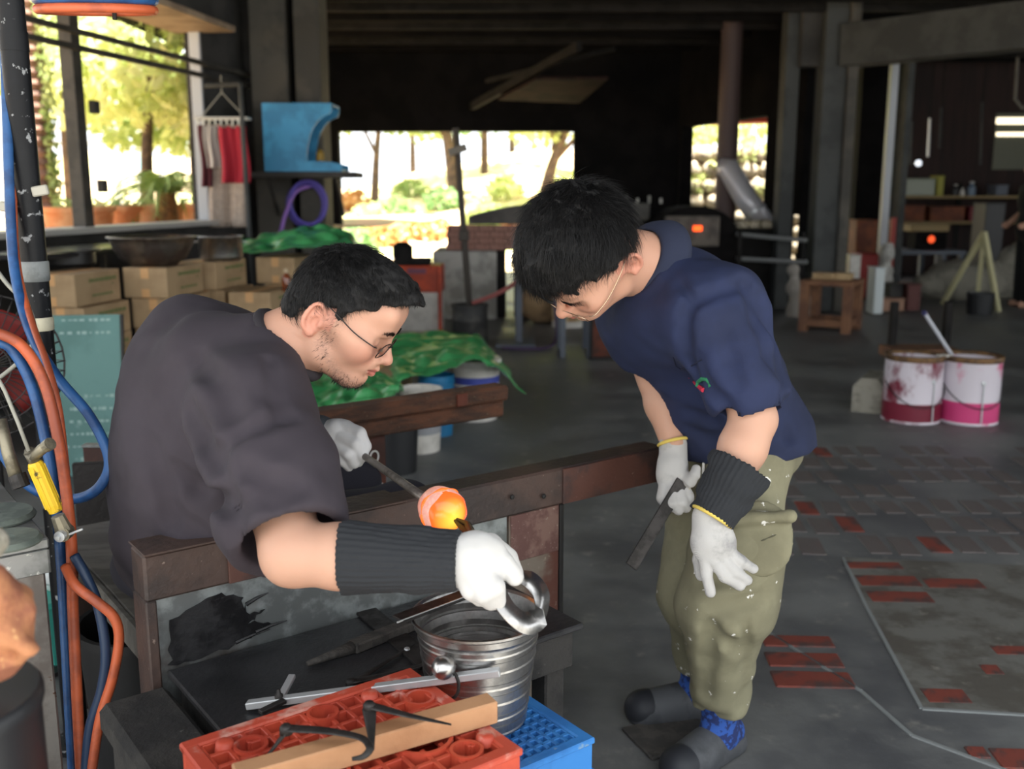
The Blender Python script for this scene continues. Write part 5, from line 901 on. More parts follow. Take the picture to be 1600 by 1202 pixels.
e = thing('pale_scraper', 'white scraper blade lying on the dark red paint can', 'scraper', ony(1478, 556, 5.75)); MB().box(ony(1476, 556, 5.72), (.08, .04, .012), bev=.002).build('blade', m_wp, e)
q = onz(1470, 585, 0); e = thing('low_wooden_rack', 'low reddish wooden rack with two posts behind the paint cans', 'rack', q + V(0, .3, 0)); MB().box(q + V(-.05, .3, .12), (.52, .3, .08), bev=.004).build('deck', m_st, e)
for dx in (-.22, .2): MB().bar(q + V(dx, .42, 0), q + V(dx, .42, .52 - abs(dx) * .1), .07, .05).build('post', m_beam, e)
for dx in (-.25, .15): MB().bar(q + V(dx, .2, 0), q + V(dx, .2, .08), .06, .06).build('foot', m_st, e)
# ------------------------------------------------------------------ far workshop clutter
m_shelf = mat('shelf_wood', (136, 116, 80), .7); m_crate = mat('crate_brown', (126, 72, 46), .7, col2=(100, 56, 40), scale=5)
yq = 15.6; xa, xb = ony(1405, 310, yq)[0], ony(1640, 310, yq)[0]; sh = thing('storage_shelf', 'long wooden storage shelves along the maroon wall', 'shelf', ((xa + xb) / 2, yq + .3, 0))
for py in (308, 348): z_ = ony(1500, py, yq)[2]; MB().box(((xa + xb) / 2, yq + .3, z_), (xb - xa, .6, .04), bev=.004).build('board', m_shelf, sh)
for x in (xa + .03, (xa + xb) / 2, xb - .03): MB().bar((x, yq + .55, 0), (x, yq + .55, 1.5), .07, .07).build('upright', m_beam, sh)
def fbox(label, px0, px1, py0, py1, y, m, dep=.3, name='storage_box', cat='box'):
    a, b_ = ony(px0, py1, y), ony(px1, py0, y); e = thing(name, label, cat, ((a[0] + b_[0]) / 2, y + dep / 2, a[2])); MB().box(((a[0] + b_[0]) / 2, y + dep / 2, (a[2] + b_[2]) / 2), (b_[0] - a[0], dep, b_[2] - a[2]), bev=.008).build('case', m, e); MB().box(((a[0] + b_[0]) / 2, y + dep / 2, b_[2] + .006), (b_[0] - a[0] + .02, dep + .02, .012), bev=.004).build('lid', m, e); return e
fbox('brown wooden crate on the left of the lower storage shelf', 1406, 1446, 322, 346, yq + .1, m_crate); fbox('brown wooden crate in the middle of the lower storage shelf', 1453, 1508, 324, 346, yq + .1, m_crate); fbox('dark red box at the right of the lower storage shelf', 1514, 1530, 324, 346, yq + .1, mat('box_dred', (110, 30, 40), .6))
fbox('greenish glass tank on the upper storage shelf', 1410, 1462, 280, 306, yq + .15, mat('tank_green', (110, 118, 96), .3)); fbox('yellow board standing on the upper storage shelf', 1464, 1476, 276, 306, yq + .12, mat('board_yellow', (150, 146, 60), .6)); fbox('grey box on the right of the upper storage shelf', 1556, 1576, 290, 306, yq + .15, m_gs)
def fbot(label, px, py0, py1, y, m, cat='bottle'):
    a, b_ = ony(px, py1, y), ony(px, py0, y); h = b_[2] - a[2]; e = thing('jar' if cat == 'jar' else 'bottle', label, cat, a); MB().lathe([(0, 0), (h * .26, 0), (h * .28, h * .6), (h * .12, h * .78), (h * .12, h * .92), (0, h * .92)], a, 14).build('body', m, e, auto=40); MB().lathe([(0, h * .9), (h * .15, h * .9), (h * .15, h), (0, h)], a, 12).build('cap', m_wp, e)
fbot('blue-grey bottle on the upper storage shelf', 1517, 284, 307, yq + .15, mat('bott_blue', (90, 110, 130), .3)); fbot('cream jar on the upper storage shelf', 1503, 294, 307, yq + .15, m_wp, 'jar'); fbot('small dark bottle left of the blue-grey one', 1492, 288, 307, yq + .15, m_bp)
for i, (px, y0, y1) in enumerate(((1422, 190, 258), (1450, 185, 245), (1468, 168, 232), (1532, 160, 258))): a, b_ = ony(px + 3, y0, 15.9), ony(px, y1, 15.9); e = thing('hanging_tube', ['leftmost thin tube hanging before the maroon wall', 'bright thin tube hanging second from left before maroon wall', 'thin grey tube hanging third from left before maroon wall', 'thin dark tube hanging rightmost before the maroon wall'][i], 'tube', b_); MB().tube([a, b_], .02, 8).build('tube', m_alu if i == 1 else m_col, e); MB().tube([a, V(a[0], a[1], 3.4)], .008, 6).build('hook_wire', m_beam, e)
e = thing('hanging_hook', 'bent pale hook hanging from the right-hand beam', 'hook', ony(1592, 168, 11)); MB().tube([ony(1590, 90, 11), ony(1586, 155, 11), ony(1598, 170, 11), ony(1602, 166, 11)], .018, 8).build('hook', m_pan, e)
fl_ = ony(1435, 255, 15.4); e = thing('wall_lamp', 'small round bright lamp above the storage shelf', 'lamp', fl_); MB().lathe([(0, .05), (.035, .035), (.05, 0), (.035, -.035), (0, -.05)], fl_, 16).build('globe', mat('lamp_glow', (240, 246, 255), .5, emis=1.2), e, smooth=True); MB().bar(fl_ + V(0, .05, 0), V(fl_[0], 15.8, fl_[2]), .02, .02).build('arm', m_beam, e); MB().bar(V(fl_[0], 15.8, fl_[2] + .02), V(fl_[0], 15.8, ony(1435, 307, 15.8)[2]), .02, .02).build('stem', m_beam, e)
yq = 13.0; zt_ = ony(1450, 392, yq)[2]; xa, xb = ony(1395, 400, yq)[0], ony(1510, 400, yq)[0]; e = thing('grey_worktable', 'grey steel work table in the far workshop', 'table', ((xa + xb) / 2, yq + .4, 0)); MB().box(((xa + xb) / 2, yq + .4, zt_ - .025), (xb - xa, .8, .05), bev=.004).build('top', m_gs, e)
for x in (xa + .1, (xa + xb) / 2 + .2, xb - .05): 
    for dy in (.06, .74): MB().bar((x, yq + dy, 0), (x, yq + dy, zt_ - .04), .07, .06).build('leg', m_gs, e)
fbox('tan wooden case on the grey work table', 1424, 1484, 352, 362, 13.3, m_shelf, .3); a = ony(1450, 392, 13.3)
fbox('dark base under the tan wooden case on grey table', 1430, 1480, 364, 391, 13.3, m_soot, .3); qg = ony(1455, 374, 13.26); e = thing('heater_glow', 'small glowing orange heater port on the grey table', 'heater', qg - ZZ * .06); MB().lathe([(0, .012), (.04, .012), (.05, 0)], qg, 14, (0, -1, 0)).build('port', mat('heater_orange', (255, 90, 40), .5, emis=1.0), e); MB().lathe([(.05, .014), (.065, .014), (.065, -.02), (.05, -.02)], qg, 14, (0, -1, 0)).build('ring', m_beam, e)
fbox('white crate on the floor left of the red toolbox', 1324, 1346, 400, 471, 12.2, m_wp, .25); fbox('red metal toolbox on the floor beside the pale column', 1338, 1374, 398, 467, 12.5, mat('tool_red', (150, 36, 34), .5), .3); fbox('white and teal carton standing behind the wooden stool', 1364, 1384, 420, 491, 10.9, mat('carton_teal', (196, 204, 204), .6), .25)
fbox('tan brick on the floor behind the wooden stool', 1378, 1414, 468, 487, 11.17, mat('tan_brick', (150, 116, 96), .8), .2, 'loose_brick', 'brick'); fbox('dark red box on the floor below the grey table', 1416, 1440, 446, 486, 11.2, mat('dark_red_box', (86, 48, 44), .7), .3); fbox('grey box on the floor below the grey table', 1388, 1412, 446, 485, 11.3, m_wall, .3)
e = thing('red_pipe_stand', 'red steel upright beside the grey work table', 'upright', ony(1398, 470, 12.3) * V(1, 1, 0)); a, b_ = ony(1396, 340, 12.3), ony(1392, 440, 12.3); MB().bar(V(a[0], a[1], 0), a, .07, .06).build('upright', mat('red_upright', (140, 48, 40), .6), e); MB().bar(V(a[0], a[1], .03) - V(.15, 0, 0), V(a[0], a[1], .03) + V(.15, 0, 0), .1, .05).build('foot', m_beam, e)
e = thing('white_sack', 'tall pale sack standing beside the red upright', 'sack', ony(1384, 420, 12.1) * V(1, 1, 0)); c_ = ony(1384, 402, 12.1); sk = SDF(V(c_[0] - .3, c_[1] - .3, -.02), c_ + .35, .02); sk.cap(V(c_[0], c_[1], .1), c_ + V(0, 0, .12), .11, .07, k=.03).noise(10, .04, 3); sk.build('sack', m_conc, e)
a, b_, c_ = ony(1538, 363, 11.6), ony(1562, 436, 11.3), ony(1530, 430, 11.9); e = thing('folding_trestle', 'pale yellow folding trestle legs in the far workshop', 'trestle', b_ * V(1, 1, 0)); 
for p_ in (V(b_[0] + .02, b_[1], 0), V(c_[0], c_[1], 0), V(a[0] - .2, a[1] + .5, 0)): MB().bar(a, p_, .05, .05).build('leg', mat('trestle_yellow', (186, 180, 140), .6), e)
cc_ = ony(1545, 470, 10.9); e = thing('dark_bucket', 'dark bucket on the floor of the far workshop', 'bucket', cc_ * V(1, 1, 0)); MB().lathe([(0, 0), (.13, 0), (.15, .24), (.156, .24), (.145, .24), (.12, .02), (0, .02)], cc_ * V(1, 1, 0) + V(0, .2, 0), 24).build('bucket', m_bp, e, auto=40)
c_ = ony(1520, 440, 12.4); e = thing('grey_tarp_heap', 'grey cloth heap draped below the trestle legs', 'cloth', c_ * V(1, 1, 0)); sk = SDF(c_ * V(1, 1, 0) + V(-1.0, -.4, -.05), c_ * V(1, 1, 0) + V(1.4, .8, .8), .035); sk.ell(c_ * V(1, 1, 0) + V(.1, .3, .2), (.7, .3, .3), k=.1).ell(c_ * V(1, 1, 0) + V(.8, .3, .35), (.4, .25, .4), k=.1).noise(5, .12, 3).plane((0, 0, .003), (0, 0, -1)); sk.build('cloth', mat('heap_grey', (140, 136, 124), .9, col2=(112, 108, 98), scale=4), e)
fbox('black speaker box before the storage shelf', 1530, 1572, 318, 448, 14.2, m_bp, .4); fbox('dark cabinet left of the grey work table', 1332, 1372, 345, 461, 13.0, m_crate, .3)
# ------------------------------------------------------------------ people
def L3(c): return np.array(lin(c)[:3])
m_skin = mat('skin', (205, 160, 138), .5, vcol=True, bump=.06, bscale=260, sss=.12, spec=.35)
m_hair = mat('black_hair', (20, 19, 20), .42, spec=.45); m_hairb = mat('hair_base', (14, 13, 14), .75)
def hit(s, px, py, d0=1.0, d1=2.8):
    r = ray(px, py); ts = np.arange(d0, d1, s.h * .5); P = _C + ts[:, None] * r; I = np.round((P - s.lo) / s.h).astype(int); ok = ((I >= 0) & (I < s.n)).all(1)
    for t, i, o in zip(ts, I, ok):
        if o and s.v[tuple(i)] < 0: return _C + r * t
    return None
def fold(s, pts, r=.012, dep=.006, k=.018, op='sub'):
    P = [hit(s, *p) for p in pts]; P = [p for p in P if p is not None]
    if len(P) < 2: return
    C_ = [p + unit(_C - p) * (r - dep if op == 'sub' else -r + dep) for p in P]
    for i in range(len(C_) - 1): s.cap(C_[i], C_[i + 1], r, r, k, op)
def strands(name, P, Dr, Bd, Ln, W, m, parent, seg=3):
    n = len(P); a = np.cross(Dr, np.array([.3, .5, .81])); a /= np.linalg.norm(a, axis=1)[:, None] + 1e-9; b = np.cross(Dr, a); rings = []
    for k in range(seg + 1):
        t = k / seg; c = P + Dr * (Ln * t)[:, None] + Bd * (Ln * t * t)[:, None]; w = (W * (1 - .88 * t))[:, None]
        for q in range(3): an = 2.0944 * q; rings.append(c + (a * math.cos(an) + b * math.sin(an)) * w)
    R = np.stack(rings, 1).reshape(-1, 3); base = (np.arange(n) * 3 * (seg + 1))[:, None]; Fc = []
    for k in range(seg):
        for q in range(3): w_ = (q + 1) % 3; Fc.append(np.concatenate([base + k * 3 + q, base + k * 3 + w_, base + (k + 1) * 3 + w_, base + (k + 1) * 3 + q], 1))
    o = raw_mesh(name, R, np.concatenate(Fc), m, parent); o['kind'] = 'stuff'; return o
def make_head(E, F, U, nb, sc=1.0, h=.0022, neck_r=(.054, .062), jaw=1.0, seed=1, neckdir=None):
    F = unit(F); Lv = unit(np.cross(U, F)); U = np.cross(F, Lv); A = np.array([F, Lv, U]); toL = lambda p: (np.asarray(p) - E) @ A.T / sc; toW = lambda q: E + (np.asarray(q) * sc) @ A
    nl = toL(nb); s = SDF(np.minimum((-.11, -.115, -.13), nl - .085), np.maximum((.165, .115, .16), nl + .085), h)
    s.ell((.022, 0, .050), (.096, .076, .083), k=.001); s.ell((-.02, 0, .03), (.062, .066, .06), k=.02)
    s.ell((.05, 0, -.022), (.062, .058 * jaw, .06), k=.025); s.ell((.086, 0, -.062), (.026, .026, .022), k=.03)
    for g in (-1, 1):
        s.cap((.0, g * .056 * jaw, -.022), (.03, g * .050 * jaw, -.058), .016, .015, .025); s.cap((.03, g * .050 * jaw, -.058), (.088, g * .016, -.074), .015, .013, .025)
        s.ell((.08, g * .040, -.006), (.028, .028, .028), k=.03); s.cap((.02, g * .066, .012), (.085, g * .05, .005), .012, .016, .03)
    s.cap((.106, -.03, .040), (.106, .03, .040), .0125, None, .02); s.cap((.10, -.04, .075), (.10, .04, .075), .018, None, .03)
    for g in (-1, 1): s.ell((.118, g * .034, .017), (.016, .02, .0115), k=.014, op='sub'); s.ell((.0935, g * .033, .0155), (.0165, .0165, .0150), k=.006)
    s.cap((.113, 0, .03), (.134, 0, -.004), .0065, .0085, .012); s.ell((.1335, 0, -.0085), (.0125, .0115, .0105), k=.008)
    for g in (-1, 1): s.ell((.123, g * .0135, -.0115), (.011, .008, .0085), k=.007); s.ell((.130, g * .0075, -.0185), (.005, .0035, .004), k=.003, op='sub'); s.cap((.122, g * .021, -.012), (.107, g * .032, -.036), .0025, None, .012, 'sub')
    s.ell((.105, 0, -.034), (.021, .032, .02), k=.018)
    for g in (-1, 1): s.cap((.1265, 0, -.0335), (.112, g * .023, -.0375), .0062, .003, .006); s.cap((.1225, 0, -.0445), (.111, g * .021, -.0395), .0072, .003, .006)
    for g in (-1, 1): s.cap((.1345, 0, -.039), (.118, g * .024, -.0385), .0028, .0022, .003, 'sub')
    s.cap((.118, -.012, -.0535), (.118, .012, -.0535), .006, None, .012, 'sub'); s.ell((.1, 0, -.067), (.02, .022, .018), k=.02)
    for g in (-1, 1):                                                     # ears
        ec = np.array([-.004, g * .078, .002]); s.ell(ec, (.0145, .006, .028), ((.96, g * -.28, .1), (.28 * g, .96, 0), (-.1, 0, 1)), k=.008)
        hx_ = [ec + np.array([-.002 + .0145 * math.sin(a), g * (.006 - .004 * math.sin(a)), .029 * math.cos(a) * (1 if math.cos(a) > 0 else .85)]) for a in np.linspace(1.2, -2.9, 12)]
        s.chain(hx_, [.0036] * 12, k=.004); s.ell(ec + np.array([.004, g * .008, -.004]), (.0085, .0085, .0125), k=.003, op='sub'); s.ell(ec + np.array([-.003, g * .010, .016]), (.007, .0075, .009), k=.003, op='sub'); s.ell(ec + np.array([.004, g * .003, -.025]), (.008, .005, .008), k=.006); s.cap(ec + np.array([.013, g * .001, -.006]), ec + np.array([.013, g * .0, .002]), .004, None, .005)
    s.cap((-.012, 0, -.03), nl, neck_r[0], neck_r[1], .03); s.cap((.03, 0, -.055), nl + np.array([.02, 0, 0]), .03, .05, .03)
    P, Fc = s.extract(); P = relaxv(P, Fc, 1); return dict(P=P, F=Fc, toW=toW, toL=toL, sdf=s, A=A, sc=sc)
def head_cols(P, ruddy=1.0, stub=0.0, seed=2):
    f, l, u = P[:, 0], np.abs(P[:, 1]), P[:, 2]; n = len(P); base = np.tile(L3((196, 150, 128)), (n, 1)); nz = hash_noise(P * 60, 1, seed)[:, None] * .04
    def blob(c, r): return np.clip(1 - ((P - np.array(c)) ** 2 / np.array(r) ** 2).sum(1), 0, 1)[:, None]
    def mixc(m_, c): nonlocal base; base = base * (1 - m_) + L3(c) * m_
    mixc(np.clip(np.maximum(blob((.09, .045, -.01), (.045, .04, .035)), blob((.09, -.045, -.01), (.045, .04, .035))), 0, 1) * .45 * ruddy, (206, 130, 112))
    mixc(np.maximum(blob((.13, 0, -.01), (.03, .02, .02)), 0) * .35, (206, 126, 108)); ear = ((l > .074) & (f < .03) & (f > -.04) & (np.abs(u) < .04))[:, None]; mixc(ear * .35, (206, 120, 104))
    lip = np.clip(np.maximum(1 - ((f - .12) / .016) ** 2 - (l / .024) ** 2 - ((u + .039) / .011) ** 2, 0) * 3, 0, 1)[:, None]; mixc(lip * .75, (176, 96, 88))
    gr = np.clip(1 - ((u + .0388) / .0014) ** 2, 0, 1) * (l < .023) * (f > .105); mixc(gr[:, None] * .7, (96, 46, 44))
    eye = np.clip(1 - ((u - .0105) / .0016) ** 2, 0, 1) * (l > .02) * (l < .046) * (f > .085); mixc(eye[:, None] * .85, (40, 26, 24))
    if stub:
        st = np.clip(1 - np.abs(f - np.interp(u, [-.09, -.07, -.04, .03], [.085, .08, .035, .022])) / .028, 0, 1) * (u < .03) + np.clip((-u - .055) / .02, 0, 1) * (f > .07); st = np.clip(st, 0, 1) * (.6 + .6 * hash_noise(P * 500, 1, 4)); mixc(np.clip(st, 0, 1)[:, None] * stub, (84, 70, 66))
    return np.clip(base * (1 + nz), 0, 1)
def body_mesh(name, head, extra, label, cat, stub=0, ruddy=1):
    P = head['toW'](head['P']); Fc = head['F']; C_ = head_cols(head['P'], ruddy, stub)
    Ps, Fs, Cs = [P], [Fc], [C_]; k = len(P)
    for s in extra:
        p, f_ = s.extract(); p = relaxv(p, f_, 2); Ps.append(p); Fs.append(f_ + k); k += len(p); nz = hash_noise(p * 25, 1, 3)[:, None]; Cs.append(np.clip(L3((192, 149, 127)) * (1 + .06 * nz), 0, 1))
    Pa = np.concatenate(Ps); Ca = np.concatenate(Cs); return tag(raw_mesh(name, Pa, np.concatenate(Fs), m_skin, None, lambda _: Ca), label, cat)
def hair(head, parent, ub, cap_c, cap_R, n, ln, wdt, lift, flow, seed, messy=.35, zamp=.006, bumps=None, sec=()):
    s = SDF((-.14, -.13, -.09), (.2, .13, .2), .003); s.ell(cap_c, cap_R, k=.001)
    for c, R in (bumps or ()): s.ell(c, R, k=.03)
    g = np.stack(np.meshgrid(*s.ax, indexing='ij'), -1); f, l, u = g[..., 0], g[..., 1], g[..., 2]
    lim = np.interp(f, ub[0], ub[1]); s.v = np.maximum(s.v, ((lim - u) * .75).astype(np.float32)); s.noise((55, 55, 55), zamp, seed)
    s.noise((140, 60, 140), zamp * .6, seed + 3)
    P, Fc = s.extract(); rg = np.random.RandomState(seed)
    raw_mesh('hair', head['toW'](relaxv(P, Fc, 1)), Fc, m_hairb, parent)
    cen = np.array([.015, 0, .05]); I = rg.randint(0, len(P), n * 2); Q = P[I] + rg.normal(0, .0015, (n * 2, 3)); nr = Q - cen; nr /= np.linalg.norm(nr, axis=1)[:, None]
    lim = np.interp(Q[:, 0], ub[0], ub[1]); ok = (Q[:, 2] > lim + .001) & ((Q - cen) * nr).sum(1).astype(bool); Q = Q[ok][:n]; nr = nr[ok][:n]
    fl = np.array([flow(q) for q in Q]); fl += rg.normal(0, messy, fl.shape) + np.stack([hash_noise(Q * 45, 1, seed + i) for i in range(3)], 1) * messy * 1.6
    fl -= nr * (fl * nr).sum(1)[:, None]; fl /= np.linalg.norm(fl, axis=1)[:, None] + 1e-9; d = fl + nr * lift; d /= np.linalg.norm(d, axis=1)[:, None]
    edge = np.clip((Q[:, 2] - np.interp(Q[:, 0], ub[0], ub[1])) / .05, .25, 1); Ls = ln * edge * rg.uniform(.6, 1.25, len(Q)); A = head['A']
    strands('hair_strands', head['toW'](Q - nr * .003), d @ A, (-nr * .35 + fl * .2) @ A, Ls * head['sc'], np.full(len(Q), wdt), m_hair, parent)
def brows(head, parent, sides, u0=.041, n=160, th=.0006):
    P = head['P']; rg = np.random.RandomState(5); Q = []; Dd = []
    for g in sides:
        for _ in range(n):
            t = rg.uniform(); l = g * (.014 + .038 * t); u = u0 + .007 * math.sin(t * 2.4) + rg.normal(0, .0018) - .003 * t
            m_ = (np.abs(P[:, 1] - l) < .004) & (np.abs(P[:, 2] - u) < .004)
            if m_.any(): Q.append([P[m_][:, 0].max(), l, u]); Dd.append([.25, g * 1.0, .35 - .6 * t])
    if not Q: return
    Q = np.array(Q); Dd = np.array(Dd); Dd /= np.linalg.norm(Dd, axis=1)[:, None]; strands('eyebrows', head['toW'](Q), Dd @ head['A'], Dd @ head['A'] * 0, np.full(len(Q), .009), np.full(len(Q), th), m_hair, parent, 2)
def stubble(head, parent, n, seed, fn):
    P = head['P']; rg = np.random.RandomState(seed); I = rg.randint(0, len(P), n * 12); Q = P[I]; w = fn(Q); ok = rg.uniform(size=len(Q)) < w; Q = Q[ok][:n]
    if len(Q) == 0: return
    d = Q - np.array([.05, 0, -.01]); d /= np.linalg.norm(d, axis=1)[:, None]; d = d + np.array([-.2, 0, -.8]); d /= np.linalg.norm(d, axis=1)[:, None]; strands('beard', head['toW'](Q), d @ head['A'], d @ head['A'] * 0, rg.uniform(.003, .010, len(Q)), np.full(len(Q), .00035), m_hair, parent, 2)
m_gframe = mat('glasses_metal', (170, 162, 152), .25, metal=1); m_lens = mat('glasses_lens', (120, 104, 100), .05, alpha=.22, spec=.8)
def glasses(head, parent, c, w=.0265, hgt=.0155, tilt=0, m=m_gframe, full=True, r=.0009, ear=(-.006, .078, .034), lens=None):
    T = lambda q: head['toW'](np.asarray(q, float)); g_ = MB(); e = None; b = MB()
    for g in (-1, 1):
        lp = []
        for a in np.linspace(0, 2 * math.pi, 29):
            x = np.sign(math.cos(a)) * abs(math.cos(a)) ** .55 * w; z = np.sign(math.sin(a)) * abs(math.sin(a)) ** .6 * hgt; lp.append(T((c[0] - .18 * abs(c[1] + x * 1 - 0) * .6 + tilt * z, g * (c[1] + x), c[2] + z)))
        b.tube(lp, r, 6, cap=False)
    hb = [T((c[0] - .003 + .006 * math.sin(math.pi * t), (-1 + 2 * t) * (c[1] - w) , c[2] + .004 + .003 * math.sin(math.pi * t))) for t in np.linspace(0, 1, 8)]; b.tube(hb, r * 1.2, 6)
    fr_ = b.build('eyeglasses', m, parent, smooth=True)
    for g in (-1, 1):
        q = MB(); q.tube(curve_pts([T((c[0] - .014, g * (c[1] + w + .001), c[2] + .004)), T((c[0] - .022, g * (c[1] + w + .011), c[2] + .005)), T((c[0] - .06, g * .0815, c[2] * .6 + ear[2] * .4)), T((ear[0] + .03, g * (ear[1] + .006), ear[2] - .003)), T((ear[0], g * (ear[1] + .001), ear[2])), T((ear[0] - .014, g * ear[1], ear[2] - .016))], 5), r * 1.1, 6); q.build('temple', m, fr_, smooth=True)
        ring = [T((c[0] - .18 * (c[1] + w * math.cos(a)) * .6 + tilt * hgt * math.sin(a), g * (c[1] + w * .97 * np.sign(math.cos(a)) * abs(math.cos(a)) ** .55), c[2] + hgt * .97 * np.sign(math.sin(a)) * abs(math.sin(a)) ** .6)) for a in np.linspace(0, 2 * math.pi, 24, endpoint=False)]
        q = MB(); q.add(ring, [list(range(24))]); q.build('lens', lens or m_lens, fr_)
    return fr_
def ribs(s, a, b, nrib, amp):                                           # knitted ribs running along a sleeve
    a = np.asarray(a, float); ax = unit(np.asarray(b) - a); o1, o2 = ortho(ax)
    s.disp(lambda P: amp * np.sin(nrib * np.arctan2((P - a) @ o2, (P - a) @ o1)))
m_glove = mat('white_knit_glove', (204, 202, 200), .95, bump=.35, wave=(340, 'DIAGONAL', 2.0)); m_gloveg = mat('grey_knit_glove', (186, 184, 182), .95, col2=(150, 148, 148), scale=14, lo=.5, hi=.7, bump=.35, wave=(300, 'DIAGONAL', 2.0), col3=(196, 176, 120), scale3=60, lo3=.7, hi3=.74)
m_cuff = mat('yellow_cuff', (212, 186, 92), .9); m_orc = mat('orange_cuff', (196, 120, 70), .9); m_sleeve = mat('black_knit', (40, 42, 46), .95, bump=.3, wave=(260, 'X', 1.0)); 
def ringtube(c, nrm, r, rt, m, name, parent, sx=1.0, n=24):
    a, b = ortho(nrm); return MB().tube([np.asarray(c) + (a * math.cos(t) + b * math.sin(t) * sx) * r for t in np.linspace(0, 2 * math.pi, n + 1)], rt, 8, cap=False).build(name, m, parent, smooth=True)
def clip_end(s, p, nrm, rad):                                            # open, hollow sleeve or cuff end
    s.cap(np.asarray(p) - unit(nrm) * .004, np.asarray(p) + unit(nrm) * .14, rad, rad, .004, 'sub')
# =================================================================== seated worker
E1 = D(512, 494, 1.83); F1 = V(.835, -.07, -.55); U1 = V(.55, -.03, .835)
S1 = D(350, 572, 1.86); Rs = D(402, 645, 1.66); Ls = 2 * S1 - Rs + V(.05, .0, -.075); Pv = tn(.70, 2.08, .55); EL = D(458, 866, 1.50); WR = D(712, 878, 1.47); NB = D(425, 545, 1.82)
h1 = make_head(E1, F1, U1, NB, 1.0, neck_r=(.055, .066), jaw=1.02)
arm = SDF(np.minimum(np.minimum(Rs, EL), WR) - .1, np.maximum(np.maximum(Rs, EL), WR) + .1, .0045); arm.cap(Rs, EL, .058, .047, .02).cap(EL, EL * .7 + WR * .3, .046, .047, .02).cap(EL * .7 + WR * .3, WR, .047, .03, .02)
LE = D(402, 668, 2.22); LWr = D(508, 682, 2.16)
trs = SDF(V(-1.05, 1.45, .42), V(-.2, 2.45, 1.2), .012); trs.ell(Pv, (.15, .15, .14), k=.05).cap(Pv, S1, .13, .085, .06).cap(Rs, Ls, .06, .06, .06).cap(S1, NB, .07, .062, .04).cap(Ls, LE, .05, .043, .03).cap(LE, LWr, .042, .03, .02)
man1 = body_mesh('person', h1, [arm, trs], 'seated worker in dark shirt and glasses leaning over the bench rail', 'person', stub=.55)
h1l = ([-.11, -.035, -.02, -.014, .002, .02, .0255, .033, .04, .07, .1, .14], [-.062, -.066, -.04, -.012, .028, .034, .004, .006, .046, .068, .094, .118])
def flow1(q): c = q - np.array([-.045, 0, .135]); return c / (np.linalg.norm(c) + 1e-6) + np.array([.35, 0, 0]) * (q[2] > .07)
hair(h1, man1, h1l, (.020, 0, .056), (.104, .0865, .090), 12000, .032, .0005, .5, flow1, 11, .34, .005, bumps=(((.07, 0, .112), (.05, .06, .034)), ((.098, 0, .108), (.034, .045, .014)), ((-.05, 0, -.01), (.035, .06, .05))))
brows(h1, man1, (-1, 1), .041, 220, .0005); stubble(h1, man1, 1700, 3, lambda Q: np.clip((-Q[:, 2] - .058) / .02, 0, 1) * (Q[:, 0] > .072) * .9 + .25 * (np.abs(Q[:, 0] - np.interp(Q[:, 2], [-.08, -.05, .03], [.06, .036, .026])) < .012) * (Q[:, 2] > -.085) * (Q[:, 2] < .03) * (np.abs(Q[:, 1]) > .03))
glasses(h1, man1, (.128, .034, .011), .0265, .0155, .15, r=.0011, lens=mat('tinted_lens', (70, 52, 50), .05, alpha=.42, spec=.8), ear=(-.002, .082, .035), m=mat('gunmetal', (62, 57, 56), .3, metal=.8))
# shirt
m_shirt1 = mat('charcoal_shirt', (58, 52, 59), .9, bump=.12, bscale=600, col2=(52, 46, 53), scale=4)
sh1 = SDF(V(-1.12, 1.30, .46), V(-.22, 2.5, 1.2), .006); fw1 = unit(V(.75, .45, 0)); lt1 = unit(V(.6, -.8, 0)); up1 = unit(S1 - Pv)
sh1.ell(Pv + V(-.0, 0, .02), (.18, .20, .16), (fw1, lt1, ZZ), k=.05)
sh1.ell(Pv * .62 + S1 * .38 + V(-.035, 0, 0), (.165, .205, .20), (fw1, lt1, up1), k=.08); sh1.ell(Pv * .3 + S1 * .7 + V(-.03, 0, 0), (.155, .20, .18), (fw1, lt1, up1), k=.08)
sh1.cap(Rs + V(-.035, .06, -.02), Ls + V(.02, 0, -.02), .098, .105, .10); sh1.cap(S1 + V(-.02, .0, .0), NB + V(-.005, .0, -.005), .10, .079, .06)
HM = Rs + (EL - Rs) * .76; sh1.cap(Rs + V(-.01, .02, .0), HM, .088, .094, .10); sh1.cap(Rs * .5 + HM * .5, HM + V(-.01, .01, -.005), .09, .09, .05)
sh1.cap(Ls, LE, .09, .075, .05)
sh1.noise((9, 9, 14), .008, 4).noise((22, 22, 30), .003, 6)
for pts, r, dp in (([(335, 705), (370, 675), (410, 658), (450, 648)], .012, .006), ([(338, 705), (345, 760), (358, 820), (368, 848)], .013, .007), ([(270, 735), (310, 765), (350, 785), (372, 792)], .016, .010), ([(262, 800), (300, 830), (330, 850)], .016, .009), ([(290, 640), (310, 680), (330, 720)], .018, .008), ([(395, 770), (430, 775), (470, 760)], .014, .006), ([(380, 730), (420, 748), (450, 748)], .014, .006), ([(232, 700), (250, 760), (262, 815)], .02, .007), ([(300, 560), (335, 590), (360, 640)], .02, .006), ([(420, 560), (432, 620), (440, 655)], .008, .004)): fold(sh1, pts, r, dp, .02)
AD = unit(EL - Rs); sh1.plane2(HM + AD * .045, AD, HM, .17); clip_end(sh1, HM + AD * .01, AD, .072)
sh1.cap(NB + unit(E1 - S1) * .02, E1 + V(.04, 0, 0), .068, .07, .008, 'sub')
shirt = sh1.build('shirt', m_shirt1, man1, relax=2)
nn_ = unit(V(.72, -.08, .62)); ringtube(NB + V(.022, 0, .0) + nn_ * .012, nn_, .074, .0105, mat('collar_rib', (44, 40, 45), .9), 'collar', shirt, 1.0)
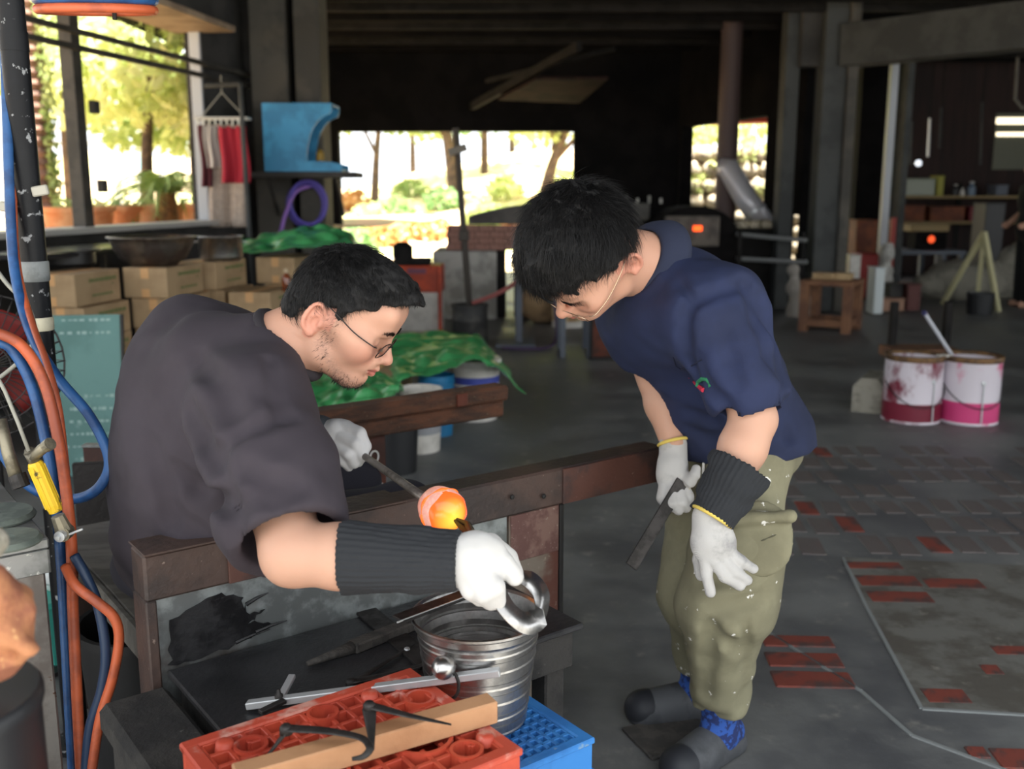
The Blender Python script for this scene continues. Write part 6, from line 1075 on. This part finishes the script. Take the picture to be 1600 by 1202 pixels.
fa_ = SDF(np.minimum(LE, LWr) - .1, np.maximum(LE, LWr) + .1, .006); fa_.cap(LE, LWr * .9 + LE * .1, .062, .045, .02).noise((20, 20, 20), .004, 3); fa_.build('arm_guard', mat('slate_sleeve', (60, 64, 70), .9), man1)
# black knit arm sleeve and white glove, right arm
s0, s1 = EL * .66 + WR * .34, WR + unit(WR - EL) * .0; slv = SDF(np.minimum(s0, s1) - .09, np.maximum(s0, s1) + .09, .003); slv.cap(s0, s0 * .35 + s1 * .65, .056, .047, .01).cap(s0 * .35 + s1 * .65, s1, .047, .044, .01); dd = unit(s1 - s0)
slv.plane(s1 + dd * .004, dd, .004).plane(s0 - dd * .006, -dd, .004); ribs(slv, s0, s1, 34, .0016); slv.noise((14, 40, 14), .004, 3); slv.build('arm_sleeve', m_sleeve, man1)
gx = SDF(D(680, 800, 1.40), D(680, 800, 1.40) + .01, .003); pts_ = [D(x, y, d) for x, y in ((690, 820), (840, 820), (690, 970), (840, 970)) for d in (1.36, 1.62)]; lo_, hi_ = np.min(pts_, 0), np.max(pts_, 0)
gx = SDF(lo_, hi_, .0026); dd = unit(WR - EL)
gx.cap(WR - dd * .015, D(735, 876, 1.47), .037, .040, .015, flat=V(0, 1, 0), fac=.85); gx.ell(D(750, 878, 1.475), (.045, .028, .042), k=.02)
for pts, rr in (([(765, 862, 1.475), (787, 878, 1.470), (804, 902, 1.475)], (.017, .0155, .0135)),                     # index over the bow
                ([(735, 850, 1.50), (768, 850, 1.53), (795, 872, 1.545), (806, 895, 1.54)], (.016, .016, .014, .012)),       # thumb behind
                ([(752, 893, 1.458), (772, 918, 1.452), (778, 938, 1.475)], (.0165, .0155, .013)), ([(738, 900, 1.452), (755, 926, 1.45), (766, 942, 1.478)], (.0165, .0155, .0125)), ([(722, 898, 1.456), (735, 922, 1.455), (750, 936, 1.482)], (.015, .014, .0115))): gx.chain([D(*p) for p in pts], list(rr), k=.004)
gx.noise((60, 60, 60), .0012, 4); gx.build('work_glove', m_glove, man1)
# left glove on the pipe
pts_ = [D(x, y, d) for x, y in ((480, 640), (600, 640), (480, 750), (600, 750)) for d in (2.02, 2.3)]; gl_ = SDF(np.min(pts_, 0), np.max(pts_, 0), .0032); c0 = D(505, 682, 2.16)
gl_.cap(c0, D(520, 684, 2.155), .036, .036, .012, flat=V(0, 1, 0), fac=.8).ell(D(532, 682, 2.15), (.04, .028, .036), k=.02)
for pts, rr in (([(540, 668, 2.14), (562, 678, 2.125), (571, 698, 2.13), (566, 712, 2.15)], (.016, .0145, .013, .011)), ([(536, 684, 2.13), (556, 694, 2.115), (566, 712, 2.125), (560, 722, 2.15)], (.016, .0145, .013, .011)), ([(528, 698, 2.13), (545, 710, 2.115), (554, 724, 2.13)], (.0155, .014, .012)), ([(518, 702, 2.135), (534, 718, 2.125), (545, 730, 2.14)], (.014, .0125, .0105)), ([(528, 672, 2.17), (550, 682, 2.19), (560, 700, 2.185)], (.016, .0145, .012))): gl_.chain([D(*p) for p in pts], list(rr), k=.004)
gl_.noise((50, 50, 50), .0012, 4); gl_.build('work_glove', mat('grey_white_glove', (206, 206, 208), .95, bump=.35, wave=(300, 'DIAGONAL', 2.0)), man1); ringtube(D(503, 682, 2.16), unit(D(520, 684, 2.155) - D(500, 681, 2.162)), .037, .004, m_orc, 'glove_cuff', man1)
# trousers and shoes
m_tr1 = mat('navy_trousers', (46, 45, 54), .9, bump=.1, bscale=400); tr1 = SDF(V(-1.05, 1.75, .02), V(-.02, 2.75, .75), .009); kn = []
tr1.ell(Pv - ZZ * .01, (.19, .17, .10), (fw1, lt1, ZZ), k=.04)
for g in (1, -1):
    hp_ = Pv + lt1 * g * .09; kn_ = hp_ + BU * .44 + lt1 * g * .05 + ZZ * .03; an_ = kn_ + BU * .03 - ZZ * (kn_[2] - .12); tr1.cap(hp_, kn_, .098, .078, .04).cap(kn_, an_, .075, .06, .03); kn.append(an_)
tr1.noise((14, 14, 14), .006, 8); tr1.plane((0, 0, .455), (0, 0, 0.0001) if False else (0, 0, -1)) if False else None
tr1.build('trousers', m_tr1, man1, relax=2)
for an_ in kn:
    sf = SDF(an_ + V(-.14, -.14, -.13), an_ + V(.3, .26, .06), .006); b0 = V(an_[0], an_[1], .05); sf.cap(b0 - BU * .03, b0 + BU * .15, .043, .04, .02).cap(b0, b0 + ZZ * .07, .042, .045, .02).plane((0, 0, .004), (0, 0, -1)); sf.build('shoe', mat('shoe_black', (28, 28, 30), .5), man1)
# =================================================================== standing worker
E2 = D(934, 392, 2.04); F2 = V(-.52, -.19, -.82); L2 = V(.75, -.60, -.25); U2 = np.cross(F2, L2)
N2 = D(1014, 412, 2.13); Hc = V(.535, 2.32, .80); Lb = unit(V(.42, -.90, .0)); sp = unit(N2 - Hc); fw = unit(np.cross(Lb, sp))
h2 = make_head(E2, F2, U2, N2, 1.09, neck_r=(.054, .062), jaw=.96)
LS = D(1122, 492, 2.02); LEl = D(1178, 655, 1.985); LW_ = D(1128, 782, 1.96); RS = D(985, 490, 2.30); RE = D(1026, 590, 2.31); RW = D(1052, 694, 2.27)
a2_ = SDF(np.minimum(np.minimum(LS, LEl), LW_) - .09, np.maximum(np.maximum(LS, LEl), LW_) + .09, .0045); a2_.cap(LS, LEl, .055, .044, .02).cap(LEl, LEl * .65 + LW_ * .35, .043, .046, .02).cap(LEl * .65 + LW_ * .35, LW_, .046, .032, .02)
a3_ = SDF(np.minimum(np.minimum(RS, RE), RW) - .09, np.maximum(np.maximum(RS, RE), RW) + .09, .0045); a3_.cap(RS, RE, .052, .043, .02).cap(RE, RE * .6 + RW * .4, .042, .041, .02).cap(RE * .6 + RW * .4, RW, .041, .029, .02)
t2_ = SDF(V(.1, 1.85, .62), V(.95, 2.65, 1.35), .012); t2_.cap(Hc, N2 - sp * .14, .12, .12, .05).cap(LS, RS, .05, .05, .05).cap(N2 - sp * .12, N2, .07, .058, .04)
man2 = body_mesh('person', h2, [a2_, a3_, t2_], 'standing worker in navy polo shirt bowing to watch the hot glass', 'person', ruddy=.8)
h2l = ([-.11, -.03, -.02, -.014, .002, .02, .0265, .036, .05, .075, .1, .15], [-.035, -.03, -.005, .030, .046, .044, .030, .044, .074, .084, .090, .092])
def flow2(q): c = q - np.array([-.05, -.02, .13]); return c / (np.linalg.norm(c) + 1e-6) + np.array([.5, .1, .1]) * (q[2] > .06)
hair(h2, man2, h2l, (.022, 0, .064), (.116, .0825, .100), 14000, .045, .00055, .5, flow2, 21, .4, .009, bumps=(((.085, .0, .105), (.05, .066, .045)), ((.02, 0, .128), (.088, .072, .05))))
brows(h2, man2, (-1, 1), .037, 220); glasses(h2, man2, (.133, .034, -.002), .0265, .0145, .1, r=.0010, ear=(-.002, .080, .030), m=mat('pale_gold', (206, 186, 160), .2, metal=1), lens=mat('clear_lens', (200, 204, 206), .04, alpha=.1, spec=.9))
m_polo = mat('navy_polo', (31, 40, 72), .85, bump=.15, bscale=700, col2=(26, 34, 62), scale=5)
ps = SDF(V(.02, 1.76, .62), V(.98, 2.72, 1.36), .0065)
ps.ell(Hc + V(.0, 0, -.04), (.20, .165, .17), (Lb, fw, sp), k=.05); ps.ell(Hc + sp * .15, (.18, .15, .16), (Lb, fw, sp), k=.07); ps.ell(Hc + sp * .33 - fw * .005, (.19, .14, .16), (Lb, fw, sp), k=.07)
ps.cap(LS + V(-.03, .04, .0), RS + V(.03, -.03, 0), .088, .085, .07); ps.cap(N2 - sp * .1, N2 - sp * .02, .105, .072, .05)
LH = LS + (LEl - LS) * .72; ps.cap(LS + V(.0, .01, -.01), LH, .088, .086, .05); ps.cap(LS + V(.03, .02, .02), LH + V(.015, .02, .01), .07, .075, .04); RH = RS + (RE - RS) * .45; ps.cap(RS, RH + V(0, -.01, 0), .078, .07, .04)
ps.noise((8, 8, 16), .008, 4).noise((24, 24, 34), .0025, 6)
for pts, r, dp in (([(1070, 480), (1100, 462), (1140, 448), (1165, 445)], .009, .005), ([(1165, 445), (1185, 500), (1205, 555), (1220, 580)], .012, .007), ([(1072, 490), (1068, 530), (1075, 570), (1090, 600)], .012, .007), ([(1035, 410), (1060, 440), (1085, 472)], .006, .003), ([(1080, 650), (1110, 662), (1140, 650)], .014, .008), ([(1075, 675), (1110, 690), (1135, 682)], .014, .007), ([(1225, 560), (1235, 620), (1235, 680)], .016, .006), ([(1190, 470), (1215, 520), (1235, 590)], .02, .007), ([(1130, 520), (1140, 560), (1150, 600)], .016, .005), ([(1085, 560), (1095, 600), (1130, 630)], .014, .006)): fold(ps, pts, r, dp, .02)
ps.plane(D(1160, 712, 2.3), unit(V(.12, 0, -1)), .006); ps.cap(Hc + V(0, 0, -.25), Hc + V(0, 0, -.06), .13, .12, .004, 'sub')
ps.plane2(LH + unit(LEl - LS) * .06, LEl - LS, LH, .15); clip_end(ps, LH + unit(LEl - LS) * .01, LEl - LS, .057); clip_end(ps, RH + unit(RE - RS) * .045, RE - RS, .062)
ps.cap(N2 - sp * .01, N2 + unit(E2 - N2) * .2, .064, .07, .01, 'sub')
polo = ps.build('polo_shirt', m_polo, man2, relax=2)
m_coll = mat('polo_collar', (40, 46, 68), .9, bump=.3, wave=(300, 'DIAGONAL', 1.0)); nk = unit(E2 - N2) * .75 + sp * .25; nk = unit(nk); ca, cb_ = ortho(nk)
fr_dir = unit(fw - nk * (fw @ nk)); sd2 = np.cross(nk, fr_dir)
def colfn(u_, v):
    a = math.pi * (.08 + 1.84 * u_); dr = fr_dir * math.cos(a) + sd2 * math.sin(a); r_ = .064 + .034 * v - .006 * v * math.cos(a); return N2 + nk * (.034 - .052 * v * v) + dr * r_
P, Fs = grid_mesh(colfn, 40, 8); solid(link('collar', MB().add(P, Fs).mesh('collar'), m_coll, polo, smooth=True), .004)
# chest pocket emblem: green arc and red brush stroke embroidered
def onshirt(px, py): p = hit(ps, px, py); return p + unit(_C - p) * .002
try:
    MB().tube([onshirt(*q) for q in ((1089, 604), (1091, 597), (1097, 592), (1104, 593), (1109, 599), (1110, 605))], .0042, 6).build('emblem_green', mat('emblem_green', (34, 112, 76), .8), polo); MB().tube([onshirt(*q) for q in ((1076, 590), (1084, 597), (1092, 604), (1099, 610))], [.002, .003, .0045, .005], 6).build('emblem_red', mat('emblem_red', (176, 34, 60), .8), polo)
    MB().tube([onshirt(*q) for q in ((1052, 558), (1056, 572), (1064, 578), (1080, 572), (1096, 562))], .0012, 5).build('pocket_seam', mat('seam_navy', (26, 32, 56), .9), polo)
except Exception: pass
# arm sleeve and gloves
s0, s1 = LEl * .44 + LW_ * .56, LW_ + unit(LW_ - LEl) * .02; s0 = D(1156, 733, 1.965); s1 = D(1113, 806, 1.955); dd = unit(s1 - s0); slv = SDF(np.minimum(s0, s1) - .1, np.maximum(s0, s1) + .1, .003); slv.cap(s0, s1, .060, .046, .01).cap(s0 + dd * .004, s0 + dd * .02, .063, .060, .01); slv.plane(s1 + dd * .004, dd).plane(s0 - dd * .008, -dd); ribs(slv, s0, s1, 34, .0016); slv.noise((16, 16, 50), .005, 5); slv.cap(s0 - dd * .06, s0 - dd * .004, .052, .052, .005, 'sub'); slv.build('arm_sleeve', m_sleeve, man2)
pts_ = [D(x, y, d) for x, y in ((1070, 780), (1200, 780), (1070, 950), (1200, 950)) for d in (1.85, 2.12)]; g3 = SDF(np.min(pts_, 0), np.max(pts_, 0), .003)
g3.cap(D(1112, 808, 1.955), D(1112, 840, 1.95), .038, .038, .012, flat=V(0, 1, .2), fac=.75); g3.ell(D(1117, 853, 1.95), (.042, .024, .042), k=.02)
for pts, rr in (([(1100, 862, 1.95), (1104, 898, 1.952), (1110, 926, 1.96)], (.0135, .012, .0105)), ([(1112, 870, 1.945), (1132, 900, 1.945), (1156, 915, 1.96)], (.0135, .0125, .0105)), ([(1124, 868, 1.945), (1147, 893, 1.945), (1168, 907, 1.96)], (.0135, .012, .010)), ([(1132, 855, 1.95), (1156, 876, 1.95), (1177, 889, 1.965)], (.0135, .012, .010)), ([(1098, 845, 1.98), (1092, 875, 1.995), (1095, 900, 2.0)], (.0145, .013, .011))): g3.chain([D(*p) for p in pts], list(rr), k=.0035)
g3.noise((50, 50, 50), .0012, 4); g3.build('work_glove', m_gloveg, man2); ringtube(D(1113, 808, 1.955), dd, .041, .004, m_cuff, 'glove_cuff', man2)
pts_ = [D(x, y, d) for x, y in ((1010, 680), (1110, 680), (1010, 820), (1110, 820)) for d in (2.12, 2.4)]; g4 = SDF(np.min(pts_, 0), np.max(pts_, 0), .0032)
g4.cap(D(1052, 692, 2.27), D(1051, 720, 2.26), .032, .032, .012, flat=V(0, 1, 0), fac=.8); g4.ell(D(1050, 742, 2.25), (.036, .028, .042), k=.02)
for pts, rr in (([(1040, 755, 2.245), (1036, 778, 2.225), (1046, 792, 2.23)], (.016, .0145, .012)), ([(1050, 762, 2.235), (1050, 786, 2.215), (1060, 797, 2.225)], (.016, .0145, .012)), ([(1060, 764, 2.235), (1065, 785, 2.22), (1072, 794, 2.235)], (.0155, .014, .0115)), ([(1066, 758, 2.245), (1075, 776, 2.235), (1078, 788, 2.25)], (.014, .013, .0105)), ([(1062, 738, 2.25), (1078, 752, 2.225), (1086, 742, 2.215), (1088, 733, 2.22)], (.0155, .0145, .012, .0105))): g4.chain([D(*p) for p in pts], list(rr), k=.004)
g4.noise((50, 50, 50), .0012, 4); g4.build('work_glove', m_gloveg, man2); ringtube(D(1052, 691, 2.27), unit(RW - RE), .034, .004, m_cuff, 'glove_cuff', man2)
kn0, kn1 = D(1066, 752, 2.225), D(986, 886, 2.16); kd_ = thing('steel_paddle', 'flat dark steel paddle held by the standing worker', 'paddle', kn1); MB().bar(kn0, kn1, .030, .005, up=V(.2, -1, .1), bev=.0012).build('blade', m_dsteel, kd_)
# trousers
m_ol = mat('olive_trousers', (132, 128, 104), .9, bump=.12, bscale=300, col2=(118, 114, 92), scale=5, col3=(232, 230, 224), scale3=26, lo3=.655, hi3=.665); tz = SDF(V(.14, 1.82, .05), V(.92, 2.72, .95), .0075)
lh, rh = Hc + Lb * .075 - ZZ * .02, Hc - Lb * .085 - ZZ * .02; lk = D(1130, 945, 2.20); rk_ = D(1090, 930, 2.40); la = V(.492, 2.165, .13); ra_ = V(.475, 2.36, .14)
tz.ell(Hc + V(0, 0, -.04), (.14, .115, .13), (Lb, fw, ZZ), k=.05).cap(lh, lk, .105, .096, .05).cap(lk, la + ZZ * .03, .094, .068, .04).cap(rh, rk_, .11, .09, .05).cap(rk_, ra_ + ZZ * .03, .088, .064, .04); tz.cap(lk + V(.05, 0, .12), lk + V(.05, .02, .0), .075, .07, .05)
tz.cap(la + ZZ * .04, la - ZZ * .01, .062, .052, .02)
tz.noise((9, 9, 9), .009, 4).noise((20, 20, 28), .004, 7)
for pts, r, dp in (([(1118, 956), (1150, 948), (1190, 936)], .016, .010), ([(1105, 985), (1140, 1010), (1160, 1020)], .014, .008), ([(1090, 1110), (1130, 1128), (1170, 1125)], .014, .008), ([(1100, 900), (1150, 905), (1190, 890)], .016, .008), ([(1110, 980), (1105, 1040), (1100, 1090)], .016, .008), ([(1165, 970), (1168, 1040), (1160, 1110)], .008, .003), ([(1075, 740), (1080, 790), (1070, 850)], .014, .006), ([(1095, 1140), (1120, 1160), (1140, 1165)], .012, .006)): fold(tz, pts, r, dp, .02)
tz.plane(la - ZZ * .012, (0, 0, -1)); trz = tz.build('trousers', m_ol, man2, relax=2)
pk = SDF(D(1190, 830, 2.1) - .17, D(1190, 830, 2.1) + .17, .005); c_ = hit(tz, 1190, 835); c_ = c_ if c_ is not None else D(1190, 835, 2.1); pn = unit(_C - c_); o1 = unit(np.cross(ZZ, pn)); pk.ell(c_ + pn * .0 - ZZ * .01, (.066, .085, .017), (o1, np.cross(pn, o1), pn), k=.01).cap(c_ - o1 * .06 + ZZ * .03 + pn * .008, c_ + o1 * .055 + ZZ * .045 + pn * .008, .014, .014, .02).noise((20, 20, 20), .005, 3); pk.build('cargo_pocket', m_ol, trz)
MB().tube([(lambda h_: (h_ if h_ is not None else c_) + pn * .0)(hit(pk, x, 862 - (x - 1150) * .42)) for x in range(1152, 1232, 8)], .0018, 6).build('pocket_seam', mat('olive_dark', (84, 82, 66), .9), trz)
cp = hit(tz, 1098, 735); 
if cp is not None: MB().tube([cp + V(0, -.006, .02), cp + V(.0, -.008, -.02)], .003, 6).build('drawstring', m_chalk, trz)
m_sock = mat('blue_sock', (46, 84, 160), .9, col2=(34, 48, 96), scale=60, lo=.48, hi=.52); m_slip = mat('grey_slipper', (78, 80, 84), .6, col2=(62, 64, 68), scale=12); m_slipd = mat('slipper_toe', (38, 40, 46), .6)
def foot(an, dirf, ln=.235):
    d_ = unit(dirf); b0 = V(an[0], an[1], .03) - d_ * .045; s = SDF(b0 + V(-.32, -.2, -.05), b0 + V(.2, .2, .3), .004); s.cap(b0 + ZZ * .02, b0 + d_ * .17 + ZZ * .008, .036, .034, .02).cap(V(an[0], an[1], .06), an + ZZ * .04, .040, .044, .03); s.build('sock', m_sock, man2)
    lt = np.cross(ZZ, d_); s = SDF(b0 + V(-.34, -.2, -.06), b0 + V(.22, .22, .16), .004); s.cap(b0 - ZZ * .01, b0 + d_ * .185 - ZZ * .012, .043, .047, .02); s.cap(b0 + ZZ * .05, b0 + d_ * .07 + ZZ * .055, .045, .036, .012, 'sub'); s.plane((0, 0, .002), (0, 0, -1)); s.cap(b0 + d_ * .09 + ZZ * .012, b0 + d_ * .175 - ZZ * .0, .046, .046, .015)
    s.plane((0, 0, .003), (0, 0, -1)); sl = s.build('slipper', m_slip, man2); s = SDF(b0 + V(-.36, -.22, -.06), b0 + V(.24, .24, .16), .004); s.cap(b0 + d_ * .178, b0 + d_ * .188, .0485, .048, .01).plane((0, 0, .004), (0, 0, -1)); s.build('toe_cap', m_slipd, sl)
foot(la - ZZ * .03, V(-.75, -.66, 0)); foot(ra_ - ZZ * .03, V(-.98, -.18, 0))
q = onz(1020, 1160, 0); e = thing('floor_pad', 'thin dark square slab under the far slipper', 'slab', q); MB().box(q + V(.05, .02, .006), (.2, .15, .011), (unit(V(.92, .38, 0)), unit(V(-.38, .92, 0)), ZZ), .003).build('slab', mat('slab_dark', (66, 64, 62), .7, col2=(84, 80, 76), scale=20), e)
# worker in black at the right edge of the far workshop
yq = 11.8; px = 1598; fx = ony(px, 480, yq)[0]; s = SDF(V(fx - .4, yq - .35, 0), V(fx + .4, yq + .4, 1.85), .012)
b0 = V(fx, yq, 0)
for g in (-1, 1): s.cap(b0 + V(.0, g * .1, .06), b0 + V(0, g * .09, .48), .05, .065, .03).cap(b0 + V(0, g * .09, .48), b0 + V(0, g * .08, .88), .065, .085, .04).cap(b0 + V(-.09, g * .1, .04), b0 + V(.03, g * .1, .045), .04, .045, .02); s.cap(b0 + V(0, g * .19, 1.38), b0 + V(.02, g * .23, 1.12), .05, .045, .03).cap(b0 + V(.02, g * .23, 1.12), b0 + V(-.16, g * .2, .98), .042, .032, .02).ell(b0 + V(-.2, g * .19, .96), (.05, .025, .04), k=.02)
s.ell(b0 + V(0, 0, .98), (.12, .17, .16), k=.05).ell(b0 + V(0, 0, 1.25), (.125, .19, .22), k=.06).cap(b0 + V(0, 0, 1.4), b0 + V(-.02, 0, 1.52), .055, .055, .03).ell(b0 + V(-.03, 0, 1.62), (.095, .075, .12), k=.02).cap(b0 + V(-.12, 0, 1.62), b0 + V(-.135, 0, 1.6), .014, .012, .01)
man3 = tag(s.build('person', mat('dim_skin', (176, 134, 112), .7)), 'worker in black at the right edge of the far workshop', 'person')
s = SDF(V(fx - .4, yq - .35, .05), V(fx + .4, yq + .4, 1.55), .013); s.ell(b0 + V(0, 0, .95), (.15, .2, .2), k=.05).ell(b0 + V(0, 0, 1.25), (.15, .215, .23), k=.06)
for g in (-1, 1): s.cap(b0 + V(0, g * .19, 1.38), b0 + V(.02, g * .23, 1.12), .07, .065, .04).cap(b0 + V(0, g * .1, .1), b0 + V(0, g * .09, .85), .075, .1, .04)
s.build('black_overalls', mat('black_cloth', (24, 24, 26), .9), man3); s = SDF(b0 + V(-.2, -.15, 1.5), b0 + V(.15, .15, 1.85), .01); s.ell(b0 + V(-.01, 0, 1.66), (.105, .088, .105), k=.01).plane(b0 + V(-.05, 0, 1.62), (-.7, 0, -.7)); s.build('hair', m_hairb, man3)
